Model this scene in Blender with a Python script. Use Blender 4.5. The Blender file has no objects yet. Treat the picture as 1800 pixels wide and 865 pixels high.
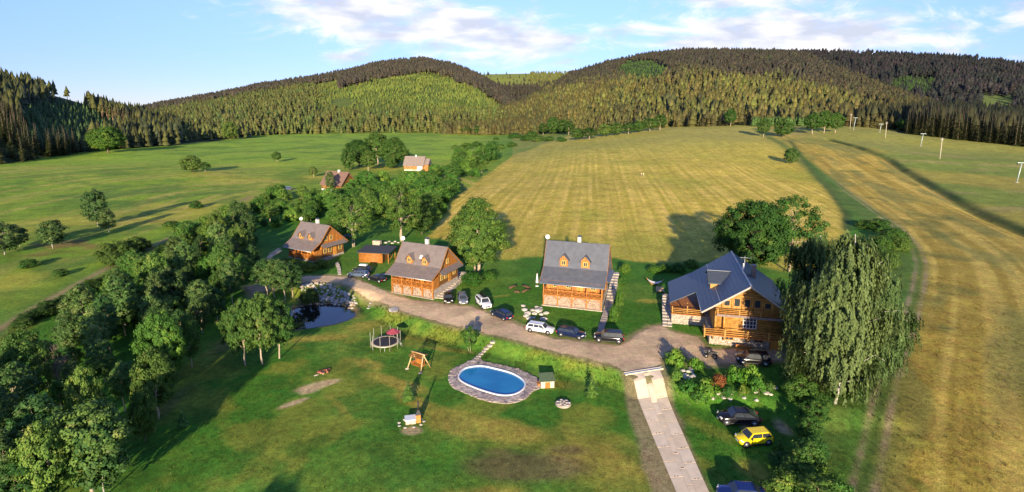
import bpy, bmesh, math, random
import numpy as np
from mathutils import Vector, Matrix, Euler
random.seed(7); RNG = np.random.default_rng(11)
scene = bpy.context.scene
COL = scene.collection
R = math.radians

# ------------------------------------------------------------------ camera
FPX, HCAM, PITCH, YHOR = 960.0, 36.0, R(9), 190.0      # measured on the 1800 px wide photograph
YPP = YHOR + FPX * math.tan(PITCH)
cam_d = bpy.data.cameras.new('camera')
cam_d.sensor_width = 36.0
cam_d.lens = 36.0 * FPX / 1800.0
cam_d.shift_y = -(432.5 - YPP) / 1800.0
cam_d.clip_start = 0.5
cam_d.clip_end = 20000.0
cam = bpy.data.objects.new('camera', cam_d)
COL.objects.link(cam)
cam.location = (0, 0, HCAM)
cam.rotation_euler = (R(90) - PITCH, 0, 0)
scene.camera = cam

# ------------------------------------------------------------------ sky
SUN_EL, SUN_AZ = 13.5, 3.0        # the light travels towards azimuth +3.5 deg (right of straight ahead)
world = bpy.data.worlds.new('World')
scene.world = world
world.use_nodes = True
def build_world():
    nt = world.node_tree; n = nt.nodes; l = nt.links
    n.clear()
    out = n.new('ShaderNodeOutputWorld'); bg = n.new('ShaderNodeBackground')
    sky = n.new('ShaderNodeTexSky'); sky.sky_type = 'NISHITA'; sky.sun_disc = False
    sky.sun_elevation = R(SUN_EL); sky.sun_rotation = R(180 + SUN_AZ)
    sky.altitude = 1500; sky.air_density = 0.75; sky.dust_density = 0.1; sky.ozone_density = 3.5
    tc = n.new('ShaderNodeTexCoord')
    sep = n.new('ShaderNodeSeparateXYZ'); l.new(tc.outputs['Generated'], sep.inputs[0])
    def M(op, a, b=None, c=None):
        m = n.new('ShaderNodeMath'); m.operation = op
        for i, v in enumerate((a, b, c)):
            if v is None: continue
            if isinstance(v, (int, float)): m.inputs[i].default_value = v
            else: l.new(v, m.inputs[i])
        return m.outputs[0]
    den = M('MAXIMUM', M('ABSOLUTE', sep.outputs[1]), 0.25)
    sx = M('DIVIDE', sep.outputs[0], den); sz = M('DIVIDE', sep.outputs[2], den)
    # cloud banks: centre, long and short radius, tilt
    banks = [(-.17, .150, .40, .070, 9, 1.0), (.52, .125, .36, .065, 0, 1.05), (-.30, .092, .07, .02, 0, .7),
             (.93, .170, .14, .03, -6, .9), (.95, .088, .12, .018, 0, .7), (.42, .185, .20, .025, 0, .75),
             (.02, .098, .17, .022, 6, .75), (-.02, .200, .2, .02, 0, .6)]
    mask = None
    for cx, cz, ra, rb, tilt, amp in banks:
        t = R(tilt)
        dx = M('SUBTRACT', sx, cx); dz = M('SUBTRACT', sz, cz)
        a = M('ADD', M('MULTIPLY', dx, math.cos(t) / ra), M('MULTIPLY', dz, -math.sin(t) / ra))
        b = M('ADD', M('MULTIPLY', dx, math.sin(t) / rb), M('MULTIPLY', dz, math.cos(t) / rb))
        q = M('ADD', M('MULTIPLY', a, a), M('MULTIPLY', b, b))
        g = M('MULTIPLY', M('EXPONENT', M('MULTIPLY', q, -1.0)), amp)
        mask = g if mask is None else M('MAXIMUM', mask, g)
    cmb = n.new('ShaderNodeCombineXYZ'); l.new(sx, cmb.inputs[0]); l.new(sz, cmb.inputs[2])
    mp = n.new('ShaderNodeMapping'); mp.inputs['Rotation'].default_value = (0, R(14), 0)
    mp.inputs['Scale'].default_value = (5.0, 5, 15.0); l.new(cmb.outputs[0], mp.inputs[0])
    nz = n.new('ShaderNodeTexNoise'); nz.inputs['Scale'].default_value = 1.6; nz.inputs['Detail'].default_value = 9
    nz.inputs['Roughness'].default_value = .68; nz.inputs['Distortion'].default_value = .6
    l.new(mp.outputs[0], nz.inputs['Vector'])
    dens = M('ADD', M('MULTIPLY', nz.outputs[0], 1.9), M('MULTIPLY', mask, .92))
    mr = n.new('ShaderNodeMapRange'); mr.interpolation_type = 'SMOOTHSTEP'
    mr.inputs['From Min'].default_value = 1.22; mr.inputs['From Max'].default_value = 1.85
    mr.inputs['To Max'].default_value = .92
    l.new(dens, mr.inputs['Value'])
    # fine shading inside the clouds
    nz2 = n.new('ShaderNodeTexNoise'); nz2.inputs['Scale'].default_value = 2.2; nz2.inputs['Detail'].default_value = 6
    mp2 = n.new('ShaderNodeMapping'); mp2.inputs['Scale'].default_value = (5, 5, 15); mp2.inputs['Location'].default_value = (.3, .2, .12)
    l.new(cmb.outputs[0], mp2.inputs[0]); l.new(mp2.outputs[0], nz2.inputs['Vector'])
    cr = n.new('ShaderNodeValToRGB'); e = cr.color_ramp.elements
    e[0].position = .36; e[0].color = (2.0, 2.1, 2.4, 1); e[1].position = .60; e[1].color = (3.5, 3.35, 3.3, 1)
    l.new(nz2.outputs[0], cr.inputs[0])
    tint = n.new('ShaderNodeMixRGB'); tint.blend_type = 'MULTIPLY'; tint.inputs[0].default_value = 1.0
    tint.inputs[2].default_value = SKY_TINT; l.new(sky.outputs[0], tint.inputs[1])
    el = n.new('ShaderNodeMapRange'); el.interpolation_type = 'SMOOTHSTEP'; l.new(sep.outputs[2], el.inputs[0])
    el.inputs[1].default_value = -.02; el.inputs[2].default_value = .26; el.inputs[3].default_value = .44; el.inputs[4].default_value = 1.0
    dim = n.new('ShaderNodeVectorMath'); dim.operation = 'SCALE'; l.new(tint.outputs[0], dim.inputs[0]); l.new(el.outputs[0], dim.inputs['Scale'])
    mix = n.new('ShaderNodeMixRGB'); l.new(mr.outputs[0], mix.inputs[0]); l.new(dim.outputs[0], mix.inputs[1]); l.new(cr.outputs[0], mix.inputs[2])
    l.new(mix.outputs[0], bg.inputs[0]); bg.inputs[1].default_value = SKY_STR
    l.new(bg.outputs[0], out.inputs[0])
SKY_TINT = (.92, .75, .85, 1)
SKY_STR = 0.15
build_world()

# ------------------------------------------------------------------ sun
sun_d = bpy.data.lights.new('sun', 'SUN')
sun_d.energy = 3.9
sun_d.angle = R(0.9)
sun_d.color = (1.0, 0.84, 0.58)
sun = bpy.data.objects.new('sun', sun_d)
COL.objects.link(sun)
_ld = Vector((math.sin(R(SUN_AZ)) * math.cos(R(SUN_EL)), math.cos(R(SUN_AZ)) * math.cos(R(SUN_EL)), -math.sin(R(SUN_EL))))
sun.rotation_euler = _ld.to_track_quat('-Z', 'Y').to_euler()

# ------------------------------------------------------------------ exposure
scene.view_settings.view_transform = 'Standard'
scene.view_settings.look = 'None'
scene.view_settings.gamma = 1.0
scene.view_settings.exposure = 1.25
scene.cycles.max_bounces = 5
scene.cycles.diffuse_bounces = 3
scene.cycles.transparent_max_bounces = 6
scene.cycles.use_denoising = True

# ================================================================== helpers
def sstep(a, b, v):
    t = np.clip((np.asarray(v, float) - a) / (b - a), 0, 1)
    return t * t * (3 - 2 * t)
_tab = np.random.default_rng(3).random((256, 256))
def vnoise(x, y):
    x = np.asarray(x, float); y = np.asarray(y, float)
    xi = np.floor(x).astype(int); yi = np.floor(y).astype(int)
    fx = x - xi; fy = y - yi
    fx = fx * fx * (3 - 2 * fx); fy = fy * fy * (3 - 2 * fy)
    a = _tab[xi & 255, yi & 255]; b = _tab[(xi + 1) & 255, yi & 255]
    c = _tab[xi & 255, (yi + 1) & 255]; d = _tab[(xi + 1) & 255, (yi + 1) & 255]
    return (a * (1 - fx) + b * fx) * (1 - fy) + (c * (1 - fx) + d * fx) * fy
def fbm(x, y, o=4):
    s = 0; a = .5; t = 0
    x = np.asarray(x, float); y = np.asarray(y, float)
    for k in range(o):
        c, q = math.cos(.6 + 1.1 * k), math.sin(.6 + 1.1 * k)
        s = s + a * vnoise((x * c - y * q) * 2 ** k + 17.3 * k, (x * q + y * c) * 2 ** k + 5.1 * k); t += a; a *= .5
    return s / t
_cp, _sp = math.cos(PITCH), math.sin(PITCH)
def flat(px, py, z=0.0):
    a = (px - 900.0) / FPX; b = -(py - YPP) / FPX
    t = (z - HCAM) / (-_sp + b * _cp)
    return (a * t, (_cp + b * _sp) * t)
def FL(pts): return [flat(*p) for p in pts]
def project(x, y, z):
    c = y * _cp - (z - HCAM) * _sp
    return 900 + FPX * x / c, YPP - FPX * (y * _sp + (z - HCAM) * _cp) / c

# ---- the lie of the land (metres; camera stands over 0,0)
_rs = np.array(FL([(440, 520), (470, 512), (540, 499), (580, 498), (610, 503), (650, 523), (700, 546), (760, 564), (830, 581), (900, 598), (980, 620), (1040, 633), (1085, 646), (1105, 658)]))
_rs = np.vstack([[-90, 118], _rs, [20.5, 70.0], [27, 66.5], [36, 63], [60, 58]])
_ua = np.array([-2, -.06, 0, .05, .10, .2, .3, .42, .55, .65, .8, 1.0, 2.0])
_aa = np.array([0, 0, 1.0, 4.0, 8.0, 14, 17.5, 19, 19, 17.5, 12, 8, 5.0])
DITCH = np.array(FL([(1455, 276), (1500, 286), (1560, 302), (1620, 328), (1680, 357), (1740, 385), (1800, 408), (1900, 450)]))
POND = np.array(flat(550, 556, -1.9)); POND_R = (7.0, 6.8)
POOL_IN = [flat(x, y, -1.4) for x, y in [(807, 662), (818, 649), (845, 645), (872, 650), (900, 658), (919, 670), (921, 683), (905, 694), (882, 696), (856, 690), (828, 680), (811, 671)]]
def seg_sd(poly, X, Y):
    """distance to an open polyline and the signed side (left +)"""
    X = np.asarray(X, float); Y = np.asarray(Y, float)
    best = np.full(X.shape, 1e9); sgn = np.zeros(X.shape)
    for (x0, y0), (x1, y1) in zip(poly[:-1], poly[1:]):
        dx, dy = x1 - x0, y1 - y0; L = dx * dx + dy * dy
        t = np.clip(((X - x0) * dx + (Y - y0) * dy) / L, 0, 1)
        d = np.hypot(X - x0 - t * dx, Y - y0 - t * dy)
        s = np.sign(dx * (Y - y0) - dy * (X - x0))
        m = d < best
        best = np.where(m, d, best); sgn = np.where(m, s, sgn)
    return best, best * sgn
def poly_sd(poly, X, Y):
    """signed distance to a closed polygon, positive inside"""
    X = np.asarray(X, float); Y = np.asarray(Y, float)
    P = list(poly); ins = np.zeros(X.shape, bool); best = np.full(X.shape, 1e9)
    for (x0, y0), (x1, y1) in zip(P, P[1:] + P[:1]):
        dx, dy = x1 - x0, y1 - y0; L = dx * dx + dy * dy + 1e-12
        t = np.clip(((X - x0) * dx + (Y - y0) * dy) / L, 0, 1)
        best = np.minimum(best, np.hypot(X - x0 - t * dx, Y - y0 - t * dy))
        c = ((y0 > Y) != (y1 > Y)) & (X < (x1 - x0) * (Y - y0) / (y1 - y0 + 1e-12) + x0)
        ins ^= c
    return np.where(ins, best, -best)
def pond_r(X, Y):
    a = np.arctan2(Y - POND[1], X - POND[0])
    k = 1 + .08 * np.sin(2 * a + .6) + .05 * np.sin(3 * a + 2)
    return np.hypot((X - POND[0]) / POND_R[0], (Y - POND[1]) / POND_R[1]) / k
def hgt(X, Y):
    X = np.asarray(X, float); Y = np.asarray(Y, float)
    u = X / np.maximum(Y, 20)
    z = np.interp(u, _ua, _aa) * sstep(125, 560, Y)
    z = z + (fbm(X / 70 + 9, Y / 70, 3) - .5) * 3.0 * sstep(120, 260, Y)
    z = z + (fbm(X / 260 + 3, Y / 260 + 1, 2) - .5) * 9.0 * sstep(250, 600, Y) * sstep(-.1, -.4, u)
    yr = np.interp(X, _rs[:, 0], _rs[:, 1])
    z = z - 1.4 * sstep(0.3, 4.5, yr - Y) * sstep(-90, -50, X) * sstep(50, 34, X)
    z = z + (fbm(X / 9, Y / 9, 3) - .5) * .30 * sstep(30, 50, Y) * (1 - .75 * sstep(100, 130, Y))
    d, s = seg_sd(DITCH, X, Y)
    z = z - 1.6 * np.exp(-(d / 2.5) ** 2) * (X > 60)
    r = pond_r(X, Y)
    k = sstep(1.75, 1.12, r)
    z = z * (1 - k) - 1.55 * k - 1.6 * sstep(1.10, .80, r)
    if X.size > 900: z = np.where(np.hypot(X + 2.7, Y - 66.4) < 8, z - 1.8 * sstep(-.05, .05, poly_sd(POOL_IN, X, Y)), z)
    return z
_TS = np.geomspace(25, 2600, 420)
def ground(px, py):
    """the point of the terrain seen at a pixel of the photograph"""
    a = (px - 900.0) / FPX; b = -(py - YPP) / FPX
    r = np.array([a, _cp + b * _sp, -_sp + b * _cp])
    ts = _TS
    for _ in range(3):
        d = ts * r[2] + HCAM - hgt(ts * r[0], ts * r[1])
        k = np.nonzero(d < 0)[0]
        i = int(k[0]) if len(k) else len(ts) - 1
        ts = np.linspace(ts[max(i - 1, 0)], ts[i], 24)
    t = ts[-1]
    return Vector((r[0] * t, r[1] * t, hz(r[0] * t, r[1] * t)))
def hz(x, y): return float(hgt(np.array([x]), np.array([y]))[0])
def top_height(p, py):
    """height above p of the pixel row py"""
    lo, hi = 0.0, 120.0
    for _ in range(40):
        m = (lo + hi) / 2
        if project(p[0], p[1], p[2] + m)[1] > py: lo = m
        else: hi = m
    return lo
def mpp(p):      # metres per photo pixel at a point
    return (p[1] * _cp - (p[2] - HCAM) * _sp) / FPX

# ---- objects
def tag(o, label=None, cat=None, group=None, kind=None):
    if label: o['label'] = label
    if cat: o['category'] = cat
    if group: o['group'] = group
    if kind: o['kind'] = kind
    return o
def thing(name, label, cat, loc=(0, 0, 0), rz=0.0, group=None):
    o = bpy.data.objects.new(name, None); COL.objects.link(o)
    o.empty_display_size = .3
    o.location = loc; o.rotation_euler = (0, 0, rz)
    return tag(o, label, cat, group)
def link(name, me, parent=None):
    o = bpy.data.objects.new(name, me); COL.objects.link(o)
    if parent is not None: o.parent = parent
    return o
def np_mesh(name, V, Fq, mats, attr=None, smooth=False, mi=None):
    """mesh from numpy verts and quads/tris (one array), attr = {name: (domain, values)}"""
    me = bpy.data.meshes.new(name)
    V = np.asarray(V, np.float32); Fq = np.asarray(Fq, np.int32)
    nf, k = Fq.shape
    me.vertices.add(len(V)); me.vertices.foreach_set('co', V.ravel())
    me.loops.add(nf * k); me.loops.foreach_set('vertex_index', Fq.ravel())
    me.polygons.add(nf); me.polygons.foreach_set('loop_start', np.arange(0, nf * k, k, dtype=np.int32))
    if mi is not None: me.polygons.foreach_set('material_index', np.asarray(mi, np.int32))
    if smooth: me.polygons.foreach_set('use_smooth', np.ones(nf, bool))
    for m in (mats if isinstance(mats, (list, tuple)) else [mats]): me.materials.append(m)
    for an, (dom, val) in (attr or {}).items():
        val = np.asarray(val, np.float32)
        if val.ndim == 1:
            a = me.attributes.new(an, 'FLOAT', dom); a.data.foreach_set('value', val)
        else:
            a = me.attributes.new(an, 'FLOAT_COLOR', dom)
            v4 = np.ones((len(val), 4), np.float32); v4[:, :3] = val
            a.data.foreach_set('color', v4.ravel())
    me.update(calc_edges=True); me.validate()
    return me
class MB:
    """collects shapes, builds ONE mesh object"""
    def __init__(s): s.v = []; s.f = []; s.m = []; s.sm = []
    def add(s, vs, fs, mi=0, smooth=False):
        b = len(s.v); s.v += [tuple(p) for p in vs]
        for f in fs: s.f.append(tuple(b + i for i in f)); s.m.append(mi); s.sm.append(smooth)
        return s
    def box(s, x0, x1, y0, y1, z0, z1, mi=0):
        vs = [(x0, y0, z0), (x1, y0, z0), (x1, y1, z0), (x0, y1, z0), (x0, y0, z1), (x1, y0, z1), (x1, y1, z1), (x0, y1, z1)]
        return s.add(vs, [(0, 3, 2, 1), (4, 5, 6, 7), (0, 1, 5, 4), (1, 2, 6, 5), (2, 3, 7, 6), (3, 0, 4, 7)], mi)
    def bar(s, a, b, w, h=None, mi=0):
        """a beam of cross section w x h from a to b"""
        a = Vector(a); b = Vector(b); h = h or w
        d = (b - a).normalized(); up = Vector((0, 0, 1)) if abs(d.z) < .95 else Vector((0, 1, 0))
        r = d.cross(up).normalized(); u = r.cross(d)
        vs = []
        for p in (a, b):
            for sx, sz in ((-1, -1), (1, -1), (1, 1), (-1, 1)): vs.append(p + r * sx * w / 2 + u * sz * h / 2)
        return s.add(vs, [(0, 1, 2, 3), (7, 6, 5, 4), (0, 4, 5, 1), (1, 5, 6, 2), (2, 6, 7, 3), (3, 7, 4, 0)], mi)
    def tube(s, pts, rad, n=8, mi=0, cap=True):
        pts = [Vector(p) for p in pts]
        rad = rad if isinstance(rad, (list, tuple)) else [rad] * len(pts)
        vs = []; fs = []
        for i, p in enumerate(pts):
            d = (pts[min(i + 1, len(pts) - 1)] - pts[max(i - 1, 0)]).normalized()
            up = Vector((0, 0, 1)) if abs(d.z) < .9 else Vector((1, 0, 0))
            r = d.cross(up).normalized(); u = r.cross(d)
            for k in range(n):
                a = 2 * math.pi * k / n
                vs.append(p + (r * math.cos(a) + u * math.sin(a)) * rad[i])
        for i in range(len(pts) - 1):
            for k in range(n):
                k2 = (k + 1) % n
                fs.append((i * n + k, i * n + k2, (i + 1) * n + k2, (i + 1) * n + k))
        if cap: fs += [tuple(range(n - 1, -1, -1)), tuple((len(pts) - 1) * n + k for k in range(n))]
        return s.add(vs, fs, mi, True)
    def prism(s, poly, axis, a, b, mi=0):
        """polygon of (p,q) extruded along axis from a to b; axis x: (y,z)  y: (x,z)  z: (x,y)"""
        n = len(poly); vs = []
        for t in (a, b):
            for p, q in poly: vs.append({'x': (t, p, q), 'y': (p, t, q), 'z': (p, q, t)}[axis])
        fs = [tuple(range(n)), tuple(range(2 * n - 1, n - 1, -1))]
        for k in range(n): fs.append((k, k + n, (k + 1) % n + n, (k + 1) % n))
        return s.add(vs, fs, mi)
    def lathe(s, prof, n=20, mi=0, c=(0, 0, 0)):
        vs = []; fs = []
        for r, z in prof:
            for k in range(n):
                a = 2 * math.pi * k / n; vs.append((c[0] + r * math.cos(a), c[1] + r * math.sin(a), c[2] + z))
        for i in range(len(prof) - 1):
            for k in range(n):
                k2 = (k + 1) % n; fs.append((i * n + k, i * n + k2, (i + 1) * n + k2, (i + 1) * n + k))
        return s.add(vs, fs, mi, True)
    def build(s, name, mats, parent=None):
        me = bpy.data.meshes.new(name)
        me.from_pydata(s.v, [], s.f)
        for m in (mats if isinstance(mats, (list, tuple)) else [mats]): me.materials.append(m)
        me.polygons.foreach_set('material_index', s.m)
        me.polygons.foreach_set('use_smooth', s.sm)
        bm = bmesh.new(); bm.from_mesh(me); bmesh.ops.recalc_face_normals(bm, faces=bm.faces); bm.to_mesh(me); bm.free()
        me.update()
        return link(name, me, parent)
def copy_tree(o, parent=None):
    c = o.copy(); COL.objects.link(c)
    if parent is not None: c.parent = parent
    for ch in list(o.children): copy_tree(ch, c)
    return c

# ---- materials
def mat(name, col, rough=.7, var=.25, scale=6.0, metal=0.0, bump=0.0, bscale=30.0, col2=None, coat=0.0, spec=.5, coords='Object'):
    m = bpy.data.materials.new(name); m.use_nodes = True
    nt = m.node_tree; n = nt.nodes; l = nt.links; b = n['Principled BSDF']
    b.inputs['Roughness'].default_value = rough; b.inputs['Metallic'].default_value = metal
    b.inputs['Coat Weight'].default_value = coat; b.inputs['Specular IOR Level'].default_value = spec
    tc = n.new('ShaderNodeTexCoord')
    nz = n.new('ShaderNodeTexNoise'); nz.inputs['Scale'].default_value = scale; nz.inputs['Detail'].default_value = 5
    l.new(tc.outputs[coords], nz.inputs['Vector'])
    cr = n.new('ShaderNodeValToRGB'); e = cr.color_ramp.elements
    c2 = col2 or tuple(c * (1 + var) for c in col)
    e[0].position = .3; e[1].position = .7
    e[0].color = (*(c * (1 - var) for c in col), 1); e[1].color = (*c2, 1)
    l.new(nz.outputs[0], cr.inputs[0]); l.new(cr.outputs[0], b.inputs['Base Color'])
    if bump:
        nb = n.new('ShaderNodeTexNoise'); nb.inputs['Scale'].default_value = bscale; nb.inputs['Detail'].default_value = 4
        l.new(tc.outputs[coords], nb.inputs['Vector'])
        bp = n.new('ShaderNodeBump'); bp.inputs['Strength'].default_value = bump; bp.inputs['Distance'].default_value = .05
        l.new(nb.outputs[0], bp.inputs['Height']); l.new(bp.outputs[0], b.inputs['Normal'])
    return m

# ================================================================== the land
def ground_mat(name, use_attr=True, col=(.3, .25, .17), fine=1.0, bump=.5, rough=.95):
    """colour attribute 'col' broken up by clump and blade noise"""
    m = bpy.data.materials.new(name); m.use_nodes = True
    nt = m.node_tree; n = nt.nodes; l = nt.links; b = n['Principled BSDF']
    b.inputs['Roughness'].default_value = rough; b.inputs['Specular IOR Level'].default_value = .15
    if use_attr:
        at = n.new('ShaderNodeAttribute'); at.attribute_name = 'col'; src = at.outputs['Color']
    else:
        rg = n.new('ShaderNodeRGB'); rg.outputs[0].default_value = (*col, 1); src = rg.outputs[0]
    geo = n.new('ShaderNodeNewGeometry')
    def noise(sc, det, ro=.6):
        z = n.new('ShaderNodeTexNoise'); z.inputs['Scale'].default_value = sc; z.inputs['Detail'].default_value = det
        z.inputs['Roughness'].default_value = ro; l.new(geo.outputs['Position'], z.inputs['Vector']); return z
    def rng(src, a, b_, c, d):
        r = n.new('ShaderNodeMapRange'); l.new(src, r.inputs[0])
        for i, v in enumerate((a, b_, c, d)): r.inputs[i + 1].default_value = v
        return r.outputs[0]
    n1 = noise(.22, 6); n2 = noise(1.3, 6, .7); n3 = noise(7.0, 3, .7)
    k = n.new('ShaderNodeMath'); k.operation = 'MULTIPLY'
    l.new(rng(n1.outputs[0], .3, .7, .78, 1.22), k.inputs[0]); l.new(rng(n2.outputs[0], .3, .7, 1 - .38 * fine, 1 + .38 * fine), k.inputs[1])
    k2 = n.new('ShaderNodeMath'); k2.operation = 'MULTIPLY'
    l.new(k.outputs[0], k2.inputs[0]); l.new(rng(n3.outputs[0], .3, .7, 1 - .45 * fine, 1 + .45 * fine), k2.inputs[1])
    mx = n.new('ShaderNodeVectorMath'); mx.operation = 'SCALE'; l.new(src, mx.inputs[0]); l.new(k2.outputs[0], mx.inputs['Scale'])
    # warmer tips / greener patches
    hs = n.new('ShaderNodeHueSaturation'); l.new(mx.outputs[0], hs.inputs['Color'])
    l.new(rng(noise(.6, 5).outputs[0], .3, .7, .482, .518), hs.inputs['Hue'])
    l.new(hs.outputs[0], b.inputs['Base Color'])
    bp = n.new('ShaderNodeBump'); bp.inputs['Strength'].default_value = bump; bp.inputs['Distance'].default_value = .12
    ad = n.new('ShaderNodeMath'); ad.operation = 'ADD'; l.new(n2.outputs[0], ad.inputs[0]); l.new(n3.outputs[0], ad.inputs[1])
    l.new(ad.outputs[0], bp.inputs['Height']); l.new(bp.outputs[0], b.inputs['Normal'])
    return m
M_GROUND = ground_mat('meadow_ground')

GRAVEL = FL([(430, 503), (452, 500), (500, 489), (540, 485), (580, 484), (620, 487), (650, 499), (690, 517), (730, 528), (765, 531), (785, 534), (830, 538), (862, 551), (905, 566), (930, 579), (975, 594), (1040, 603), (1090, 606),
             (1112, 590), (1140, 574), (1166, 570), (1180, 582), (1230, 592), (1245, 612), (1310, 612), (1378, 615), (1378, 634), (1300, 640), (1240, 643), (1215, 633), (1190, 612), (1172, 622), (1163, 640), (1157, 649), (1101, 658), (1085, 646), (1040, 633), (980, 620), (900, 598), (830, 581), (760, 564), (700, 546), (650, 523), (610, 503), (580, 497), (540, 497), (500, 502), (470, 511), (440, 520)])
HAY = FL([(752, 418), (800, 350), (850, 310), (900, 275), (1000, 252), (1100, 244), (1200, 236), (1290, 232), (1330, 250), (1385, 280), (1420, 310), (1460, 345), (1487, 380), (1484, 410), (1440, 470), (1380, 478), (1290, 460), (1120, 462), (1085, 455), (950, 452), (880, 456), (800, 425)])
TRACK = FL([(1335, 262), (1400, 292), (1470, 332), (1530, 370), (1580, 402), (1608, 432), (1620, 465), (1614, 510), (1600, 560), (1582, 610), (1563, 660), (1548, 720), (1532, 790), (1512, 865), (1480, 960)])
LPATH = FL([(-60, 610), (0, 577), (60, 541), (140, 497), (220, 455), (300, 417), (400, 367), (440, 345)])
HEDGE_EDGE = FL([(1385, 280), (1420, 310), (1460, 345), (1487, 380), (1488, 405)])
POOL_C = np.array(flat(864, 671))

def land_colour(X, Y):
    u = X / np.maximum(Y, 20)
    n1 = fbm(X / 14, Y / 14, 4); n2 = fbm(X / 4.5 + 40, Y / 4.5, 3); n3 = fbm(X / 45 + 8, Y / 45, 3)
    def C(r, g, b): return np.array([r, g, b])[None, :]
    def mix(a, b, t): t = np.clip(t, 0, 1)[:, None]; return a * (1 - t) + b * t
    lush = C(.066, .185, .017); green = C(.115, .225, .026); yel = C(.30, .255, .055); straw = C(.43, .345, .125); olive = C(.215, .19, .052); brown = C(.15, .10, .05); bare = C(.36, .27, .17)
    col = np.repeat(lush, len(X), 0)
    col = mix(col, green, sstep(.42, .62, n1))
    # ---- left meadow: fresher, with pale mowing streaks
    dL, sL = seg_sd(LPATH, X, Y)
    left = sstep(-2, 6, sL) * (X < -20) ; left = np.maximum(left, sstep(.05, -.09, u + (n1 - .5) * .05) * sstep(175, 230, Y))
    lm = mix(np.repeat(C(.215, .320, .024), len(X), 0), C(.44, .39, .05), sstep(.48, .7, n3) * .75)
    lm = mix(lm, C(.44, .36, .08), sstep(.50, .70, fbm(sL / 3, (X + Y) / 90, 3)) * .8)
    lm = mix(lm, C(.095, .18, .028), sstep(.56, .72, n1) * sstep(330, 230, Y) * .7)
    lm = mix(lm, C(.24, .39, .03), sstep(280, 420, Y) * .75)
    lm = mix(lm, C(.10, .21, .02), sstep(.5, .7, fbm(X / 22 + 31, Y / 22, 4)) * .6)
    lm = mix(lm, C(.25, .13, .05), sstep(.68, .76, fbm(X / 18 + 60, Y / 12, 3)) * sstep(230, 150, Y) * .6)
    col = mix(col, lm, left)
    # ---- hay field in the middle, swaths running away from us
    hs = poly_sd(HAY, X, Y)
    tt = X - 26 - .10 * (Y - 110) - 22 * np.sin((Y - 90) / 230.0) * .6
    lines = .5 + .5 * np.sin(tt * 2 * math.pi / 3.3 + 3.0 * (fbm(X / 40, Y / 90, 2) - .5))
    sw = .42 * lines ** 2 + .75 * sstep(.40, .70, fbm(tt / 1.1, Y / 75 + 7, 3))
    hay = mix(np.repeat(C(.47, .37, .048), len(X), 0), C(.72, .52, .11), sw * (.55 + .45 * sstep(.3, .6, n1)))
    hay = mix(hay, C(.33, .34, .042), sstep(.48, .72, n3) * .6)
    hay = mix(hay, C(.41, .37, .06), sstep(190, 420, Y) * .45)
    col = mix(col, hay, sstep(-1.0, 1.5, hs + (n2 - .5) * 2.5))
    # ---- big field on the right, swaths following the track
    dT, sT = seg_sd(TRACK, X, Y)
    right = sstep(-4, 3, np.where(Y > 40, -sT if False else sT * -1, 0)) * 1.0
    east = (X > 30)
    rt = sstep(-1.5, 2.5, -sT) if SIDE_R < 0 else sstep(-1.5, 2.5, sT)
    rf = mix(np.repeat(C(.37, .265, .042), len(X), 0), C(.58, .42, .09), sstep(.35, .72, fbm(dT / 1.5, (X - Y) / 30, 4)) * .85)
    rf = mix(rf, C(.215, .21, .05), sstep(.5, .68, fbm(dT / 7 + 3, (X + Y) / 40, 3)) * .75)
    rf = mix(rf, C(.09, .125, .03), sstep(.62, .75, n1) * .55)
    col = mix(col, rf, rt * east)
    # ski meadow beyond the ditch
    dD, sD = seg_sd(DITCH, X, Y)
    sk = sstep(-1, 3, sD) * (X > 70)
    skc = mix(np.repeat(C(.33, .285, .05), len(X), 0), C(.20, .25, .04), sstep(.42, .66, n3))
    skc = mix(skc, C(.36, .285, .10), sstep(.55, .75, fbm(X / 30, Y / 9 + 5, 3)) * .6)
    col = mix(col, skc, sk)
    far = sstep(300, 420, Y) * (u > .0)
    col = mix(col, mix(np.repeat(C(.27, .29, .06), len(X), 0), C(.35, .31, .08), sstep(.4, .65, n3)), far * .55)
    col = mix(col, C(.052, .085, .02), (np.exp(-((sD - 2.4) / 2.6) ** 2) * (X > 60) * (.55 + .35 * sstep(.4, .6, n1))))
    col = mix(col, C(.27, .16, .07), np.exp(-((sD + 1.2) / .9) ** 2) * (X > 60) * sstep(.55, .62, n3) * .8)
    # uncut strip between hay field and track
    dH, sH = seg_sd(HEDGE_EDGE, X, Y)
    col = mix(col, C(.055, .09, .022), np.exp(-(dH / 1.6) ** 2) * .85)
    col = mix(col, C(.10, .15, .032), np.exp(-((dT - 4.5) / 3.5) ** 2) * (1 - rt) * east * .8)
    # wheel ruts of the farm track
    rut = np.maximum(np.exp(-((dT - .95) / .42) ** 2), 0) * (.45 + .55 * sstep(.35, .6, n2)) * sstep(330, 170, Y)
    col = mix(col, C(.36, .26, .15), rut * east * .85)
    col = mix(col, C(.075, .125, .03), np.exp(-(dT / .45) ** 2) * east * .6 * sstep(330, 170, Y))
    # left dirt path
    col = mix(col, C(.34, .24, .115), np.exp(-((dL + (n2 - .5) * .5) / .95) ** 2) * (X < -20) * .9)
    col = mix(col, C(.30, .24, .06), np.exp(-((sL + 3.2) / 1.5) ** 2) * (X < -20) * .5)
    # ---- garden lawn: dry ochre patches, worn ground
    yr = np.interp(X, _rs[:, 0], _rs[:, 1])
    lawn = (Y < yr) * (X > -48) * (X < 46) * (Y > 0)
    dry = np.zeros(len(X))
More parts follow.
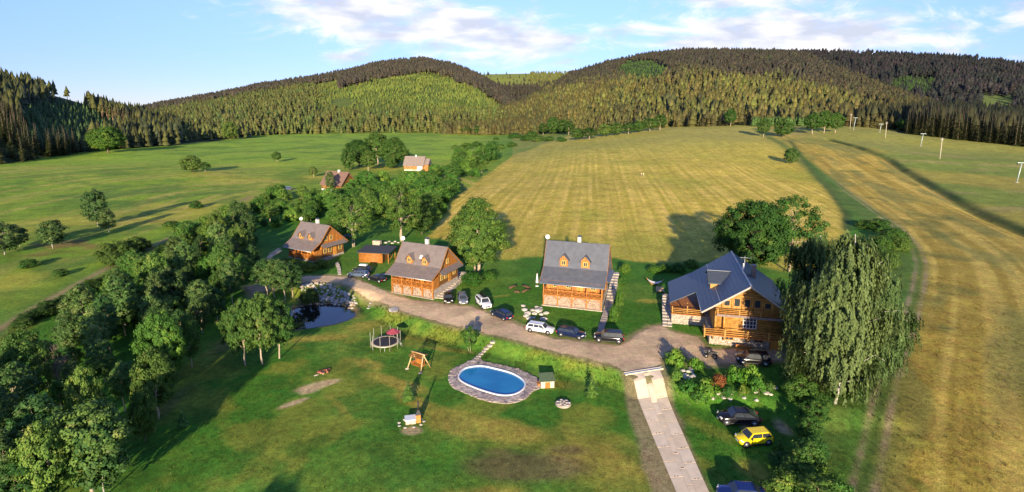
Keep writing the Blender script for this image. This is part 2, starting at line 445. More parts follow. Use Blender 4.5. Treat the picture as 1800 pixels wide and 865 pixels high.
    for cx, cy, ra, rb, tl, am in [(880, 735, 11.0, 2.6, -12, 1.0), (1050, 780, 8, 4.5, -25, .95), (800, 715, 5, 1.8, -20, 1), (690, 655, 6.0, 1.4, -30, 1.0), (640, 625, 3, 1.5, -30, .9),
                                   (560, 580, 5, 1.2, 10, .9), (640, 560, 3, 2.2, 20, .7), (850, 850, 5, 1.6, 5, .9), (790, 600, 5.5, .9, -18, .9), (730, 580, 4, .8, -15, .8), (930, 560, 3.5, 1.3, -15, .6), (1150, 530, 4, 1.6, 0, .7),
                                   (870, 520, 4, 1.0, 10, .6), (960, 655, 5, 1.2, -15, .55), (1000, 740, 5, 2, -10, .7), (735, 690, 3.4, 1.4, -35, .8), (600, 700, 5, .8, -50, .55), (1230, 790, 2.2, 4, 20, .6), (1335, 810, 2, 4, 30, .6)]:
        c = flat(cx, cy); t = R(tl)
        a = ((X - c[0]) * math.cos(t) + (Y - c[1]) * math.sin(t)) / ra; b = (-(X - c[0]) * math.sin(t) + (Y - c[1]) * math.cos(t)) / rb
        dry = np.maximum(dry, am * np.exp(-(a * a + b * b) * .9))
    col = mix(col, C(.40, .31, .055), sstep(.18, .85, dry + (n2 - .5) * .9 + (n1 - .5) * .5) * .8)
    col = mix(col, C(.29, .28, .04), sstep(.52, .72, fbm(X / 6 + 90, Y / 6 + 12, 4)) * lawn * .55)
    col = mix(col, C(.045, .135, .016), sstep(.55, .72, fbm(X / 4 + 20, Y / 5 + 70, 4)) * lawn * .55)
    brn = np.zeros(len(X))
    for cx, cy, ra, rb, am in [(930, 800, 7.5, 2.8, .95), (1000, 770, 4, 1.5, .7), (880, 775, 3, 1.2, .5), (300, 690, 1.8, 9, .5), (390, 600, 3, 5, .55), (1290, 640, 5, 1.5, .5), (470, 690, 3, 1, .3)]:
        c = flat(cx, cy)
        brn = np.maximum(brn, am * np.exp(-(((X - c[0]) / ra) ** 2 + ((Y - c[1]) / rb) ** 2)))
    col = mix(col, C(.175, .125, .055), sstep(.25, .7, brn + (n2 - .5) * .5) * .75)
    wn = np.zeros(len(X))
    for cx, cy, ra, rb, tl, am in [(560, 660, 3.4, 1.1, 32, 1), (515, 690, 2.4, .7, 40, .85), (723, 738, 1.9, 1.3, 0, .9), (545, 668, 2, 1.2, 35, .8), (1330, 735, 1.9, 1.6, 0, .8), (1380, 735, 1.5, 2.2, 0, .7), (1315, 600, 6, 2, 0, .5)]:
        c = flat(cx, cy); t = R(tl)
        a = ((X - c[0]) * math.cos(t) + (Y - c[1]) * math.sin(t)) / ra; b = (-(X - c[0]) * math.sin(t) + (Y - c[1]) * math.cos(t)) / rb
        wn = np.maximum(wn, am * np.exp(-(a * a + b * b)))
    col = mix(col, C(.56, .41, .22), sstep(.35, .75, wn + (n2 - .5) * .5) * .9)
    # dusty verges of gravel and drive
    gd = poly_sd(GRAVEL, X, Y)
    col = mix(col, C(.36, .28, .13), sstep(-1.3, .2, gd + (n2 - .5) * 1.6) * .85)
    dv = poly_sd(FL([(1096, 657), (1164, 648), (1262, 900), (1182, 900)]), X, Y)
    col = mix(col, C(.34, .25, .135), sstep(-1.1, -.1, dv + (n2 - .5) * 1.5) * .8)
    pr = pond_r(X, Y)
    col = mix(col, C(.17, .13, .07), sstep(1.25, 1.02, pr + (n2 - .5) * .2))
    return col * (1 + (n2 - .5) * .25)[:, None]
# which side of the track is the big field
_t = seg_sd(TRACK, np.array([80.0]), np.array([60.0]))[1][0]
SIDE_R = 1 if _t > 0 else -1

def build_land():
    az = np.concatenate([np.linspace(-180, -62, 24, endpoint=False), np.linspace(-62, -48, 20, endpoint=False), np.linspace(-48, 48, 620, endpoint=False), np.linspace(48, 62, 20, endpoint=False), np.linspace(62, 180, 24, endpoint=False)])
    rad = np.concatenate([[1.0, 15, 30], np.geomspace(40, 130, 260, endpoint=False), np.geomspace(130, 700, 250, endpoint=False), np.geomspace(700, 1200, 24), [2000, 4000, 9000]])
    A, Q = np.meshgrid(np.radians(az), rad)
    X = (np.sin(A) * Q).ravel(); Y = (np.cos(A) * Q).ravel()
    Z = hgt(X, Y)
    Z = np.where(Q.ravel() > 1300, -6.0, Z)
    na = len(az); nr = len(rad)
    i = np.arange(nr - 1)[:, None] * na; k = np.arange(na)[None, :]; k2 = (k + 1) % na
    F = np.stack([i + k, i + na + k, i + na + k2, i + k2], -1).reshape(-1, 4)
    me = np_mesh('ground', np.stack([X, Y, Z], 1), F[:, ::-1], M_GROUND, {'col': ('POINT', land_colour(X, Y))}, smooth=True)
    o = link('ground', me); tag(o, kind='structure')
build_land()

def sheet(name, poly, material, dz, step, rag=.5, kind='structure', attr_edge=True):
    """a ragged-edged sheet laid on the land inside a polygon"""
    P = np.array(poly); x0, y0 = P.min(0) - 1; x1, y1 = P.max(0) + 1
    xs = np.arange(x0, x1, step); ys = np.arange(y0, y1, step)
    GX, GY = np.meshgrid(xs, ys)
    sd = poly_sd(poly, GX.ravel(), GY.ravel()).reshape(GX.shape) + (fbm(GX * 1.1, GY * 1.1, 3) - .5) * rag * 2
    inside = sd > 0
    keep = inside[:-1, :-1] & inside[1:, :-1] & inside[:-1, 1:] & inside[1:, 1:]
    nx = len(xs)
    jj, ii = np.nonzero(keep)
    F = np.stack([jj * nx + ii, jj * nx + ii + 1, (jj + 1) * nx + ii + 1, (jj + 1) * nx + ii], 1)
    used = np.unique(F); remap = np.full(GX.size, -1); remap[used] = np.arange(len(used))
    X = GX.ravel()[used]; Y = GY.ravel()[used]; e = sd.ravel()[used]
    Z = hgt(X, Y) + dz * np.clip(e / .5, .15, 1)
    me = np_mesh(name, np.stack([X, Y, Z], 1), remap[F], material, {'edge': ('POINT', np.clip(e, 0, 5)), 'col': ('POINT', gravel_colour(X, Y, e))}, smooth=True)
    o = link(name, me); tag(o, kind=kind); return o
def gravel_colour(X, Y, e):
    n1 = fbm(X / 3, Y / 3, 4); n2 = fbm(X / 9 + 3, Y / 9, 3)
    a = np.array([.74, .52, .305])[None]; b = np.array([.60, .425, .255])[None]; g = np.array([.24, .21, .09])[None]
    t = np.clip(sstep(.35, .65, n2), 0, 1)[:, None]
    c = a * (1 - t) + b * t
    c = c * (1 + (n1 - .5) * .45)[:, None]
    t = (sstep(.55, .1, e) * .6)[:, None]
    return c * (1 - t) + g * t
M_GRAVEL = ground_mat('gravel', fine=.55, bump=.7)
sheet('gravel_road', GRAVEL, M_GRAVEL, .05, .28, .45)
sheet('dirt_path', FL([(445, 505), (452, 480), (458, 462), (472, 446), (490, 434), (498, 440), (480, 452), (468, 466), (462, 484), (462, 505)]), M_GRAVEL, .05, .3, .3)

# ================================================================== far hills
def conifer_mesh_arrays(rng, n, kind):
    """one small far conifer: three ragged cones; unit height; returns verts, tris"""
    V = []; T = []
    tiers = {'spruce': [(.10, .52, .20), (.32, .75, .155), (.58, 1.0, .10)], 'pine': [(.45, .75, .17), (.6, .9, .15), (.75, 1.0, .10)]}[kind]
    if kind == 'pine':
        b = 0
        for k in range(3):
            a = 2 * math.pi * k / 3; V += [(.018 * math.cos(a), .018 * math.sin(a), 0), (.013 * math.cos(a), .013 * math.sin(a), .6)]
        for k in range(3):
            k2 = (k + 1) % 3; T += [(2 * k, 2 * k2, 2 * k2 + 1), (2 * k, 2 * k2 + 1, 2 * k + 1)]
    for z0, z1, r in tiers:
        b = len(V); m = 7; ph = rng.random() * 6
        for k in range(m):
            a = 2 * math.pi * k / m + ph; q = r * rng.uniform(.72, 1.25)
            V.append((q * math.cos(a), q * math.sin(a), z0 + rng.uniform(-.03, .03)))
        V.append((rng.uniform(-.01, .01), rng.uniform(-.01, .01), z1))
        for k in range(m): T.append((b + k, b + (k + 1) % m, b + m))
    return np.array(V), np.array(T)
_crng = np.random.default_rng(5)
CONI = {k: [conifer_mesh_arrays(_crng, 7, k) for _ in range(5)] for k in ('spruce', 'pine')}
def leaf_mat(name, trans=.25, rough=.7, hue=.03, objvar=.25):
    m = bpy.data.materials.new(name); m.use_nodes = True
    nt = m.node_tree; n = nt.nodes; l = nt.links; b = n['Principled BSDF']
    b.inputs['Roughness'].default_value = rough; b.inputs['Specular IOR Level'].default_value = .25
    at = n.new('ShaderNodeAttribute'); at.attribute_name = 'col'
    oi = n.new('ShaderNodeObjectInfo')
    hs = n.new('ShaderNodeHueSaturation'); l.new(at.outputs['Color'], hs.inputs['Color'])
    def rng(a, b_):
        r = n.new('ShaderNodeMapRange'); l.new(oi.outputs['Random'], r.inputs[0]); r.inputs[3].default_value = a; r.inputs[4].default_value = b_; return r.outputs[0]
    l.new(rng(.5 - hue, .5 + hue), hs.inputs['Hue']); l.new(rng(1 + objvar, 1 - objvar), hs.inputs['Value'])
    mc = n.new('ShaderNodeMixRGB'); mc.blend_type = 'MULTIPLY'; mc.inputs[0].default_value = 1
    l.new(hs.outputs[0], mc.inputs[1]); l.new(oi.outputs['Color'], mc.inputs[2])
    l.new(mc.outputs[0], b.inputs['Base Color'])
    if trans:
        t = n.new('ShaderNodeBsdfTranslucent'); l.new(mc.outputs[0], t.inputs[0])
        mx = n.new('ShaderNodeMixShader'); mx.inputs[0].default_value = trans
        l.new(b.outputs[0], mx.inputs[1]); l.new(t.outputs[0], mx.inputs[2]); l.new(mx.outputs[0], n['Material Output'].inputs[0])
    return m
M_FAR = leaf_mat('distant_conifer', trans=0.0, hue=0, objvar=0)
def forest_mesh(name, pts, hts, cols, kinds, wid=1.0):
    """thousands of distant conifers as one mesh"""
    VV = []; TT = []; CC = []; base = 0
    rng = np.random.default_rng(len(pts))
    for kname in ('spruce', 'pine'):
        for v in range(5):
            V0, T0 = CONI[kname][v]
            sel = [i for i in range(len(pts)) if kinds[i] == kname and i % 5 == v]
            if not sel: continue
            sel = np.array(sel)
            a = rng.random(len(sel)) * 6.28; ca, sa = np.cos(a), np.sin(a)
            h = hts[sel]; w = h * wid * rng.uniform(.8, 1.2, len(sel))
            x = V0[None, :, 0]; y = V0[None, :, 1]
            P = np.stack([(x * ca[:, None] - y * sa[:, None]) * w[:, None] + pts[sel, 0:1], (x * sa[:, None] + y * ca[:, None]) * w[:, None] + pts[sel, 1:2], V0[None, :, 2] * h[:, None] + pts[sel, 2:3]], -1)
            nv = len(V0); ns = len(sel)
            TT.append((T0[None] + (np.arange(ns) * nv)[:, None, None] + base).reshape(-1, 3))
            VV.append(P.reshape(-1, 3)); base += ns * nv
            shade = (.8 + .4 * V0[:, 2])[None, :, None]
            CC.append((cols[sel][:, None, :] * np.ones((1, nv, 1))).reshape(-1, 3))
    me = np_mesh(name, np.concatenate(VV), np.concatenate(TT), M_FAR, {'col': ('POINT', np.concatenate(CC))})
    o = link(name, me)
    return o
M_HILL = ground_mat('hill_ground', fine=.5, bump=.3)
def px_interp(pts, x):
    p = np.array(pts, float); return np.interp(x, p[:, 0], p[:, 1])
class Hill:
    """a hillside: foot and crest lines (distance and photo row of the bare ground per photo column)"""
    def __init__(s, name, x0, x1, foot, crest, dfoot, dcrest, bulge=1.0, rough=1.0, seed=0):
        s.__dict__.update(locals())
    def z(s, px, t):
        d0 = px_interp(s.dfoot, px); d1 = px_interp(s.dcrest, px)
        z0 = HCAM - (px_interp(s.foot, px) - YHOR) * d0 / FPX; z1 = HCAM - (px_interp(s.crest, px) - YHOR) * d1 / FPX
        tt = np.clip(t, 0, 1)
        d = d0 + (d1 - d0) * t
        z = z0 + (z1 - z0) * (tt ** s.bulge)
        z = z - np.where(t > 1, (t - 1) * (d1 - d0) * .35, 0)
        X = (px - 900) / FPX * d
        z = z + (fbm(X / 120 + s.seed, d / 120, 3) - .5) * s.rough * 14 * np.clip(tt * 4, 0, 1) * np.clip((1 - tt) * 5, 0, 1)
        return X, d, z
    def mesh(s, colfn):
        px = np.linspace(s.x0, s.x1, int(max(40, (s.x1 - s.x0) / 5))); t = np.concatenate([np.linspace(-.03, 1, 50), [1.05, 1.2, 1.6]])
        PX, T = np.meshgrid(px, t); X, Y, Z = s.z(PX.ravel(), T.ravel())
        na = len(px); nr = len(t)
        i = np.arange(nr - 1)[:, None] * na; k = np.arange(na - 1)[None]
        F = np.stack([i + k, i + k + 1, i + na + k + 1, i + na + k], -1).reshape(-1, 4)
        o = link(s.name, np_mesh(s.name, np.stack([X, Y, Z], 1), F, M_HILL, {'col': ('POINT', colfn(PX.ravel(), T.ravel(), X, Y, Z))}, smooth=True))
        tag(o, kind='structure'); return o
    def scatter(s, n, rng):
        """even scatter over the slope by world area"""
        out = []
        d0m = np.mean([p[1] for p in s.dfoot]); d1m = np.mean([p[1] for p in s.dcrest])
        px = rng.uniform(s.x0, s.x1, n); t = np.sqrt(rng.uniform(d0m ** 2, d1m ** 2, n)); t = (t - d0m) / (d1m - d0m)
        X, Y, Z = s.z(px, t)
        return px, t, X, Y, Z

C3 = lambda r, g, b: np.array([r, g, b])
OLIVE, LIME, DARK, PURP, GREEN = C3(.100, .105, .027), C3(.150, .185, .032), C3(.034, .042, .018), C3(.066, .057, .036), C3(.065, .12, .028)
HILLS = {}
HILLS['left_forest_hill'] = Hill('left_forest_hill', -260, 320,
    [(-260, 330), (0, 292), (100, 284), (180, 268), (300, 257), (330, 255)], [(-260, 140), (0, 150), (60, 158), (120, 172), (200, 196), (280, 216), (330, 225)],
    [(-260, 330), (0, 352), (180, 468), (320, 545)], [(-260, 640), (0, 660), (200, 760), (330, 800)], .9, .6, 1)
HILLS['dome_hill'] = Hill('dome_hill', 240, 930,
    [(240, 246), (300, 250), (500, 239), (700, 236), (850, 238), (930, 240)],
    [(240, 200), (285, 190), (400, 170), (470, 155), (560, 142), (620, 131), (660, 121), (700, 114), (745, 111), (790, 119), (840, 138), (870, 155), (905, 186), (930, 205)],
    [(240, 560), (320, 600), (500, 790), (700, 815), (850, 760), (930, 740)], [(240, 1700), (500, 2000), (745, 2100), (930, 1500)], .85, 1.2, 2)
HILLS['saddle_hill'] = Hill('saddle_hill', 780, 1060,
    [(780, 190), (1060, 190)], [(780, 134), (840, 133), (960, 131), (1000, 131), (1060, 120)],
    [(780, 1700), (1060, 1700)], [(780, 3400), (1060, 3400)], .9, 1.0, 3)
HILLS['far_ridge'] = Hill('far_ridge', 1280, 2100,
    [(1280, 215), (2100, 235)], [(1280, 98), (1400, 98), (1520, 101), (1600, 104), (1700, 110), (1760, 118), (1800, 124), (1900, 140), (2100, 170)],
    [(1280, 900), (2100, 700)], [(1280, 2500), (2100, 2100)], .9, 1.0, 4)
HILLS['spruce_hill'] = Hill('spruce_hill', 780, 1640,
    [(780, 243), (870, 242), (950, 243), (1050, 242), (1170, 232), (1300, 224), (1450, 224), (1550, 230), (1640, 240)],
    [(780, 236), (830, 222), (900, 194), (950, 168), (1000, 135), (1060, 118), (1130, 102), (1200, 95), (1300, 96), (1400, 100), (1450, 118), (1500, 140), (1560, 168), (1600, 186), (1640, 200)],
    [(780, 760), (900, 720), (1050, 600), (1200, 545), (1450, 540), (1640, 500)], [(780, 900), (900, 1200), (1000, 1900), (1130, 2200), (1400, 2200), (1500, 1500), (1640, 800)], .95, 1.1, 5)
HILLS['right_wood_hill'] = Hill('right_wood_hill', 1480, 2050,
    [(1480, 230), (1550, 230), (1600, 236), (1700, 252), (1800, 270), (2050, 320)], [(1480, 228), (1600, 214), (1700, 216), (1800, 220), (2050, 240)],
    [(1480, 520), (1600, 470), (1700, 440), (1800, 405), (2050, 360)], [(1480, 600), (2050, 560)], .9, .3, 6)
def spur_y(px): return px_interp([(780, 236), (900, 190), (950, 168), (1000, 158), (1060, 146), (1130, 140), (1200, 137), (1280, 140), (1350, 150), (1450, 170), (1540, 190), (1640, 205)], px)
def hillcol(zone):
    def fn(px, t, X, Y, Z):
        py = project(X, Y, Z)[1]
        n = fbm(X / 60, Y / 60, 3)[:, None]
        c = np.repeat(C3(.045, .055, .02)[None], len(px), 0)
        if zone == 'dome':
            m = ((px > 560) & (py > 128))[:, None]; c = np.where(m, C3(.10, .135, .025)[None], c)
        if zone == 'saddle':
            m = (py < 152)[:, None]; c = np.where(m, C3(.24, .27, .04)[None], c)
        if zone == 'left': c = np.where(n > .55, C3(.13, .14, .035)[None], c)
        if zone == 'far':
            m = ((np.abs(px - 1742) < 28) & (py > 168) & (py < 200))[:, None]; c = np.where(m, C3(.13, .17, .04)[None], c)
        return c * (.8 + .4 * n)
    return fn
for nm, z in (('left_forest_hill', 'left'), ('dome_hill', 'dome'), ('saddle_hill', 'saddle'), ('far_ridge', 'far'), ('spruce_hill', 'spruce'), ('right_wood_hill', 'far')):
    HILLS[nm].mesh(hillcol(z))

def plant_forest(hill, n, rule, name, label, seed):
    rng = np.random.default_rng(seed)
    px, t, X, Y, Z = HILLS[hill].scatter(n, rng)
    py = project(X, Y, Z)[1]
    nz = fbm(X / 45 + seed, Y / 45, 3); nz2 = fbm(X / 18, Y / 18 + seed, 2)
    keep, h, c, k = rule(px, py, t, nz, nz2, rng)
    idx = np.nonzero(keep)[0]
    pts = np.stack([X, Y, Z - .5], 1)[idx]
    c = c[idx] * rng.uniform(.72, 1.3, (len(idx), 1)) * (1 + rng.uniform(-.09, .09, (len(idx), 3)))
    o = forest_mesh(name, pts, h[idx] * rng.uniform(.75, 1.2, len(idx)), c, [k[i] for i in idx], 1.3)
    tag(o, label, 'forest', None, 'stuff')
def blend(a, b, t): t = np.clip(t, 0, 1)[:, None]; return a * (1 - t) + b * t
def rule_dome(px, py, t, nz, nz2, rng):
    n = len(px)
    crest = px_interp(HILLS['dome_hill'].crest, px)
    topband = np.where(px < 600, 6, np.where(px < 720, 20, np.where(px < 800, 17, 22)))
    mature = (py - crest < topband + (nz - .5) * 14 + rng.normal(0, 1.2, n))
    young = (px > 560) & (py < 205) & ~mature
    h = np.where(mature, rng.uniform(15, 22, n), np.where(young, rng.uniform(5, 9, n), rng.uniform(9, 17, n)))
    c = blend(np.repeat(OLIVE[None], n, 0), LIME, sstep(520, 640, px) * sstep(215, 170, py) + (nz - .5) * .8)
    c = blend(c, GREEN * .9, sstep(.58, .7, nz2) * .6)
    c = np.where(mature[:, None], PURP[None], c)
    keep = rng.random(n) < np.where(mature, 1, np.where(young, .95, .9))
    keep &= ~((np.abs(px - 605) < 18) & (np.abs(py - 182) < 7)) & ~((np.abs(px - 399) < 5) & (np.abs(py - 204) < 9))
    keep &= (nz2 > .2)
    k = np.where(mature & (rng.random(n) < .75), 'pine', 'spruce')
    return keep, h, c, k
plant_forest('dome_hill', 23000, rule_dome, 'dome_forest', 'forest of young yellow green conifers covering the rounded hill', 21)
def rule_saddle(px, py, t, nz, nz2, rng):
    n = len(px)
    dark = py > 150 + (nz - .5) * 16
    right = (px > 930) & (py > 128)
    h = rng.uniform(14, 22, n); c = np.repeat(PURP[None] * .8, n, 0)
    keep = dark | (right & (rng.random(n) < .5)) | (rng.random(n) < .02)
    c = np.where((right & ~dark)[:, None], OLIVE[None] * 1.3, c)
    return keep, h, c, np.where(rng.random(n) < .3, 'pine', 'spruce')
plant_forest('saddle_hill', 5000, rule_saddle, 'saddle_forest', 'dark forest in the notch between the two hills', 22)
def rule_far(px, py, t, nz, nz2, rng):
    n = len(px)
    h = rng.uniform(18, 27, n); c = blend(np.repeat(C3(.022, .025, .020)[None], n, 0), C3(.036, .03, .028), sstep(.4, .62, nz))
    grn = (np.abs(px - 1590) < 38) & (np.abs(py - 155) < 17)
    c = np.where(grn[:, None], GREEN[None] * .6, c); h = np.where(grn, h * .4, h)
    keep = (nz2 > .15) & ~((np.abs(px - 1742) < 26) & (py > 170) & (py < 205))
    return keep, h, c, np.where(rng.random(n) < .2, 'pine', 'spruce')
plant_forest('far_ridge', 9000, rule_far, 'far_ridge_forest', 'dark blue green forest on the farthest right ridge', 23)
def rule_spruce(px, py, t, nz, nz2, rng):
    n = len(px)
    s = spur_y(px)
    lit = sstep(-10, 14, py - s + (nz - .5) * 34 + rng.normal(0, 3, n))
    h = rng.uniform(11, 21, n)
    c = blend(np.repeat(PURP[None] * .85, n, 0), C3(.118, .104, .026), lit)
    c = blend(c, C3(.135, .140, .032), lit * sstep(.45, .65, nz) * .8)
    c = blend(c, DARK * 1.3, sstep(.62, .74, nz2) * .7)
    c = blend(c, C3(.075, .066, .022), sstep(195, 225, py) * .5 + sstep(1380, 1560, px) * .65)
    grn = (np.abs(px - 1125 - (py - 125) * .3) < 50 - np.abs(py - 126) * 1.6) & (py > 108) & (py < 143)
    c = np.where(grn[:, None], GREEN[None] * .85, c); h = np.where(grn, rng.uniform(5, 8, n), h)
    keep = (nz2 > .16) & ~((np.abs(px - 1355) < 26) & (np.abs(py - 127) < 3))
    return keep, h, c, np.where((lit < .4) & (rng.random(n) < .45), 'pine', 'spruce')
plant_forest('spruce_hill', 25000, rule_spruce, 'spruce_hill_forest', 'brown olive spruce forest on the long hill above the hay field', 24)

# ================================================================== trees
M_LEAF = leaf_mat('broad_leaves', trans=.34, hue=.025, objvar=.22)
M_NEEDLE = leaf_mat('spruce_needles', trans=.08, hue=.02, objvar=.25)
M_BARK = mat('bark', (.16, .115, .08), .9, .35, 9, bump=.5, bscale=14)
M_BARKP = mat('pale_bark', (.42, .33, .24), .9, .3, 8, bump=.4, bscale=14)
M_BIRCH = mat('birch_bark', (.40, .37, .32), .8, .5, 3, bump=.3, bscale=10)
def leaf_quads(C, N, size, rng, elong=1.6, droop=0.0):
    """rhombus leaves at centres C with normals N -> verts, quads"""
    n = len(C)
    N = N / np.linalg.norm(N, axis=1, keepdims=True)
    A = rng.normal(size=(n, 3)); A[:, 2] -= droop
    U = np.cross(N, A); U /= np.linalg.norm(U, axis=1, keepdims=True) + 1e-9
    W = np.cross(N, U)
    s = (size * rng.uniform(.6, 1.35, n))[:, None]
    if droop: W, U = U, W
    V = np.stack([C - U * s * .5 * elong, C + W * s * .5, C + U * s * .5 * elong, C - W * s * .5], 1).reshape(-1, 3)
    return V, np.arange(n * 4).reshape(n, 4)
def limb_pts(a, b, rng, wig=.06, n=4):
    a = np.array(a, float); b = np.array(b, float); L = np.linalg.norm(b - a)
    out = [a]
    for i in range(1, n): out.append(a + (b - a) * i / n + rng.normal(size=3) * wig * L * (i < n))
    out.append(b); return [tuple(p) for p in out]
PROTO = {}
def crown_proto(key, seed, H, W, base, nclump, per, size, crad, pal, shape, trunk_r=.16, bark=None, ntr=1, lean=.04, fill=.55, limbs=10):
    """broadleaf: clumps of leaves spread through the crown volume, a tapered trunk and limbs"""
    rng = np.random.default_rng(seed)
    cl = []
    guard = 0
    while len(cl) < nclump and guard < 20000:
        guard += 1
        q = rng.normal(size=3); q /= np.linalg.norm(q)
        r = rng.random() ** (fill * .5)
        if rng.random() < .62: r = rng.uniform(.78, 1.0)
        zz = (q[2] * r + 1) / 2
        rad = shape(zz) * (1 + .16 * math.sin(3 * math.atan2(q[1], q[0]) + seed) + rng.uniform(-.1, .1))
        hor = math.hypot(q[0], q[1]) or 1
        hr = r * min(1, hor / max(.35, math.sqrt(max(.01, 1 - (2 * zz - 1) ** 2)))) if hor else 0
        c = np.array([q[0] / hor * rad * hr * W / 2, q[1] / hor * rad * hr * W / 2, base + zz * (H - base - crad * .5)])
        if all(np.linalg.norm(c - d) > crad * .62 for d in cl[-60:]): cl.append(c)
    cl = np.array(cl); mid = np.array([0, 0, base + (H - base) * .42])
    Cs, Ns, Cc = [], [], []
    for c in cl:
        rr = crad * rng.uniform(.7, 1.25)
        q = rng.normal(size=(per, 3)); q /= np.linalg.norm(q, axis=1, keepdims=True)
        q = q * (rng.random((per, 1)) ** .45) * np.array([1.15, 1.15, .75]) * np.where(rng.random((per, 1)) < .12, 1.6, 1.0)
        P = c + q * rr
        out = (P - mid); out /= np.linalg.norm(out, axis=1, keepdims=True) + 1e-6
        Cs.append(P); Ns.append(q * .8 + out * .6 + np.array([0, 0, .25]) + rng.normal(size=(per, 3)) * .28)
        k = rng.random(); base_c = pal[0] * (1 - k) + pal[1] * k
        if rng.random() < .10: base_c = pal[2]
        Cc.append(base_c[None] * rng.uniform(.75, 1.25, (per, 1)) * (1 + rng.uniform(-.08, .08, (per, 3))))
    C = np.concatenate(Cs); N = np.concatenate(Ns); K = np.concatenate(Cc)
    keep = C[:, 2] > .05
    C, N, K = C[keep], N[keep], K[keep]
    V, F = leaf_quads(C, N, size, rng)
    crown = np_mesh(key + '_crown', V, F, M_LEAF, {'col': ('FACE', K)})
    mb = MB()
    for t in range(ntr):
        o = (rng.normal(size=2) * (.0 if ntr == 1 else .28)); tip = np.array([o[0] * 3 + rng.normal() * lean * H, o[1] * 3 + rng.normal() * lean * H, base + (H - base) * .72])
        p0 = (o[0], o[1], -.6); pts = limb_pts(p0, tip, rng, .02, 5)
        r = trunk_r * (1 if ntr == 1 else .7)
        mb.tube(pts, [r * 1.25, r, r * .82, r * .62, r * .4, r * .18], 7)
        for i in range(limbs // ntr):
            f = rng.uniform(.3, .95); s = np.array(p0) * (1 - f) + tip * f
            s[2] = max(s[2], base * .75)
            g = cl[rng.integers(len(cl))]
            if g[2] < s[2] - .5: continue
            mb.tube(limb_pts(s, s + (g - s) * .85, rng, .06, 3), [r * .42, r * .3, r * .2, r * .08], 5, cap=False)
    tr = mb.build(key + '_trunk', bark or M_BARK); tm = tr.data; bpy.data.objects.remove(tr)
    PROTO[key] = (tm, crown, H, W)
SH_ROUND = lambda z: math.sqrt(max(.02, 1 - (2 * z - .9) ** 2 * .95)) if z < .96 else .35
SH_OVAL = lambda z: max(.18, math.sin(math.pi * min(1, z * .88 + .12)) ** .6)
SH_SPIRE = lambda z: max(.15, math.sin(math.pi * (z * .8 + .16)) * (1 - .45 * z) * 1.35)
SH_DOME = lambda z: math.sqrt(max(.03, 1 - z * z * .96))
G1 = (C3(.060, .130, .024), C3(.115, .200, .038), C3(.17, .22, .05))
G2 = (C3(.054, .115, .030), C3(.102, .170, .048), C3(.14, .19, .06))
G3 = (C3(.036, .086, .016), C3(.070, .145, .024), C3(.11, .18, .03))
G4 = (C3(.072, .150, .024), C3(.135, .235, .036), C3(.19, .25, .05))
G5 = (C3(.086, .138, .044), C3(.148, .205, .064), C3(.18, .22, .08))
for i in range(3): crown_proto('ash%d' % i, 30 + i, 10, 7, 2.2, 190, 56, .205, .56, G1, SH_OVAL, .17, M_BARKP)
for i in range(3): crown_proto('alder%d' % i, 40 + i, 11, 4.6, 3.0, 140, 56, .19, .46, G2, SH_OVAL, .12, M_BARKP, limbs=14)
for i in range(2): crown_proto('bushy%d' % i, 50 + i, 7, 6, .7, 180, 52, .19, .50, G1, SH_ROUND, .13)
for i in range(3): crown_proto('willow%d' % i, 60 + i, 3.2, 3.6, .1, 64, 64, .15, .46, G4, SH_DOME, .05, ntr=4, limbs=8)
crown_proto('maple0', 70, 13, 11.5, 2.0, 340, 75, .24, .74, G3, SH_ROUND, .28, limbs=16)
crown_proto('poplar0', 71, 14, 8.6, 1.4, 340, 75, .225, .68, G1, SH_SPIRE, .22, M_BARKP, ntr=3, limbs=18)
crown_proto('airy0', 72, 13, 11, 2.5, 170, 60, .21, .70, G4, SH_ROUND, .18, M_BARKP, ntr=3, limbs=30, fill=.8)
crown_proto('shrub0', 73, 1.2, 1.6, .0, 26, 44, .13, .28, G4, SH_DOME, .03, ntr=3, limbs=4)
crown_proto('shrub1', 74, 1.2, 1.4, .0, 24, 44, .12, .26, G1, SH_DOME, .03, ntr=3, limbs=4)
crown_proto('sap0', 75, 4, 2.4, .9, 40, 44, .2, .42, G4, SH_OVAL, .05, M_BARKP, ntr=2, limbs=6)
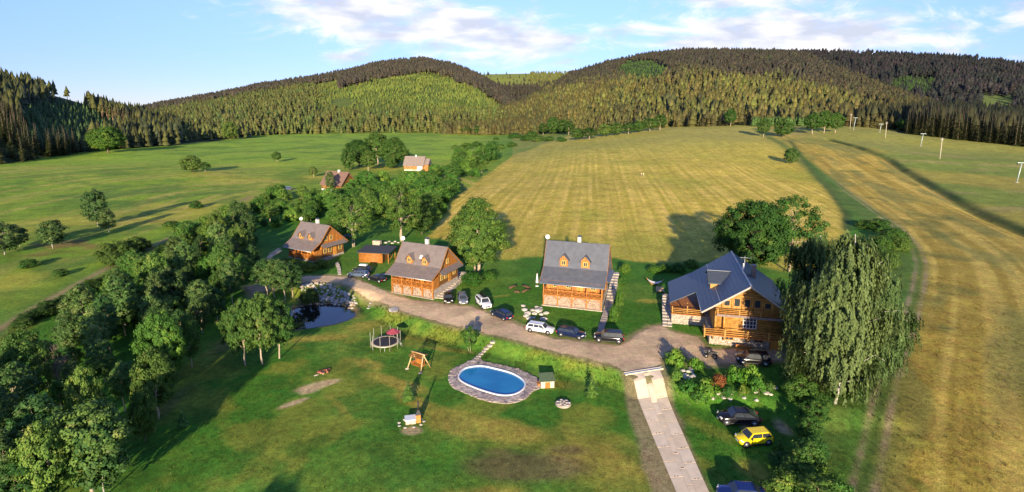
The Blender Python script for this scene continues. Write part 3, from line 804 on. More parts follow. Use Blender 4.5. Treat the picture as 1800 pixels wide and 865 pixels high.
def birch_proto(key, seed, H, W, nstr):
    rng = np.random.default_rng(seed)
    Cs, Ns, Cc = [], [], []
    mb = MB()
    tips = []
    lead = [(rng.normal() * .5, rng.normal() * .5, H * .93), (W * .16, .8, H * .86), (-W * .17, -.4, H * .74)]
    for i, tp in enumerate(lead):
        pts = limb_pts((0, 0, -.6 if i == 0 else H * .14), tp, rng, .025, 6)
        mb.tube(pts, [.20 * (1 - .3 * (i > 0)) * (1 - k / 6.6) + .02 for k in range(7)], 8)
        for j in range(28):
            f = rng.uniform(.07, .99); k = f * 6; a = np.array(pts[int(min(5, k))]); b = np.array(pts[int(min(5, k)) + 1]); s = a + (b - a) * (k - int(min(5, k)))
            an = rng.random() * 6.28; ln = W * .47 * (math.sin(math.pi * min(1, f * .72 + .26)) ** .8) * rng.uniform(.55, 1.1)
            e = s + np.array([math.cos(an) * ln, math.sin(an) * ln, ln * (rng.uniform(-.05, .6) if f > .2 else rng.uniform(.1, .5))])
            lp = limb_pts(s, e, rng, .05, 4)
            mb.tube(lp, [.075, .055, .04, .028, .015], 5, cap=False)
            tips.append((s, e, f))
    for n in range(nstr):
        s, e, f = tips[rng.integers(len(tips))]
        q = rng.uniform(.30, 1.05); p = s + (e - s) * q + rng.normal(size=3) * np.array([.5, .5, .3])
        L = rng.uniform(.5, 2.0) * (1.15 - .3 * f); m = int(8 + L * 9)
        out = np.array([p[0], p[1], 0]); out /= np.linalg.norm(out) + 1e-6
        tt = np.linspace(0, 1, m)[:, None]
        P = p + out * (.35 * np.sqrt(tt)) * L * .5 + np.array([0, 0, -1.0]) * tt ** 1.25 * L + rng.normal(size=(m, 3)) * .085
        Cs.append(P); Ns.append(out[None] * .9 + np.array([0, 0, .3]) + rng.normal(size=(m, 3)) * .3)
        k = rng.random(); base_c = G5[0] * (1 - k) + G5[1] * k
        Cc.append(base_c[None] * rng.uniform(.72, 1.28, (m, 1)))
    C = np.concatenate(Cs); N = np.concatenate(Ns); K = np.concatenate(Cc)
    keep = C[:, 2] > .3
    V, F = leaf_quads(C[keep], N[keep], .195, rng, 1.7, 2.5)
    crown = np_mesh(key + '_crown', V, F, M_LEAF, {'col': ('FACE', K[keep])})
    tr = mb.build(key + '_trunk', M_BIRCH); tm = tr.data; bpy.data.objects.remove(tr)
    PROTO[key] = (tm, crown, H, W)
birch_proto('birch0', 80, 15, 11.5, 4600)
for i in range(2): crown_proto('birchy%d' % i, 82 + i, 9, 4.6, 1.0, 85, 52, .26, .62, G2, SH_OVAL, .09, M_BIRCH, limbs=8)
def spruce_proto(key, seed, H, W, z0, whorls, per, pal, seg=3, bark=None, gap=0.0):
    """whorls of drooping boughs; every bough a chain of ragged quads"""
    rng = np.random.default_rng(seed); V = []; F = []; K = []
    for i in range(whorls):
        f = (i + rng.uniform(-.2, .2)) / whorls; f = min(max(f, 0), .99)
        z = z0 + (H * .985 - z0) * f ** .92
        r = W / 2 * (1 - f) ** .82 * rng.uniform(.82, 1.12) + .06
        nb = max(4, int(per * (1 - f * .55)))
        ph = rng.random() * 6.28; cc = pal[0] + (pal[1] - pal[0]) * rng.random()
        for k in range(nb):
            if rng.random() < gap: continue
            a = ph + 2 * math.pi * k / nb + rng.uniform(-.25, .25); L = r * rng.uniform(.7, 1.18)
            d = np.array([math.cos(a), math.sin(a), 0]); s = np.array([-d[1], d[0], 0]); wd = L * rng.uniform(.34, .52)
            prev = None
            c = cc * rng.uniform(.7, 1.3)
            for j in range(seg + 1):
                t = j / seg
                p = d * L * t + np.array([0, 0, z + .06 * L * math.sin(t * 3.1) - L * .34 * t * t])
                ww = wd * (.35 + .9 * math.sin(math.pi * min(1, t * .8 + .15))) * (0.06 if j == seg else 1) * rng.uniform(.8, 1.2)
                q = [p - s * ww / 2 - np.array([0, 0, ww * .22]), p + s * ww / 2 - np.array([0, 0, ww * .22])]
                b = len(V); V += q
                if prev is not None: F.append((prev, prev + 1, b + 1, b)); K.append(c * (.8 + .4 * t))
                prev = b
    crown = np_mesh(key + '_crown', np.array(V), np.array(F), M_NEEDLE, {'col': ('FACE', np.array(K))})
    tr = MB().tube([(0, 0, -.8), (0, 0, H * .4), (.02, 0, H * .97)], [H * .014 + .03, H * .010, .015], 6).build(key + '_trunk', bark or M_BARK)
    tm = tr.data; bpy.data.objects.remove(tr)
    PROTO[key] = (tm, crown, H, W)
SPAL = (C3(.060, .066, .020), C3(.115, .108, .028))
for i in range(3): spruce_proto('spruce%d' % i, 90 + i, 22, 6.4, 1.0, 25, 9, SPAL)
for i in range(2): spruce_proto('tallpine%d' % i, 95 + i, 24, 5.0, 13 - 2 * i, 13, 8, (C3(.045, .055, .018), C3(.08, .085, .025)), gap=.15, bark=mat('pine_bark%d' % i, (.33, .21, .12), .9, .3, 4))
spruce_proto('young0', 98, 3.6, 2.4, .15, 15, 9, (C3(.055, .115, .025), C3(.10, .17, .035)))
def dead_proto():
    rng = np.random.default_rng(4); mb = MB(); mb.tube([(0, 0, -.5), (.1, 0, 3), (.2, .1, 8)], [.16, .12, .02], 6)
    tr = mb.build('dead_trunk', M_BARK); tm = tr.data; bpy.data.objects.remove(tr)
    mb = MB()
    for i in range(46):
        z = rng.uniform(1.6, 7.6); a = rng.random() * 6.28; L = (8.6 - z) * rng.uniform(.3, .5)
        e = np.array([math.cos(a) * L, math.sin(a) * L, z + L * rng.uniform(.5, 1.1)])
        pts = limb_pts((.1, 0, z), e, rng, .06, 4); mb.tube(pts, [.05, .035, .028, .02, .01], 4, cap=False)
        for j in range(4):
            s = np.array(pts[rng.integers(1, 4)]); b = s + rng.normal(size=3) * L * .25 + np.array([0, 0, L * .2]); mb.tube([tuple(s), tuple(b)], [.02, .008], 3, cap=False)
    tr = mb.build('dead_twigs', mat('grey_twigs', (.20, .15, .11), .9)); cm = tr.data; bpy.data.objects.remove(tr)
    PROTO['dead0'] = (tm, cm, 8, 5)
dead_proto()

TREES = []
def look(h, w, tint, lo, hi):
    tone = float(np.mean(tint)); f = (h - lo) / (hi - lo)
    return ('tall' if f > .66 else 'low' if f < .33 else 'medium') + ' ' + ('slender' if w / h < .5 else 'broad' if w / h > .95 else 'rounded') + ' ' + ('dark green' if tone < .92 else 'bright green' if tone > 1.15 else 'mid green')
def plant(name, key, p, h, w, label, cat='tree', group=None, tint=None, rz=None, lean=0.0, trunk=True):
    tm, cm, H, W = PROTO[key]
    t = thing(name, label, cat, p, random.random() * 6.28 if rz is None else rz, group)
    t.scale = (w / W, w / W, h / H)
    if lean: t.rotation_euler = (random.uniform(-lean, lean), random.uniform(-lean, lean), t.rotation_euler[2])
    if trunk: link('trunk' if cat != 'shrub' else 'stem', tm, t)
    c = link('crown' if cat != 'shrub' else 'foliage', cm, t)
    if tint: c.color = (*tint, 1)
    TREES.append((p.x, p.y, w)); return t
def tree(name, key, px, pb, pt, wpx, label, **kw):
    p = ground(px, pb); return plant(name, key, p, max(.4, top_height(p, pt)), wpx * mpp(p), label, **kw)
def pick(rng, *keys): return keys[rng.integers(len(keys))]

# -- single trees in the left meadow
tree('birch_tree', 'birchy0', 172, 398, 328, 34, 'taller slim birch of the pair in the left meadow, dark shadow behind it', rz=1)
tree('birch_tree', 'birchy1', 191, 408, 365, 24, 'shorter birch standing right beside the slim tall one in the left meadow')
tree('birch_tree', 'birchy1', 94, 437, 384, 38, 'round topped birch with pale trunk left of the birch pair in the meadow')
tree('birch_tree', 'birchy0', 35, 434, 396, 24, 'small birch between the left edge and the round topped birch')
tree('birch_tree', 'birchy0', 8, 448, 386, 44, 'birch cut by the left edge of the picture')
tree('field_tree', 'bushy0', 338, 303, 272, 34, 'round dark tree alone in the left meadow below the forest')
tree('field_tree', 'ash1', 361, 302, 284, 16, 'little tree touching the round dark tree in the left meadow')
tree('field_tree', 'ash0', 487, 285, 266, 16, 'small lollipop tree alone in the far left meadow')
tree('field_tree', 'maple0', 190, 269, 221, 56, 'bright green broad tree in front of the left spruce forest', tint=(1.5, 1.45, 1.2))
tree('field_tree', 'bushy1', 404, 246, 212, 26, 'broad dark tree at the far edge of the left meadow')
tree('field_tree', 'ash2', 551, 312, 291, 14, 'slim small tree left of the brown cottage roof')
rngT = np.random.default_rng(77)
for i, (x, b, tp, w) in enumerate([(190, 458, 425, 34), (215, 452, 420, 38), (240, 444, 415, 34), (252, 440, 418, 26), (200, 466, 440, 28)]):
    tree('meadow_bush', 'willow%d' % (i % 3), x, b, tp, w, 'bush of the dark thicket just above the left dirt path', cat='shrub', group='thicket bushes above the left path', tint=(.6, .62, .7))
for i, (x, b, tp, w) in enumerate([(345, 366, 352, 22), (300, 398, 388, 26), (50, 470, 455, 30), (105, 485, 472, 26)]):
    tree('meadow_bush', 'willow%d' % (i % 3), x, b, tp, w, 'low weedy bush scattered in the left meadow', cat='shrub', group='low bushes in the left meadow', tint=(.7, .8, .8))
# -- dark hedge below the left path
for i in range(26):
    f = i / 25; x = 40 + f * 300 + rngT.uniform(-4, 4); y = 572 - f * 152 + rngT.uniform(-2, 4)
    tree('hedge_bush', 'willow%d' % (i % 3), x, y, y - rngT.uniform(15, 24) * (1 - .35 * f), 34 * (1 - .3 * f), 'dark bush in the hedge running below the left dirt path', cat='shrub', group='hedge below the left path', tint=(.42, .5, .5))
# -- the tree belt on the left
def scatter_px(poly, n, mind, rng, tries=6000):
    P = np.array(poly); x0, y0 = P.min(0); x1, y1 = P.max(0); out = []
    w = FL([(a, b) for a, b in poly])
    wp = np.array(w); wx0, wy0 = wp.min(0); wx1, wy1 = wp.max(0)
    for _ in range(tries):
        if len(out) >= n: break
        x = rng.uniform(wx0, wx1); y = rng.uniform(wy0, wy1)
        if poly_sd(w, np.array([x]), np.array([y]))[0] < 0: continue
        if all((x - a) ** 2 + (y - b) ** 2 > mind * mind for a, b in out): out.append((x, y))
    return out
BELT = [(-60, 900), (70, 900), (185, 860), (235, 790), (285, 705), (330, 640), (395, 560), (455, 500), (450, 450), (430, 400), (400, 410), (330, 470), (250, 520), (170, 580), (60, 680), (-60, 760)]
bl = scatter_px(BELT, 68, 3.7, rngT)
for i, (x, y) in enumerate(bl):
    p = Vector((x, y, hz(x, y)))
    far = sstep(60, 120, y)
    key = pick(rngT, 'ash0', 'ash1', 'alder0', 'alder1', 'alder2', 'alder0', 'alder1', 'alder2', 'bushy1', 'birchy0')
    h = rngT.uniform(6.5, 12.0) * (1.0 if not key.startswith('bushy') else .7) * (1 - .12 * float(far)); w = h * rngT.uniform(.32, .50)
    ppx = project(x, y, 0)[0]
    tint = tuple(np.array([1.05, 1.1, 1.0]) * rngT.uniform(.7, 1.4))
    near = 'at the dark lower left corner' if y < 66 else ('along the mown lane left of the pond' if y < 92 else 'left of the first cottage')
    plant('belt_tree', key, p, h, w, look(h, w, tint, 6, 12) + ' tree of the belt ' + near, group='tree belt ' + near, tint=tint, lean=.06)
tree('bright_tree', 'maple0', 292, 672, 545, 74, 'bright green tree with bare lower trunk on the inner edge of the belt', tint=(1.6, 1.7, 1.4))
tree('dead_tree', 'dead0', 110, 718, 605, 75, 'leafless grey brown tree amid the dark belt at lower left')
tree('leafy_tree', 'ash1', 165, 862, 705, 125, 'largest pale green tree near the lower left corner', tint=(1.0, 1.1, 1.2))
tree('leafy_tree', 'ash2', 55, 905, 790, 110, 'dark bushy tree cut by the bottom edge at far left', tint=(.7, .85, .85))
# understorey of the belt
ul = scatter_px([(60, 600), (170, 520), (300, 440), (400, 385), (480, 350), (560, 345), (560, 390), (500, 400), (440, 440), (420, 500), (350, 560), (250, 600), (120, 640)], 84, 2.5, rngT)
for i, (x, y) in enumerate(ul):
    p = Vector((x, y, hz(x, y))); h = rngT.uniform(2.6, 6.5)
    key = pick(rngT, 'willow0', 'willow1', 'willow2', 'bushy0', 'bushy1', 'ash1')
    where = 'between the left path and the belt' if y < 125 else 'behind the first cottage on the left'
    w = h * rngT.uniform(.75, 1.05); tint = tuple(np.array([1.0, 1.12, 1.0]) * rngT.uniform(.75, 1.25))
    plant('thicket_bush', key, p, h, w, look(h, w, tint, 2.6, 6.5) + ' bush of the thicket ' + where, cat='shrub', group='thicket ' + where, tint=tint)
# -- trees by the pond and the lane
for x, b, tp, w, lb in [(432, 642, 523, 58, 'tree with pale leaning trunk at the left of the pond clump'), (462, 640, 512, 62, 'middle tree of the clump standing before the pond'), (491, 630, 522, 54, 'tree of the pond clump nearest the water'), (415, 622, 535, 46, 'slim tree behind the left side of the pond clump')]:
    tree('pond_tree', 'ash%d' % (x % 3), x, b, tp, w, lb, tint=(.85, .95, .9))
for x, b, tp, w, lb in [(484, 523, 452, 46, 'young tree with bare stem by the pond before the first cottage'), (500, 530, 456, 40, 'thin stemmed tree at the left bank of the pond'), (470, 520, 452, 44, 'young tree hiding the parked cars left of the pond'), (515, 524, 458, 32, 'smallest thin tree on the pond bank by the gravel')]:
    tree('pond_tree', 'alder%d' % (x % 2), x, b, tp, w, lb, tint=(.95, 1.05, .95))
tree('grey_bush', 'willow1', 545, 533, 503, 34, 'grey leaved bush growing among the pond stones', cat='shrub', tint=(.9, .75, .9))
for x, b, tp, w in [(520, 478, 460, 36), (545, 476, 462, 34), (565, 470, 455, 26), (505, 470, 452, 26)]:
    tree('garden_bush', 'willow%d' % (x % 3), x, b, tp, w, 'yellow green bush on the bank below the first cottage', cat='shrub', group='bushes below the first cottage', tint=(1.2, 1.05, .8))
# -- trees around and behind the first two cottages
tree('trunked_tree', 'airy0', 621, 434, 338, 76, 'tall tree with forked pale trunk beside the first cottage', tint=(.8, .88, .85))
tree('trunked_tree', 'airy0', 706, 424, 318, 78, 'tall tree with several pale stems behind the shed', tint=(.68, .78, .75), rz=2)
tree('big_tree', 'poplar0', 838, 478, 339, 90, 'big dense tree right of the second cottage', tint=(.95, 1.0, .85), rz=.5)
tree('dark_bush', 'bushy1', 742, 412, 352, 46, 'dark round tree on the edge of the hay field', tint=(.55, .62, .6))
tree('red_bush', 'bushy0', 569, 352, 336, 10, 'small dark red leaved tree below the brown cottage', tint=(1.6, .32, .6))
tree('silver_spruce', 'young0', 597, 366, 344, 15, 'small silver grey spruce below the brown cottage', tint=(2.2, 1.7, 3.2))
tree('cottage_tree', 'alder0', 581, 340, 300, 17, 'slender tree in front of the brown cottage', tint=(1, 1, 1))
for x, b, tp, w, k, lb in [(632, 292, 244, 46, 'maple0', 'left and lowest tree of the tall group by the far cottage'), (664, 290, 230, 44, 'ash0', 'tallest tree of the group left of the far cottage'), (695, 293, 238, 40, 'poplar0', 'tree of the group touching the far cottage roof'), (688, 297, 272, 20, 'bushy1', 'dark round bush beside the far cottage gable'), (648, 300, 262, 26, 'ash2', 'yellowish tree in the middle of the group by the far cottage'), (612, 300, 258, 24, 'bushy0', 'outermost left tree of the group by the far cottage')]:
    tree('cottage_tree', k, x, b, tp, w, lb, tint=(.85, .9, .8))
SB = [(560, 368), (600, 345), (640, 320), (690, 318), (740, 318), (780, 300), (800, 275), (860, 262), (880, 272), (850, 300), (815, 330), (785, 375), (755, 410), (715, 412), (660, 398), (600, 392), (560, 390)]
for i, (x, y) in enumerate(scatter_px(SB, 120, 4.2, rngT)):
    p = Vector((x, y, hz(x, y))); h = rngT.uniform(3.2, 8.5) if x < -20 else rngT.uniform(2.5, 6)
    key = pick(rngT, 'willow0', 'willow1', 'willow2', 'bushy0', 'bushy1', 'ash0', 'ash1')
    where = 'behind the shed and the first two cottages' if y < 200 else 'along the brook up to the far cottage'
    w = h * rngT.uniform(.8, 1.15); tint = tuple(np.array([1.05, 1.2, 1.0]) * rngT.uniform(.75, 1.25))
    plant('brook_bush', key, p, h, w, look(h, w, tint, 2.5, 8.5) + ' bush of the belt ' + where, cat='shrub', group='bushes ' + where, tint=tint)
for i, (x, b, tp, w) in enumerate([(820, 262, 250, 22), (838, 258, 248, 20), (865, 282, 246, 26), (842, 288, 268, 30), (812, 292, 272, 34), (880, 262, 252, 14), (872, 246, 240, 10), (900, 258, 249, 18), (925, 247, 236, 26), (945, 248, 238, 30), (965, 248, 239, 20), (985, 248, 240, 16), (905, 243, 233, 24), (990, 249, 242, 12), (935, 240, 230, 20), (800, 262, 254, 12)]):
    tree('valley_bush', 'willow%d' % (i % 3), x, b, tp, w, 'round bush in the valley between the two far meadows', cat='shrub', group='bushes in the valley', tint=(.75, .85, .85))
for i, (x, b, tp, w) in enumerate([(1015, 246, 224, 24), (1036, 245, 223, 26), (1062, 240, 216, 24), (1082, 238, 214, 26), (1105, 236, 215, 24), (1122, 233, 212, 22), (1142, 231, 206, 26), (1160, 229, 200, 24), (972, 236, 204, 24), (990, 236, 208, 22), (840, 236, 220, 26), (818, 236, 221, 20), (1000, 237, 212, 20), (955, 237, 215, 18)]):
    tree('edge_tree', pick(rngT, 'bushy0', 'bushy1', 'ash1'), x, b, tp, w, 'broadleaf tree in the row at the foot of the spruce hill', group='broadleaf row below the spruce hill', tint=tuple(np.array([.75, .82, .75]) * rngT.uniform(.8, 1.2)))
# -- the right hand side
tree('garden_tree', 'maple0', 1322, 482, 348, 116, 'dark green maple behind the log house roof', tint=(.85, .95, .85), rz=.3)
tree('garden_tree', 'airy0', 1388, 478, 340, 112, 'loose light green tree right of the dark maple', tint=(.8, .9, .9), rz=1.2)
tree('weeping_birch', 'birch0', 1466, 708, 388, 172, 'great weeping birch with white trunk right of the log house', rz=.4)
tree('weeping_birch', 'birch0', 1428, 625, 398, 118, 'second weeping birch half hidden behind the great one', rz=2.2, tint=(.8, .9, .82))
tree('weeping_birch', 'birch0', 1530, 660, 462, 112, 'weeping birch nearest the farm track', rz=4.2, tint=(.85, .95, .85))
for i, (x, b, tp, w) in enumerate([(1405, 705, 660, 55), (1430, 745, 700, 48), (1420, 778, 730, 40), (1470, 700, 665, 44), (1395, 680, 640, 50), (1440, 720, 690, 40)]):
    tree('hedge_bush', 'bushy%d' % (i % 2), x, b, tp, w, 'dark bush under the great weeping birch', cat='shrub', group='bushes under the birch', tint=(.75, .9, .75))
for i, (x, b, tp, w) in enumerate([(1374, 824, 797, 44), (1398, 848, 806, 56), (1384, 872, 826, 66), (1354, 866, 846, 40), (1425, 872, 822, 60), (1416, 842, 782, 54), (1420, 830, 770, 60), (1450, 880, 825, 60), (1440, 905, 840, 70), (1430, 810, 765, 44), (1368, 796, 778, 18), (1470, 900, 840, 60)]):
    tree('corner_bush', ('ash1', 'bushy0', 'willow0', 'willow2')[i % 4], x, b, tp, w, ('tall', 'low', 'spreading', 'narrow')[i % 4] + ' ' + ('bluish', 'bright green', 'mid green')[i % 3] + ' bush of the clump below the yellow car', cat='shrub', group='bush clump below the yellow car', rz=i, tint=((.75, .95, 1.0), (1.2, 1.3, 1.0), (1.0, 1.1, 1.0))[i % 3])
for i, (x, b, tp, w) in enumerate([(1545, 405, 383, 40), (1570, 425, 398, 44), (1580, 440, 415, 36), (1550, 440, 412, 40), (1520, 400, 385, 30), (1562, 470, 440, 34), (1535, 465, 440, 30)]):
    tree('track_bush', 'willow%d' % (i % 3), x, b, tp, w, 'wild bush in the patch beside the bend of the farm track', cat='shrub', group='bushes by the track bend', tint=(.65, .75, .75))
tree('field_tree', 'bushy0', 1390, 288, 259, 24, 'round bush tree on the strip between the two mown fields')
tree('field_tree', 'ash0', 1342, 241, 206, 22, 'left tree of the dark pair on top of the hay field', tint=(.7, .8, .75))
tree('field_tree', 'bushy1', 1376, 241, 207, 32, 'broader right tree of the pair on top of the hay field', tint=(.7, .8, .75))
for x, b, tp, w, lb in [(1428, 236, 196, 28, 'left tree of the clump by the ski lift'), (1448, 234, 192, 28, 'middle tree of the clump by the ski lift'), (1468, 234, 196, 26, 'right tree of the clump by the ski lift'), (1284, 222, 190, 20, 'lone dark green tree against the spruce hill')]:
    tree('field_tree', 'ash%d' % (x % 3), x, b, tp, w, lb, tint=(.75, .88, .75))
for i, (x, b, tp, w) in enumerate([(1550, 224, 208, 22), (1568, 226, 207, 24), (1588, 230, 208, 26), (1604, 233, 210, 22), (1540, 222, 211, 14)]):
    tree('edge_tree', 'bushy%d' % (i % 2), x, b, tp, w, 'small green tree at the near end of the dark spruce wall', group='small trees at the spruce wall', tint=(.55, .7, .65))
# -- garden plants
for x, b, tp, w, lb in [(718, 703, 668, 28, 'young spruce on the lawn left of the swing shadow'), (1040, 697, 655, 26, 'young spruce on the lawn right of the pool'), (322, 750, 710, 22, 'young spruce in the shaded lane beside the belt')]:
    tree('young_spruce', 'young0', x, b, tp, w, lb, tint=(1, 1.15, .9))
tree('sapling', 'sap0', 826, 617, 573, 26, 'small staked sapling on the bank above the pool')
SHR = [(1186, 640, 612, 28, 'shrub0', (.8, 1.1, .7)), (1222, 650, 626, 24, 'shrub0', (.7, 1, .6)), (1190, 668, 650, 22, 'shrub1', (.9, 1.2, .9)), (1212, 690, 668, 34, 'shrub1', (.8, 1.15, .8)), (1240, 690, 664, 36, 'shrub0', (.7, 1.0, .65)), (1230, 705, 685, 30, 'shrub1', (.8, 1.1, .8)),
       (1290, 670, 640, 26, 'shrub0', (.85, 1.2, .7)), (1318, 672, 638, 32, 'shrub0', (.8, 1.15, .7)), (1330, 688, 662, 26, 'shrub1', (.9, 1.25, .8)), (1280, 695, 678, 22, 'shrub1', (.6, .9, .7)), (1352, 685, 672, 18, 'shrub1', (.9, 1, 1.1)), (1305, 690, 676, 16, 'shrub0', (1, 1, .7))]
for i, (x, b, tp, w, k, tn) in enumerate(SHR):
    tree('garden_shrub', k, x, b, tp, w, 'green shrub in the rock garden before the log house', cat='shrub', group='rock garden shrubs', tint=tn)
tree('red_shrub', 'shrub1', 1263, 680, 658, 26, 'dark red leaved shrub in the rock garden', cat='shrub', tint=(2.0, .45, .8))
for i, (x, b, tp, w) in enumerate([(1088, 540, 505, 14), (1080, 565, 535, 20), (1100, 480, 462, 20), (1092, 500, 485, 16), (775, 480, 465, 20), (830, 500, 478, 40), (860, 490, 476, 30), (1190, 478, 462, 30), (1170, 476, 464, 26), (1215, 470, 455, 28), (1150, 478, 466, 24)]):
    tree('garden_bush', 'willow%d' % (i % 3), x, b, tp, w, 'low green bush along the hay field behind the cottages', cat='shrub', group='low bushes behind the cottages', tint=(.7, .9, .7))

# -- trees just below the frame, their shadows reach into the picture
for x, y, h, w, lb in [(-25, 15, 9, 8.0, 'tree standing below the lower edge left of the middle'), (-18, 17, 7.4, 5.0, 'low tree standing below the lower edge near the middle')]:
    plant('near_tree', 'ash1', Vector((x, y, hz(x, y))), h, w, lb)

# -- spruces of the forest edges, one by one
n_sp = 0
srng = np.random.default_rng(9)
cand = []
hl = HILLS['left_forest_hill']
px, t, X, Y, Z = hl.scatter(2600, srng)
py = project(X, Y, Z)[1]
acc = []; rest = []
order = np.argsort(Y)
for i in order:
    if px[i] < -40: continue
    if any((X[i] - a) ** 2 + (Y[i] - b) ** 2 < (3.6 if j < 170 else 3.0) ** 2 for j, (a, b) in enumerate(acc[-400:])): continue
    inplant = poly_sd([(45, 205), (100, 182), (150, 186), (205, 222), (205, 245), (110, 262), (60, 262)], np.array([px[i]]), np.array([py[i]]))[0] > 0
    clear = poly_sd([(95, 160), (158, 168), (165, 190), (130, 188), (98, 178)], np.array([px[i]]), np.array([py[i]]))[0] > 0
    if clear and srng.random() < .93: continue
    acc.append((X[i], Y[i]))
    pineband = (px[i] > 158) and (px[i] < 262) and (py[i] < 236) and (py[i] > 205)
    rest.append((i, inplant, pineband))
npine = 0
lab_l = 'olive brown spruce at the front of the left forest'
m = 0
P2 = []; H2 = []; C2 = []; K2 = []
for i, inplant, pineband in rest:
    p = Vector((X[i], Y[i], Z[i] - .4))
    if inplant:
        P2.append(p); H2.append(srng.uniform(9, 12)); C2.append(C3(.060, .105, .030) * srng.uniform(.8, 1.2)); K2.append('spruce')
    elif pineband and npine < 34:
        npine += 1
        plant('pine_tree', 'tallpine%d' % (m % 2), p, srng.uniform(19, 27), 5.4, 'tall bare stemmed pine in the row on the left hill', group='bare stemmed pines on the left hill')
    elif m < 130 and Y[i] < 600:
        plant('spruce_tree', 'spruce%d' % (m % 3), p, srng.uniform(17, 25), srng.uniform(7.5, 9.5), lab_l, group='spruces at the front of the left forest', tint=(.75, .92, .85)); m += 1
    else:
        P2.append(p); H2.append(srng.uniform(16, 25)); C2.append((OLIVE * .8 if srng.random() < .7 else DARK * 1.4) * srng.uniform(.7, 1.25)); K2.append('spruce' if srng.random() < .8 else 'pine')
o = forest_mesh('left_hill_forest', np.array([tuple(v) for v in P2]), np.array(H2), np.array(C2), K2)
tag(o, 'mixed spruce wood on the hill at the far left', 'forest', None, 'stuff')
# right wall of dark spruces
m = 0; P2 = []; H2 = []; C2 = []
hl = HILLS['right_wood_hill']
for row in range(7):
    s = 1590.0 + row * 3
    while s < 1850:
        t = .02 + row * .10 + srng.uniform(-.02, .02)
        a, b, c = hl.z(np.array([s]), np.array([t])); p = Vector((a[0], b[0], c[0] - .4))
        h = srng.uniform(25, 31) * (1 if s > 1620 else .8)
        if row < 3 and m < 110: plant('spruce_tree', 'spruce%d' % (m % 3), p, h, srng.uniform(6.2, 8), 'dark spruce in the tall wall of trees at the right', group='dark spruce wall at the right', tint=(.32, .40, .42)); m += 1
        else: P2.append(tuple(p)); H2.append(h); C2.append(C3(.026, .032, .015) * srng.uniform(.7, 1.3))
        s += srng.uniform(5, 8)
for k in range(500):
    s = srng.uniform(1500, 2040); t = srng.uniform(.05, 1.0); a, b, c = hl.z(np.array([s]), np.array([t]))
    if s < 1590 and t < .3: continue
    P2.append((a[0], b[0], c[0] - .4)); H2.append(srng.uniform(20, 29)); C2.append(C3(.045, .046, .017) * srng.uniform(.7, 1.3))
o = forest_mesh('right_wall_forest', np.array(P2), np.array(H2), np.array(C2), ['spruce'] * len(P2), 1.1)
tag(o, 'dark spruce wood behind the tall wall of trees at the right', 'forest', None, 'stuff')
# foot of the spruce hill
m = 0
for row in range(2):
    s = 868.0
    while s < 1600 and m < 70:
        hl = HILLS['spruce_hill']; a, b, c = hl.z(np.array([s]), np.array([.0 + row * .02])); p = Vector((a[0], b[0], c[0] - .6))
        if not (1320 < s < 1475): plant('spruce_tree', 'spruce%d' % (m % 3), p, srng.uniform(14, 21), srng.uniform(5, 6.5), 'spruce in the front row at the foot of the long hill', group='front row of the long hill'); m += 1
        s += srng.uniform(11, 24)
P2 = []; H2 = []; C2 = []
for k in range(650):
    s = srng.uniform(1322, 1470); f = srng.random()
    p = ground(s, 222 - f * 4); P2.append((p.x, p.y, p.z - .3)); H2.append(srng.uniform(8, 10.5)); C2.append(C3(.07, .125, .028) * srng.uniform(.75, 1.25))
o = forest_mesh('young_plantation', np.array(P2), np.array(H2), np.array(C2), ['spruce'] * len(P2), 1.2)
tag(o, 'block of fresh green young conifers on top of the hay field', 'plantation', None, 'stuff')

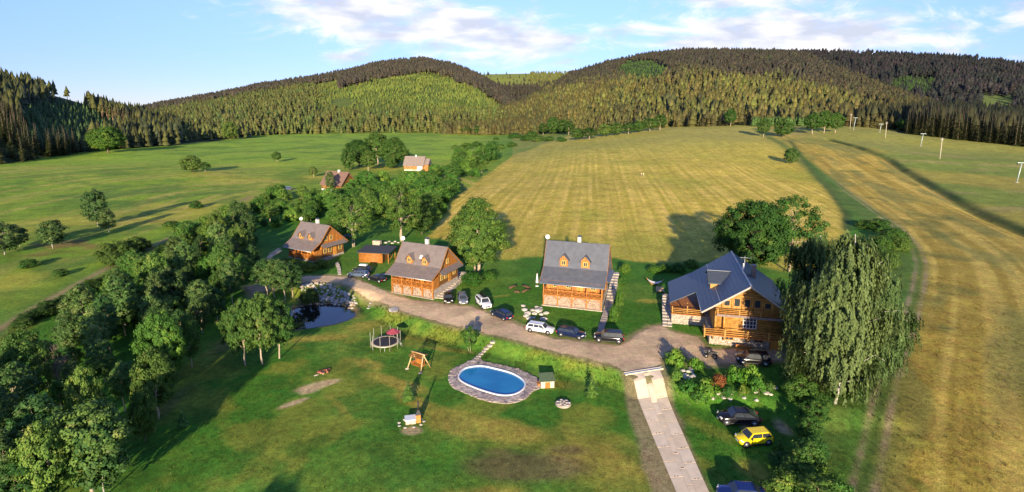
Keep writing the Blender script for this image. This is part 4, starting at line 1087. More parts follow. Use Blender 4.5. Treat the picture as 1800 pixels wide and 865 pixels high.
# ================================================================== houses
def plank_mat(name, col, axis=2, pitch=.22, rough=.55, var=.3, joint=.35):
    """boards or logs: joints across an object axis, grain along the others"""
    m = bpy.data.materials.new(name); m.use_nodes = True
    nt = m.node_tree; n = nt.nodes; l = nt.links; b = n['Principled BSDF']
    b.inputs['Roughness'].default_value = rough
    tc = n.new('ShaderNodeTexCoord'); sp = n.new('ShaderNodeSeparateXYZ'); l.new(tc.outputs['Object'], sp.inputs[0])
    dv = n.new('ShaderNodeMath'); dv.operation = 'DIVIDE'; l.new(sp.outputs[axis], dv.inputs[0]); dv.inputs[1].default_value = pitch
    fl = n.new('ShaderNodeMath'); fl.operation = 'FLOOR'; l.new(dv.outputs[0], fl.inputs[0])
    fr = n.new('ShaderNodeMath'); fr.operation = 'FRACT'; l.new(dv.outputs[0], fr.inputs[0])
    pp = n.new('ShaderNodeMath'); pp.operation = 'PINGPONG'; l.new(fr.outputs[0], pp.inputs[0]); pp.inputs[1].default_value = .5
    mr = n.new('ShaderNodeMapRange'); l.new(pp.outputs[0], mr.inputs[0]); mr.inputs[1].default_value = .0; mr.inputs[2].default_value = .12; mr.inputs[3].default_value = 1 - joint * 1.5; mr.inputs[4].default_value = 1
    wn = n.new('ShaderNodeTexWhiteNoise'); wn.noise_dimensions = '1D'; l.new(fl.outputs[0], wn.inputs['W'])
    r2 = n.new('ShaderNodeMapRange'); l.new(wn.outputs['Value'], r2.inputs[0]); r2.inputs[3].default_value = 1 - var; r2.inputs[4].default_value = 1 + var
    nz = n.new('ShaderNodeTexNoise'); nz.inputs['Scale'].default_value = 3; nz.inputs['Detail'].default_value = 6; l.new(tc.outputs['Object'], nz.inputs['Vector'])
    r3 = n.new('ShaderNodeMapRange'); l.new(nz.outputs[0], r3.inputs[0]); r3.inputs[1].default_value = .3; r3.inputs[2].default_value = .7; r3.inputs[3].default_value = .75; r3.inputs[4].default_value = 1.25
    a = n.new('ShaderNodeMath'); a.operation = 'MULTIPLY'; l.new(mr.outputs[0], a.inputs[0]); l.new(r2.outputs[0], a.inputs[1])
    c = n.new('ShaderNodeMath'); c.operation = 'MULTIPLY'; l.new(a.outputs[0], c.inputs[0]); l.new(r3.outputs[0], c.inputs[1])
    v = n.new('ShaderNodeVectorMath'); v.operation = 'SCALE'; v.inputs[0].default_value = col; l.new(c.outputs[0], v.inputs['Scale'])
    l.new(v.outputs[0], b.inputs['Base Color'])
    bp = n.new('ShaderNodeBump'); bp.inputs['Strength'].default_value = .6; bp.inputs['Distance'].default_value = .03
    l.new(mr.outputs[0], bp.inputs['Height']); l.new(bp.outputs[0], b.inputs['Normal'])
    return m
ORANGE = (.44, .165, .030)
M_PLANK = plank_mat('orange_boards', ORANGE, 0, .16)
M_PLANKY = plank_mat('orange_side_boards', ORANGE, 1, .16)
M_LOG = plank_mat('golden_logs', (.46, .215, .045), 2, .26, var=.18, joint=.4)
M_DARKLOG = plank_mat('brown_beams', (.20, .085, .022), 2, .30, var=.2)
M_BEAM = mat('orange_beam', (.40, .150, .028), .6, .35, 2.5)
M_GBEAM = mat('golden_beam', (.50, .245, .055), .55, .35, 2)
M_FRAME = mat('pale_window_frame', (.72, .48, .14), .5, .12, 5)
M_DOOR = plank_mat('door_boards', (.62, .26, .04), 0, .2)
M_STONE = mat('pale_stone', (.50, .42, .34), .9, .35, 3.5, bump=.6, bscale=9)
M_STONE2 = mat('grey_stone', (.36, .30, .25), .9, .35, 3.0, bump=.6, bscale=9)
M_PANEL = mat('pinkish_stone', (.40, .275, .20), .9, .45, 2.5, bump=.6, bscale=9)
M_ROOFB = mat('brown_grey_roofing', (.185, .150, .140), .5, .14, 1.2)
M_ROOFG = mat('slate_grey_roofing', (.105, .112, .135), .45, .14, 1.2)
M_ROOFD = mat('dark_blue_roofing', (.062, .074, .098), .45, .12, 2.0)
M_RIDGE = mat('ridge_metal', (.30, .31, .34), .4, .1, 3)
M_PLASTER = mat('white_plaster', (.75, .70, .64), .85, .1, 4)
M_METAL = mat('grey_metal', (.50, .52, .53), .4, .12, 5, metal=.6)
M_WHITE = mat('white_paint', (.78, .78, .78), .5, .06, 5)
def glass_mat(name='window_glass', col=(.02, .025, .03)):
    m = bpy.data.materials.new(name); m.use_nodes = True; b = m.node_tree.nodes['Principled BSDF']
    n = m.node_tree.nodes; l = m.node_tree.links
    nz = n.new('ShaderNodeTexNoise'); nz.inputs['Scale'].default_value = 1.5
    cr = n.new('ShaderNodeValToRGB'); cr.color_ramp.elements[0].color = (*col, 1); cr.color_ramp.elements[1].color = (*(c * 2.5 for c in col), 1)
    l.new(nz.outputs[0], cr.inputs[0]); l.new(cr.outputs[0], b.inputs['Base Color'])
    b.inputs['Roughness'].default_value = .12; b.inputs['Specular IOR Level'].default_value = .4
    return m
M_GLASS = glass_mat()
def wbox(parent, name, m, *b): return MB().box(*b).build(name, m, parent)
def window(parent, face, u, v, z, w, h, frame=None, cols=2, name='window', rows=1):
    """face 'f': plane y=v looking -y, centre x=u;  face 'r': plane x=v looking +x, centre y=u"""
    mb = MB(); t = .09
    def bx(a0, a1, z0, z1, d0, d1, tgt):
        if face == 'f': tgt.box(a0, a1, v - d1, v - d0, z0, z1)
        elif face == 'r': tgt.box(v + d0, v + d1, a0, a1, z0, z1)
        else: tgt.box(v - d1, v - d0, a0, a1, z0, z1)
    bx(u - w / 2, u + w / 2, z, z + t, 0, .07, mb); bx(u - w / 2, u + w / 2, z + h - t, z + h, 0, .07, mb)
    bx(u - w / 2, u - w / 2 + t, z + t, z + h - t, 0, .07, mb); bx(u + w / 2 - t, u + w / 2, z + t, z + h - t, 0, .07, mb)
    for k in range(1, cols): c = u - w / 2 + w * k / cols; bx(c - .035, c + .035, z + t, z + h - t, 0, .06, mb)
    for k in range(1, rows): c = z + h * k / rows; bx(u - w / 2 + t, u + w / 2 - t, c - .03, c + .03, 0, .055, mb)
    wd = mb.build(name, frame or M_FRAME, parent)
    g = MB(); bx(u - w / 2 + t * .5, u + w / 2 - t * .5, z + t * .5, z + h - t * .5, .003, .03, g); g.build('pane', M_GLASS, wd)
    return wd
def rubble(parent, name, x0, x1, z0, z1, y, seed, material, face='f', depth=.16):
    """a panel of irregular laid stones"""
    rng = np.random.default_rng(seed); mb = MB(); z = z0
    while z < z1 - .05:
        h = min(rng.uniform(.16, .34), z1 - z); x = x0
        while x < x1 - .05:
            w = min(rng.uniform(.2, .6), x1 - x); d = depth * rng.uniform(.6, 1.2); g = .02
            j = lambda: rng.uniform(-.035, .035)
            P = [(x + g + abs(j()), z + g + abs(j())), (x + w - g - abs(j()), z + g + abs(j())), (x + w - g - abs(j()), z + h - g - abs(j())), (x + g + abs(j()), z + h - g - abs(j()))]
            if face == 'f': vs = [(a, y + .05, b) for a, b in P] + [(a * .9 + (x + w / 2) * .1, y - d + j(), b * .9 + (z + h / 2) * .1) for a, b in P]
            else: vs = [(y - .05, a, b) for a, b in P] + [(y + d + j(), a * .9 + (x + w / 2) * .1, b * .9 + (z + h / 2) * .1) for a, b in P]
            mb.add(vs, [(4, 5, 6, 7), (0, 1, 5, 4), (1, 2, 6, 5), (2, 3, 7, 6), (3, 0, 4, 7)])
            x += w
        z += h
    o = mb.build(name, material, parent); o['kind'] = 'stuff'; return o
def courses(prof, step, t=.10, drop=.035):
    """stepped upper surface of a roof slope following (y,z) points; returns a closed polygon"""
    top = []
    for (y0, z0), (y1, z1) in zip(prof[:-1], prof[1:]):
        L = math.hypot(y1 - y0, z1 - z0); n = max(1, int(L / step)); d = ((y1 - y0) / L, (z1 - z0) / L); nn = (-d[1], d[0]) if y1 > y0 else (d[1], -d[0])
        if nn[1] < 0: nn = (-nn[0], -nn[1])
        for k in range(n):
            a, b = k / n, (k + 1) / n
            top.append((y0 + (y1 - y0) * a + nn[0] * drop, z0 + (z1 - z0) * a + nn[1] * drop))
            top.append((y0 + (y1 - y0) * b, z0 + (z1 - z0) * b))
    return top
def cottage(name, label, A, B, prm):
    """a timber cottage: A,B photo pixels of the front base corners"""
    a = ground(*A); b = ground(*B); ax = b - a
    rz = prm.get('rz', math.atan2(ax.y, ax.x)); w = prm['w']
    o = b - Vector((math.cos(rz), math.sin(rz), 0)) * (w / 2)
    t = thing(name, label, 'house', (o.x, o.y, 0.0), rz)
    hb, d = prm['hb'], prm['d']; (ey, ez), (ky, kz), (ry, rzz) = prm['eave'], prm['kink'], prm['ridge']
    roofm = prm['roof']; hw = w / 2; by = d + 1.0; bz = prm.get('bz', ez + .3)
    # stone basement behind an arcade of posts
    wbox(t, 'basement', M_STONE2, -hw + .1, hw - .1, .4, d, -1.6, hb - .06)
    nb = 4
    for k in range(nb):
        x0 = -hw + .12 + (w - .24) * k / nb; x1 = -hw + .12 + (w - .24) * (k + 1) / nb
        rubble(t, 'stone_panel', x0 + .2, x1 - .2, -.3 if hb > 1.2 else -.2, hb - .25, .4, 100 + k + int(w * 10), M_PANEL)
    ph = hb - .12
    for k in range(nb + 1):
        x = -hw + .12 + (w - .24) * k / nb
        p = MB().box(x - .1, x + .1, -.1, .1, -1.4, ph)
        if hb > 1.2:
            if k < nb: p.bar((x + .1, 0, ph - .75), (x + .7, 0, ph - .06), .1, .12)
            if k > 0: p.bar((x - .1, 0, ph - .75), (x - .7, 0, ph - .06), .1, .12)
        p.build('arcade_post', M_BEAM, t)
    wbox(t, 'deck', M_BEAM, -hw - .08, hw + .08, -.16, 2.2, hb - .12, hb + .06)
    wbox(t, 'plinth', M_STONE, -hw - .15, hw + .15, -.35, .38, -1.5, .08)
    # veranda railing with crossed braces
    for k in range(nb):
        x0 = -hw + .12 + (w - .24) * k / nb + .09; x1 = -hw + .12 + (w - .24) * (k + 1) / nb - .09
        r = MB(); r.box(x0, x1, -.07, .05, hb + .95, hb + 1.04); r.box(x0, x1, -.06, .04, hb + .16, hb + .24)
        n = 2 if w > 9.5 else 2
        for j in range(n):
            a0 = x0 + (x1 - x0) * j / n; a1 = x0 + (x1 - x0) * (j + 1) / n
            r.bar((a0, -.02, hb + .24), (a1, -.02, hb + .95), .06, .05); r.bar((a0, .02, hb + .95), (a1, .02, hb + .24), .06, .05)
            r.box(a1 - .04, a1 + .04, -.05, .03, hb + .24, hb + .95)
            for q in range(1, 5): xx = a0 + (a1 - a0) * q / 5; r.box(xx - .02, xx + .02, .05, .07, hb + .2, hb + .96)
        r.build('railing', M_BEAM, t)
    evz = ez + (kz - ez) * (0 - ey) / (ky - ey)
    for k in range(nb + 1):
        x = -hw + .12 + (w - .24) * k / nb
        p = MB().box(x - .085, x + .085, -.085, .085, hb + .06, evz - .18)
        p.bar((x, 0, evz - .8), (x + (.55 if k < nb else -.55), 0, evz - .25), .08, .08)
        p.build('veranda_post', M_BEAM, t)
    wbox(t, 'veranda_beam', M_BEAM, -hw - .1, hw + .1, -.1, .1, evz - .2, evz - .03)
    fz = ez + (kz - ez) * (2.2 - ey) / (ky - ey) if 2.2 < ky else kz
    fw = wbox(t, 'front_wall', M_PLANK, -hw + .14, hw - .14, 2.2, 2.4, hb - .1, fz - .12)
    for x in (-.32 * w, -.1 * w, .32 * w): window(t, 'f', x, 2.2, hb + .9, 1.0, 1.1)
    door = wbox(t, 'door', M_DOOR, .1 * w - .5, .1 * w + .5, 2.12, 2.197, hb + .07, hb + 2.05); wbox(door, 'door_handle', M_METAL, .1 * w + .32, .1 * w + .4, 2.05, 2.118, hb + 1.0, hb + 1.08)
    # gable walls, lower storey of beams and boarded gable over it
    for s in (-1, 1):
        x0, x1 = (hw - .32, hw - .14) if s > 0 else (-hw + .14, -hw + .32)
        MB().box(x0, x1, 2.402, d - .01, hb - .1, ez + .55).build('side_wall', M_DARKLOG if prm.get('dark') else M_PLANKY, t)
        rr = lambda y: rzz - (rzz - bz) * (y - ry) / (by - ry)
        poly = [(2.42, ez + .56), (d - .02, ez + .56), (d - .02, rr(d) - .14), (ry, rzz - .16), (ky + .02, kz - .14), (2.42, kz - .14 - (kz - ez) / (ky - ey) * (ky - 2.42) if ky > 2.42 else kz)]
        MB().prism(poly, 'x', x0 + .01, x1 - .01).build('gable', M_PLANKY, t)
        sc = MB().box(x0 + .16 * s, x1 + .16 * s, .12, 2.19, hb + .07, hb + (2.0 if s > 0 else 1.0)); sc.build('end_screen', M_PLANKY, t)
    wbox(t, 'back_wall', M_PLANK, -hw + .33, hw - .33, d - .2, d - .02, -.5, bz + .3)
    xr = hw - .14
    gz = ez + 1.55
    for y in (ry - .85, ry + .75): window(t, 'r', y, xr - .01, gz, .85, 1.05)
    lz = hb + .85
    for y in prm.get('sidewin', (3.2, 4.7, 7.9)): window(t, 'r', y, xr, lz, .95, 1.15)
    dd = wbox(t, 'side_door', M_DOOR, xr + .003, xr + .07, 5.7, 6.7, hb - .1, hb + 1.95); wbox(dd, 'door_handle', M_METAL, xr + .07, xr + .13, 5.8, 5.88, hb + .9, hb + .98)
    # pent roof along the right gable
    pr = MB(); pz = ez + .75
    pr.prism([(xr - .02, pz), (xr + 1.15, pz - .62), (xr + 1.15, pz - .50), (xr - .02, pz + .14)], 'y', 2.0 if prm.get('pent0') is None else prm['pent0'], d + .4); pr.build('pent_roof', roofm, t)
    # main roof with two pitches towards the front, laid in courses
    up = courses([(ey, ez), (ky, kz)], .30) + courses([(ky, kz), (ry, rzz)], .42, drop=.02)
    dn = courses([(by, bz), (ry, rzz)], .42, drop=.02)[::-1]
    poly = up + dn + [(by, bz - .12), (ry, rzz - .15), (ky, kz - .13), (ey, ez - .12)]
    rf = MB(); n = len(poly)
    # quad strips instead of one concave n-gon so that the ends close cleanly
    xl, xh = -hw - .55, hw + .5
    top = up + dn; bot = [(ey, ez - .12), (ky, kz - .13), (ry, rzz - .15), (by, bz - .12)]
    V = []
    for x in (xl, xh): V += [(x, p, q) for p, q in top] + [(x, p, q) for p, q in bot]
    nt_, nbp = len(top), len(bot); N = nt_ + nbp; F = []
    for k in range(nt_ - 1): F.append((k, k + 1, N + k + 1, N + k))
    for k in range(nbp - 1): F.append((nt_ + k, N + nt_ + k, N + nt_ + k + 1, nt_ + k + 1))
    F.append((0, N, N + nt_, nt_)); F.append((nt_ - 1, nt_ + 3, N + nt_ + 3, N + nt_ - 1))
    seg = [len(courses([(ey, ez), (ky, kz)], .30)), len(up), nt_]
    for off in (0, N):
        F.append(tuple(off + k for k in range(0, seg[0])) + (off + nt_ + 1, off + nt_))
        F.append(tuple(off + k for k in range(seg[0] - 1, seg[1])) + (off + nt_ + 2, off + nt_ + 1))
        F.append(tuple(off + k for k in range(seg[1] - 1, seg[2])) + (off + nt_ + 3, off + nt_ + 2))
    roof = rf.add(V, F).build('roof', roofm, t)
    MB().box(xl - .02, xh + .02, ry - .13, ry + .13, rzz + .0, rzz + .07).build('ridge_cap', roofm, roof)
    for x0 in (xl - .06, xh + .003):
        v = MB(); v.bar((x0 + .03, ey, ez - .08), (x0 + .03, ky, kz - .08), .05, .2); v.bar((x0 + .03, ky, kz - .08), (x0 + .03, ry, rzz - .08), .05, .2); v.bar((x0 + .03, ry, rzz - .08), (x0 + .03, by, bz - .08), .05, .2)
        v.build('verge_board', M_BEAM, roof)
    MB().tube([(xl, ey - .07, ez - .05), (xh, ey - .07, ez - .05)], .075, 6).build('gutter', M_METAL, roof)
    # dormers
    sl = (rzz - kz) / (ry - ky)
    for dx in prm.get('dorm', (-.2 * w, .17 * w)):
        y0 = ky + .12; zb = kz + sl * .12 - .1; dw, dh = prm.get('dsz', (.72, 1.45)); zt = zb + dh; zp = zt + .85
        yw = ky + (zp - kz) / sl
        m = MB(); m.add([(dx - dw, y0, zb), (dx + dw, y0, zb), (dx + dw, y0, zt), (dx, y0, zp - .08), (dx - dw, y0, zt), (dx - dw, y0 + 3.2, zt), (dx + dw, y0 + 3.2, zt), (dx - dw, y0 + 3.2, zb), (dx + dw, y0 + 3.2, zb)],
                        [(0, 1, 2, 3, 4), (1, 8, 6, 2), (0, 4, 5, 7)])
        dm = m.build('dormer', M_PLANK, t)
        window(dm, 'f', dx, y0 - .005, zb + .35, .8, .9)
        r = MB(); ov = .34; e = .28; sd = .85 / dw
        for s in (-1, 1):
            r.add([(dx, y0 - ov, zp), (dx + s * (dw + e), y0 - ov, zt - e * sd), (dx + s * (dw + e), ky + (zt - e * sd - kz) / sl + .05, zt - e * sd), (dx, yw + .05, zp),
                   (dx, y0 - ov, zp + .1), (dx + s * (dw + e), y0 - ov, zt - e * sd + .1), (dx + s * (dw + e), ky + (zt - e * sd - kz) / sl + .1, zt - e * sd + .1), (dx, yw + .1, zp + .1)],
                  [(0, 1, 2, 3), (4, 5, 6, 7), (0, 1, 5, 4), (1, 2, 6, 5), (0, 3, 7, 4)])
        r.build('dormer_roof', roofm, dm)
    cx = prm.get('chim', .02 * w)
    ch = MB().box(cx - .3, cx + .3, ry + .25, ry + .85, rzz - 1.4, rzz + 1.0).build('chimney', M_PLASTER, t)
    MB().box(cx - .38, cx + .38, ry + .17, ry + .93, rzz + 1.003, rzz + 1.1).box(cx - .25, cx + .25, ry + .3, ry + .8, rzz + 1.1, rzz + 1.3).build('chimney_cap', M_ROOFD, ch)
    dish = MB().tube([(-hw - .35, ry, rzz - .2), (-hw - .35, ry, rzz + .7)], .035, 6)
    dish.build('dish_mast', M_METAL, t)
    dp = MB(); c = Vector((-hw - .35, ry - .12, rzz + .75)); nrm = Vector((.35, -.9, .35)).normalized(); e1 = nrm.cross(Vector((0, 0, 1))).normalized(); e2 = e1.cross(nrm)
    V = [tuple(c - nrm * .1)]; F = []
    for q in range(14): a_ = 2 * math.pi * q / 14; V.append(tuple(c + (e1 * math.cos(a_) + e2 * math.sin(a_)) * .42))
    for q in range(14): F.append((0, 1 + q, 1 + (q + 1) % 14))
    V += [tuple(c - nrm * .16)] + [tuple(Vector(v) - nrm * .04) for v in V[1:15]]
    for q in range(14): F.append((15, 16 + (q + 1) % 14, 16 + q)); F.append((1 + q, 16 + q, 16 + (q + 1) % 14, 1 + (q + 1) % 14))
    dp.add(V, F); dp.build('satellite_dish', M_WHITE, t)
    if prm.get('skylight'):
        x, f = 0.02 * w, .32; y = ky + (ry - ky) * f; z = kz + (rzz - kz) * f
        sk = MB(); sk.bar((x, y - .1, z + .02), (x, y + .35, z + .02 + .45 * sl), .5, .12); sk.build('skylight', M_WHITE, t)
    return t
H3 = cottage('timber_cottage', 'grey roofed timber cottage with arcaded stone base right of the big tree', (954, 536), (1058, 547), dict(w=10.9, d=9.4, hb=2.05, eave=(-.75, 4.42), kink=(2.6, 6.62), ridge=(5.0, 11.0), bz=5.0, roof=M_ROOFG, dsz=(.78, 1.5), dorm=(-.20 * 10.9, .17 * 10.9), sidewin=(3.4, 4.9, 8.2)))
H2 = cottage('timber_cottage', 'brown roofed orange timber cottage between the shed and the big tree', (688, 513), (762, 526), dict(w=9.7, d=9.4, hb=1.95, eave=(-1.15, 4.05), kink=(2.0, 5.55), ridge=(4.7, 9.15), bz=4.3, roof=M_ROOFB, skylight=1, dsz=(.68, 1.15), dark=1))
H1 = cottage('timber_cottage', 'farthest left timber cottage with brown roof behind the pond', (497, 447), (554, 461), dict(w=9.2, d=9.0, hb=.55, eave=(-1.35, 2.85), kink=(1.4, 4.45), ridge=(4.5, 8.0), bz=3.2, rz=R(-30), roof=M_ROOFB, skylight=1, dsz=(.66, 1.1), dark=1))

# ---- the log house on the right
def log_house():
    o = ground(1300, 610)
    t = thing('log_house', 'large golden log house with dark blue roof beside the weeping birch', 'house', (o.x, o.y, 0), R(-14))
    xl, xr, L = -4.4, 6.1, 18.6         # stone base and log walls
    wbox(t, 'stone_base', M_STONE2, xl, xr, .3, L, -2.0, 2.0)
    rubble(t, 'stone_facing', xl, xr - 1.9, -.6, 1.98, .3, 301, M_STONE, depth=.2)
    for x in (-1.6, 2.6): window(t, 'f', x, .02, .95, 1.35, .75, M_GBEAM, 2, 'basement_window')
    gd = wbox(t, 'basement_door', M_DOOR, xr - 1.8, xr - .3, .12, .297, -.3, 1.95); wbox(gd, 'door_handle', M_METAL, xr - .6, xr - .5, .05, .117, .9, 1.0)
    # log storey: every course a rounded log, crossing corners
    lz = 2.3; k = 0
    lw = MB()
    while lz < 5.0:
        lw.tube([(xl + .55, 1.0, lz), (xr + .1, 1.0, lz)], .155, 8)
        lz += .27
    lw.build('front_log_wall', M_GBEAM, t)['kind'] = 'stuff'
    wbox(t, 'front_wall_core', M_LOG, xl + .9, xr - .1, 1.03, 1.2, 2.1, 5.0)
    wbox(t, 'left_log_wall', M_LOG, xl + .62, xl + .9, 1.2, L, 2.0, 5.9)
    wbox(t, 'right_log_wall', M_LOG, xr - .3, xr - .0, 1.2, L, 2.0, 6.0)
    wbox(t, 'back_log_wall', M_LOG, xl + .9, xr - .3, L - .3, L, 2.0, 6.0)
    window(t, 'f', 1.35, .86, 2.75, 1.9, 1.75, M_WHITE, 4, 'window', 3)
    for x in (xl + .75, -2.4): MB().tube([(x, .2, 2.1), (x, .2, 5.3)], .17, 10).build('log_post', M_GBEAM, t)
    # lower balcony
    bal = wbox(t, 'lower_balcony', M_BEAM, -5.4, 6.4, -1.5, 1.0, 1.99, 2.16)
    for z in (2.42, 2.72, 3.05): MB().tube([(-5.4, -1.42, z), (6.4, -1.42, z)], .075, 7).build('rail', M_GBEAM, bal)
    for z in (2.42, 2.72, 3.05): MB().tube([(-5.32, -1.4, z), (-5.32, .9, z)], .075, 7).build('side_rail', M_GBEAM, bal)
    for x in (-5.32, -2.4, .8, 3.7, 6.35): MB().box(x - .09, x + .09, -1.52, -1.34, 1.7, 3.15).build('rail_post', M_GBEAM, bal)
    for x in (-4.0, -2.4, 1.0): MB().bar((x, .05, .9), (x, -1.3, 1.95), .14, .16).build('bracket', M_GBEAM, bal)
    # upper balcony and gable with a band of five windows
    ub = wbox(t, 'upper_balcony', M_BEAM, -3.6, 5.9, -.35, 1.0, 4.95, 5.12)
    wbox(ub, 'fascia', mat('grey_boards', (.23, .17, .15), .7, .2, 4), -3.6, 5.9, -.42, -.354, 4.75, 5.12)
    for z in (5.35, 5.62, 5.9): MB().tube([(-3.5, -.3, z), (5.8, -.3, z)], .07, 7).build('rail', M_GBEAM, ub)
    for x in (-3.45, -.4, 2.6, 5.75): MB().box(x - .08, x + .08, -.4, -.22, 5.121, 6.0).build('rail_post', M_GBEAM, ub)
    rx, rz_, sl = .85, 10.0, 4.5 / 6.7
    gh = lambda x: rz_ - abs(x - rx) * sl - .22
    MB().prism([(xl + .62, 5.13), (xr - .1, 5.13), (xr - .1, gh(xr - .1)), (rx, gh(rx)), (xl + .62, gh(xl + .62))], 'y', 1.0, 1.15).build('gable_wall', M_LOG, t)
    for i in range(5):
        x = rx - 2.9 + i * 1.45; window(t, 'f', x, .998, 6.0, .95, 1.35 if i not in (0, 4) else .95, M_GBEAM, 1)
    for i in range(6): x = rx - 3.6 + i * 1.45; MB().tube([(x, .92, 5.2), (x, .92, min(7.7, gh(x) - .1))], .1, 7).build('gable_post', M_GBEAM, t)
    for z, hwid in ((7.75, 2.9), (8.3, 2.1)): MB().tube([(rx - hwid, .8, z), (rx + hwid, .8, z)], .13, 8).build('gable_beam', M_GBEAM, t)
    # roof: asymmetric gable, catslide over the side porch
    y0, y1 = -1.1, 19.6; th = .16
    def slab(pts, nm):      # pts: outline (x,y,z) of the top face
        n = len(pts); V = list(pts) + [(x, y, z - th) for x, y, z in pts]
        F = [tuple(range(n)), tuple(range(2 * n - 1, n - 1, -1))] + [(k, k + n, (k + 1) % n + n, (k + 1) % n) for k in range(n)]
        return MB().add(V, F).build(nm, M_ROOFD, t)
    zl = lambda x: rz_ - (rx - x) * sl
    xc, ze, xw, zw = -5.85, zl(-5.85), -10.1, 3.3
    left = slab([(rx, y0, rz_), (rx, y1, rz_), (xc, y1, zl(xc)), (xw, y1, zw), (xw, 8.2, zw), (xc, 8.6, zl(xc)), (xc, y0, zl(xc))][:3] + [(xc, y0, zl(xc))], 'roof')
    slab([(xc, 8.4, zl(xc) + .002), (xc, y1, zl(xc) + .002), (xw, y1, zw), (xw, 8.2, zw)], 'porch_roof')
    xrr = 8.1; slab([(rx, y0, rz_), (xrr, y0, rz_ - (xrr - rx) * sl), (xrr, y1, rz_ - (xrr - rx) * sl), (rx, y1, rz_)], 'right_roof')
    MB().bar((rx, y0 - .03, rz_ + .06), (rx, y1 + .03, rz_ + .06), .26, .08).build('ridge_cap', M_RIDGE, left)
    for x in np.arange(xc + .55, rx, .55):
        MB().bar((x, y0, zl(x) + .012), (x, y1, zl(x) + .012), .035, .03).build('roof_seam', M_ROOFD, left)
    MB().bar((-3.3, y0, zl(-3.3) + .03), (-3.3, y1, zl(-3.3) + .03), .09, .06).build('snow_guard', M_RIDGE, left)
    for s, x in ((-1, xc), (1, xrr)): MB().bar((x, y0 - .04, rz_ - abs(x - rx) * sl - .09), (rx, y0 - .04, rz_ - .09), .06, .24).build('barge_board', mat('grey_barge', (.42, .36, .32), .6), left)
    MB().tube([(xc - .05, y0, zl(xc) - .1), (xc - .05, 8.2, zl(xc) - .1)], .07, 6).build('gutter', M_METAL, left)
    # cross dormer on the left slope
    zr = 9.1; yc = 9.2; hd = 3.0; xo = -4.3
    xi = rx - (rz_ - zr) / sl
    dm = slab([(xi, yc, zr), (xo, yc, zr), (xo, yc - hd, zr - hd * .42), (rx - (rz_ - (zr - hd * .42)) / sl, yc - hd, zr - hd * .42)], 'dormer_roof')
    slab([(xi, yc, zr + .003), (xo, yc, zr + .003), (xo, yc + hd, zr - hd * .42), (rx - (rz_ - (zr - hd * .42)) / sl, yc + hd, zr - hd * .42)], 'dormer_roof')
    MB().bar((xi, yc, zr + .06), (xo, yc, zr + .06), .16, .06).build('ridge_cap', M_RIDGE, dm)
    zz = zr - hd * .42 - .14
    MB().prism([(yc - hd + .35, zl(xo + .4) - .3), (yc + hd - .35, zl(xo + .4) - .3), (yc + hd - .35, zz + .16), (yc, zr - .2), (yc - hd + .35, zz + .16)], 'x', xo + .35, xo + 1.6).build('dormer_wall', M_GBEAM, t)
    # side porch on a stone base
    rubble(t, 'porch_stone_face', -9.8, -4.9, -.6, 1.75, 7.0, 302, M_STONE, depth=.18)
    wbox(t, 'porch_base', M_STONE2, -9.8, -4.42, 7.0, 18, -1.5, 1.75)
    pb = wbox(t, 'porch_floor', M_BEAM, -9.9, -4.45, 6.85, 18, 1.752, 1.86)
    for z in (2.1, 2.4, 2.7): MB().tube([(-9.75, 7.0, z), (-4.9, 7.0, z)], .065, 7).build('rail', M_GBEAM, pb)
    for x in (-9.7, -7.3, -4.95): MB().tube([(x, 7.0, 1.86), (x, 7.0, 3.1 + (x + 9.7) * .35)], .1, 8).build('porch_post', M_GBEAM, pb)
    wbox(t, 'porch_wall', M_DARKLOG, -4.7, -4.42, 8.6, 18, 1.9, 4.8)
    window(t, 'l', 11.0, -4.7, 2.6, 1.2, 1.2, M_WHITE)
    # chimney, antenna mast, small dish
    ch = MB().box(2.5, 3.15, 8.3, 8.95, 7.6, 10.6).build('chimney', mat('brick_chimney', (.34, .22, .16), .85, .3, 8), t)
    MB().box(2.42, 3.23, 8.22, 9.03, 10.603, 10.72).build('chimney_cap', M_STONE2, ch)
    a = MB(); a.tube([(1.3, 8.2, 9.3), (1.3, 8.2, 12.2)], .035, 6); a.bar((.6, 8.2, 11.9), (2.4, 8.2, 11.9), .04); a.bar((.8, 7.9, 11.6), (.8, 8.5, 11.6), .03); a.bar((1.9, 7.9, 11.9), (1.9, 8.5, 11.9), .03)
    for q in range(5): a.bar((.6 + q * .4, 7.85, 11.92), (.6 + q * .4, 8.55, 11.92), .02)
    a.build('antenna', M_METAL, t)
    wbox(t, 'antenna_panel', M_WHITE, 1.05, 1.3, 8.0, 8.1, 10.0, 11.0)
    # parasol-free garden gear kept as things of their own below
    return t
LH = log_house()

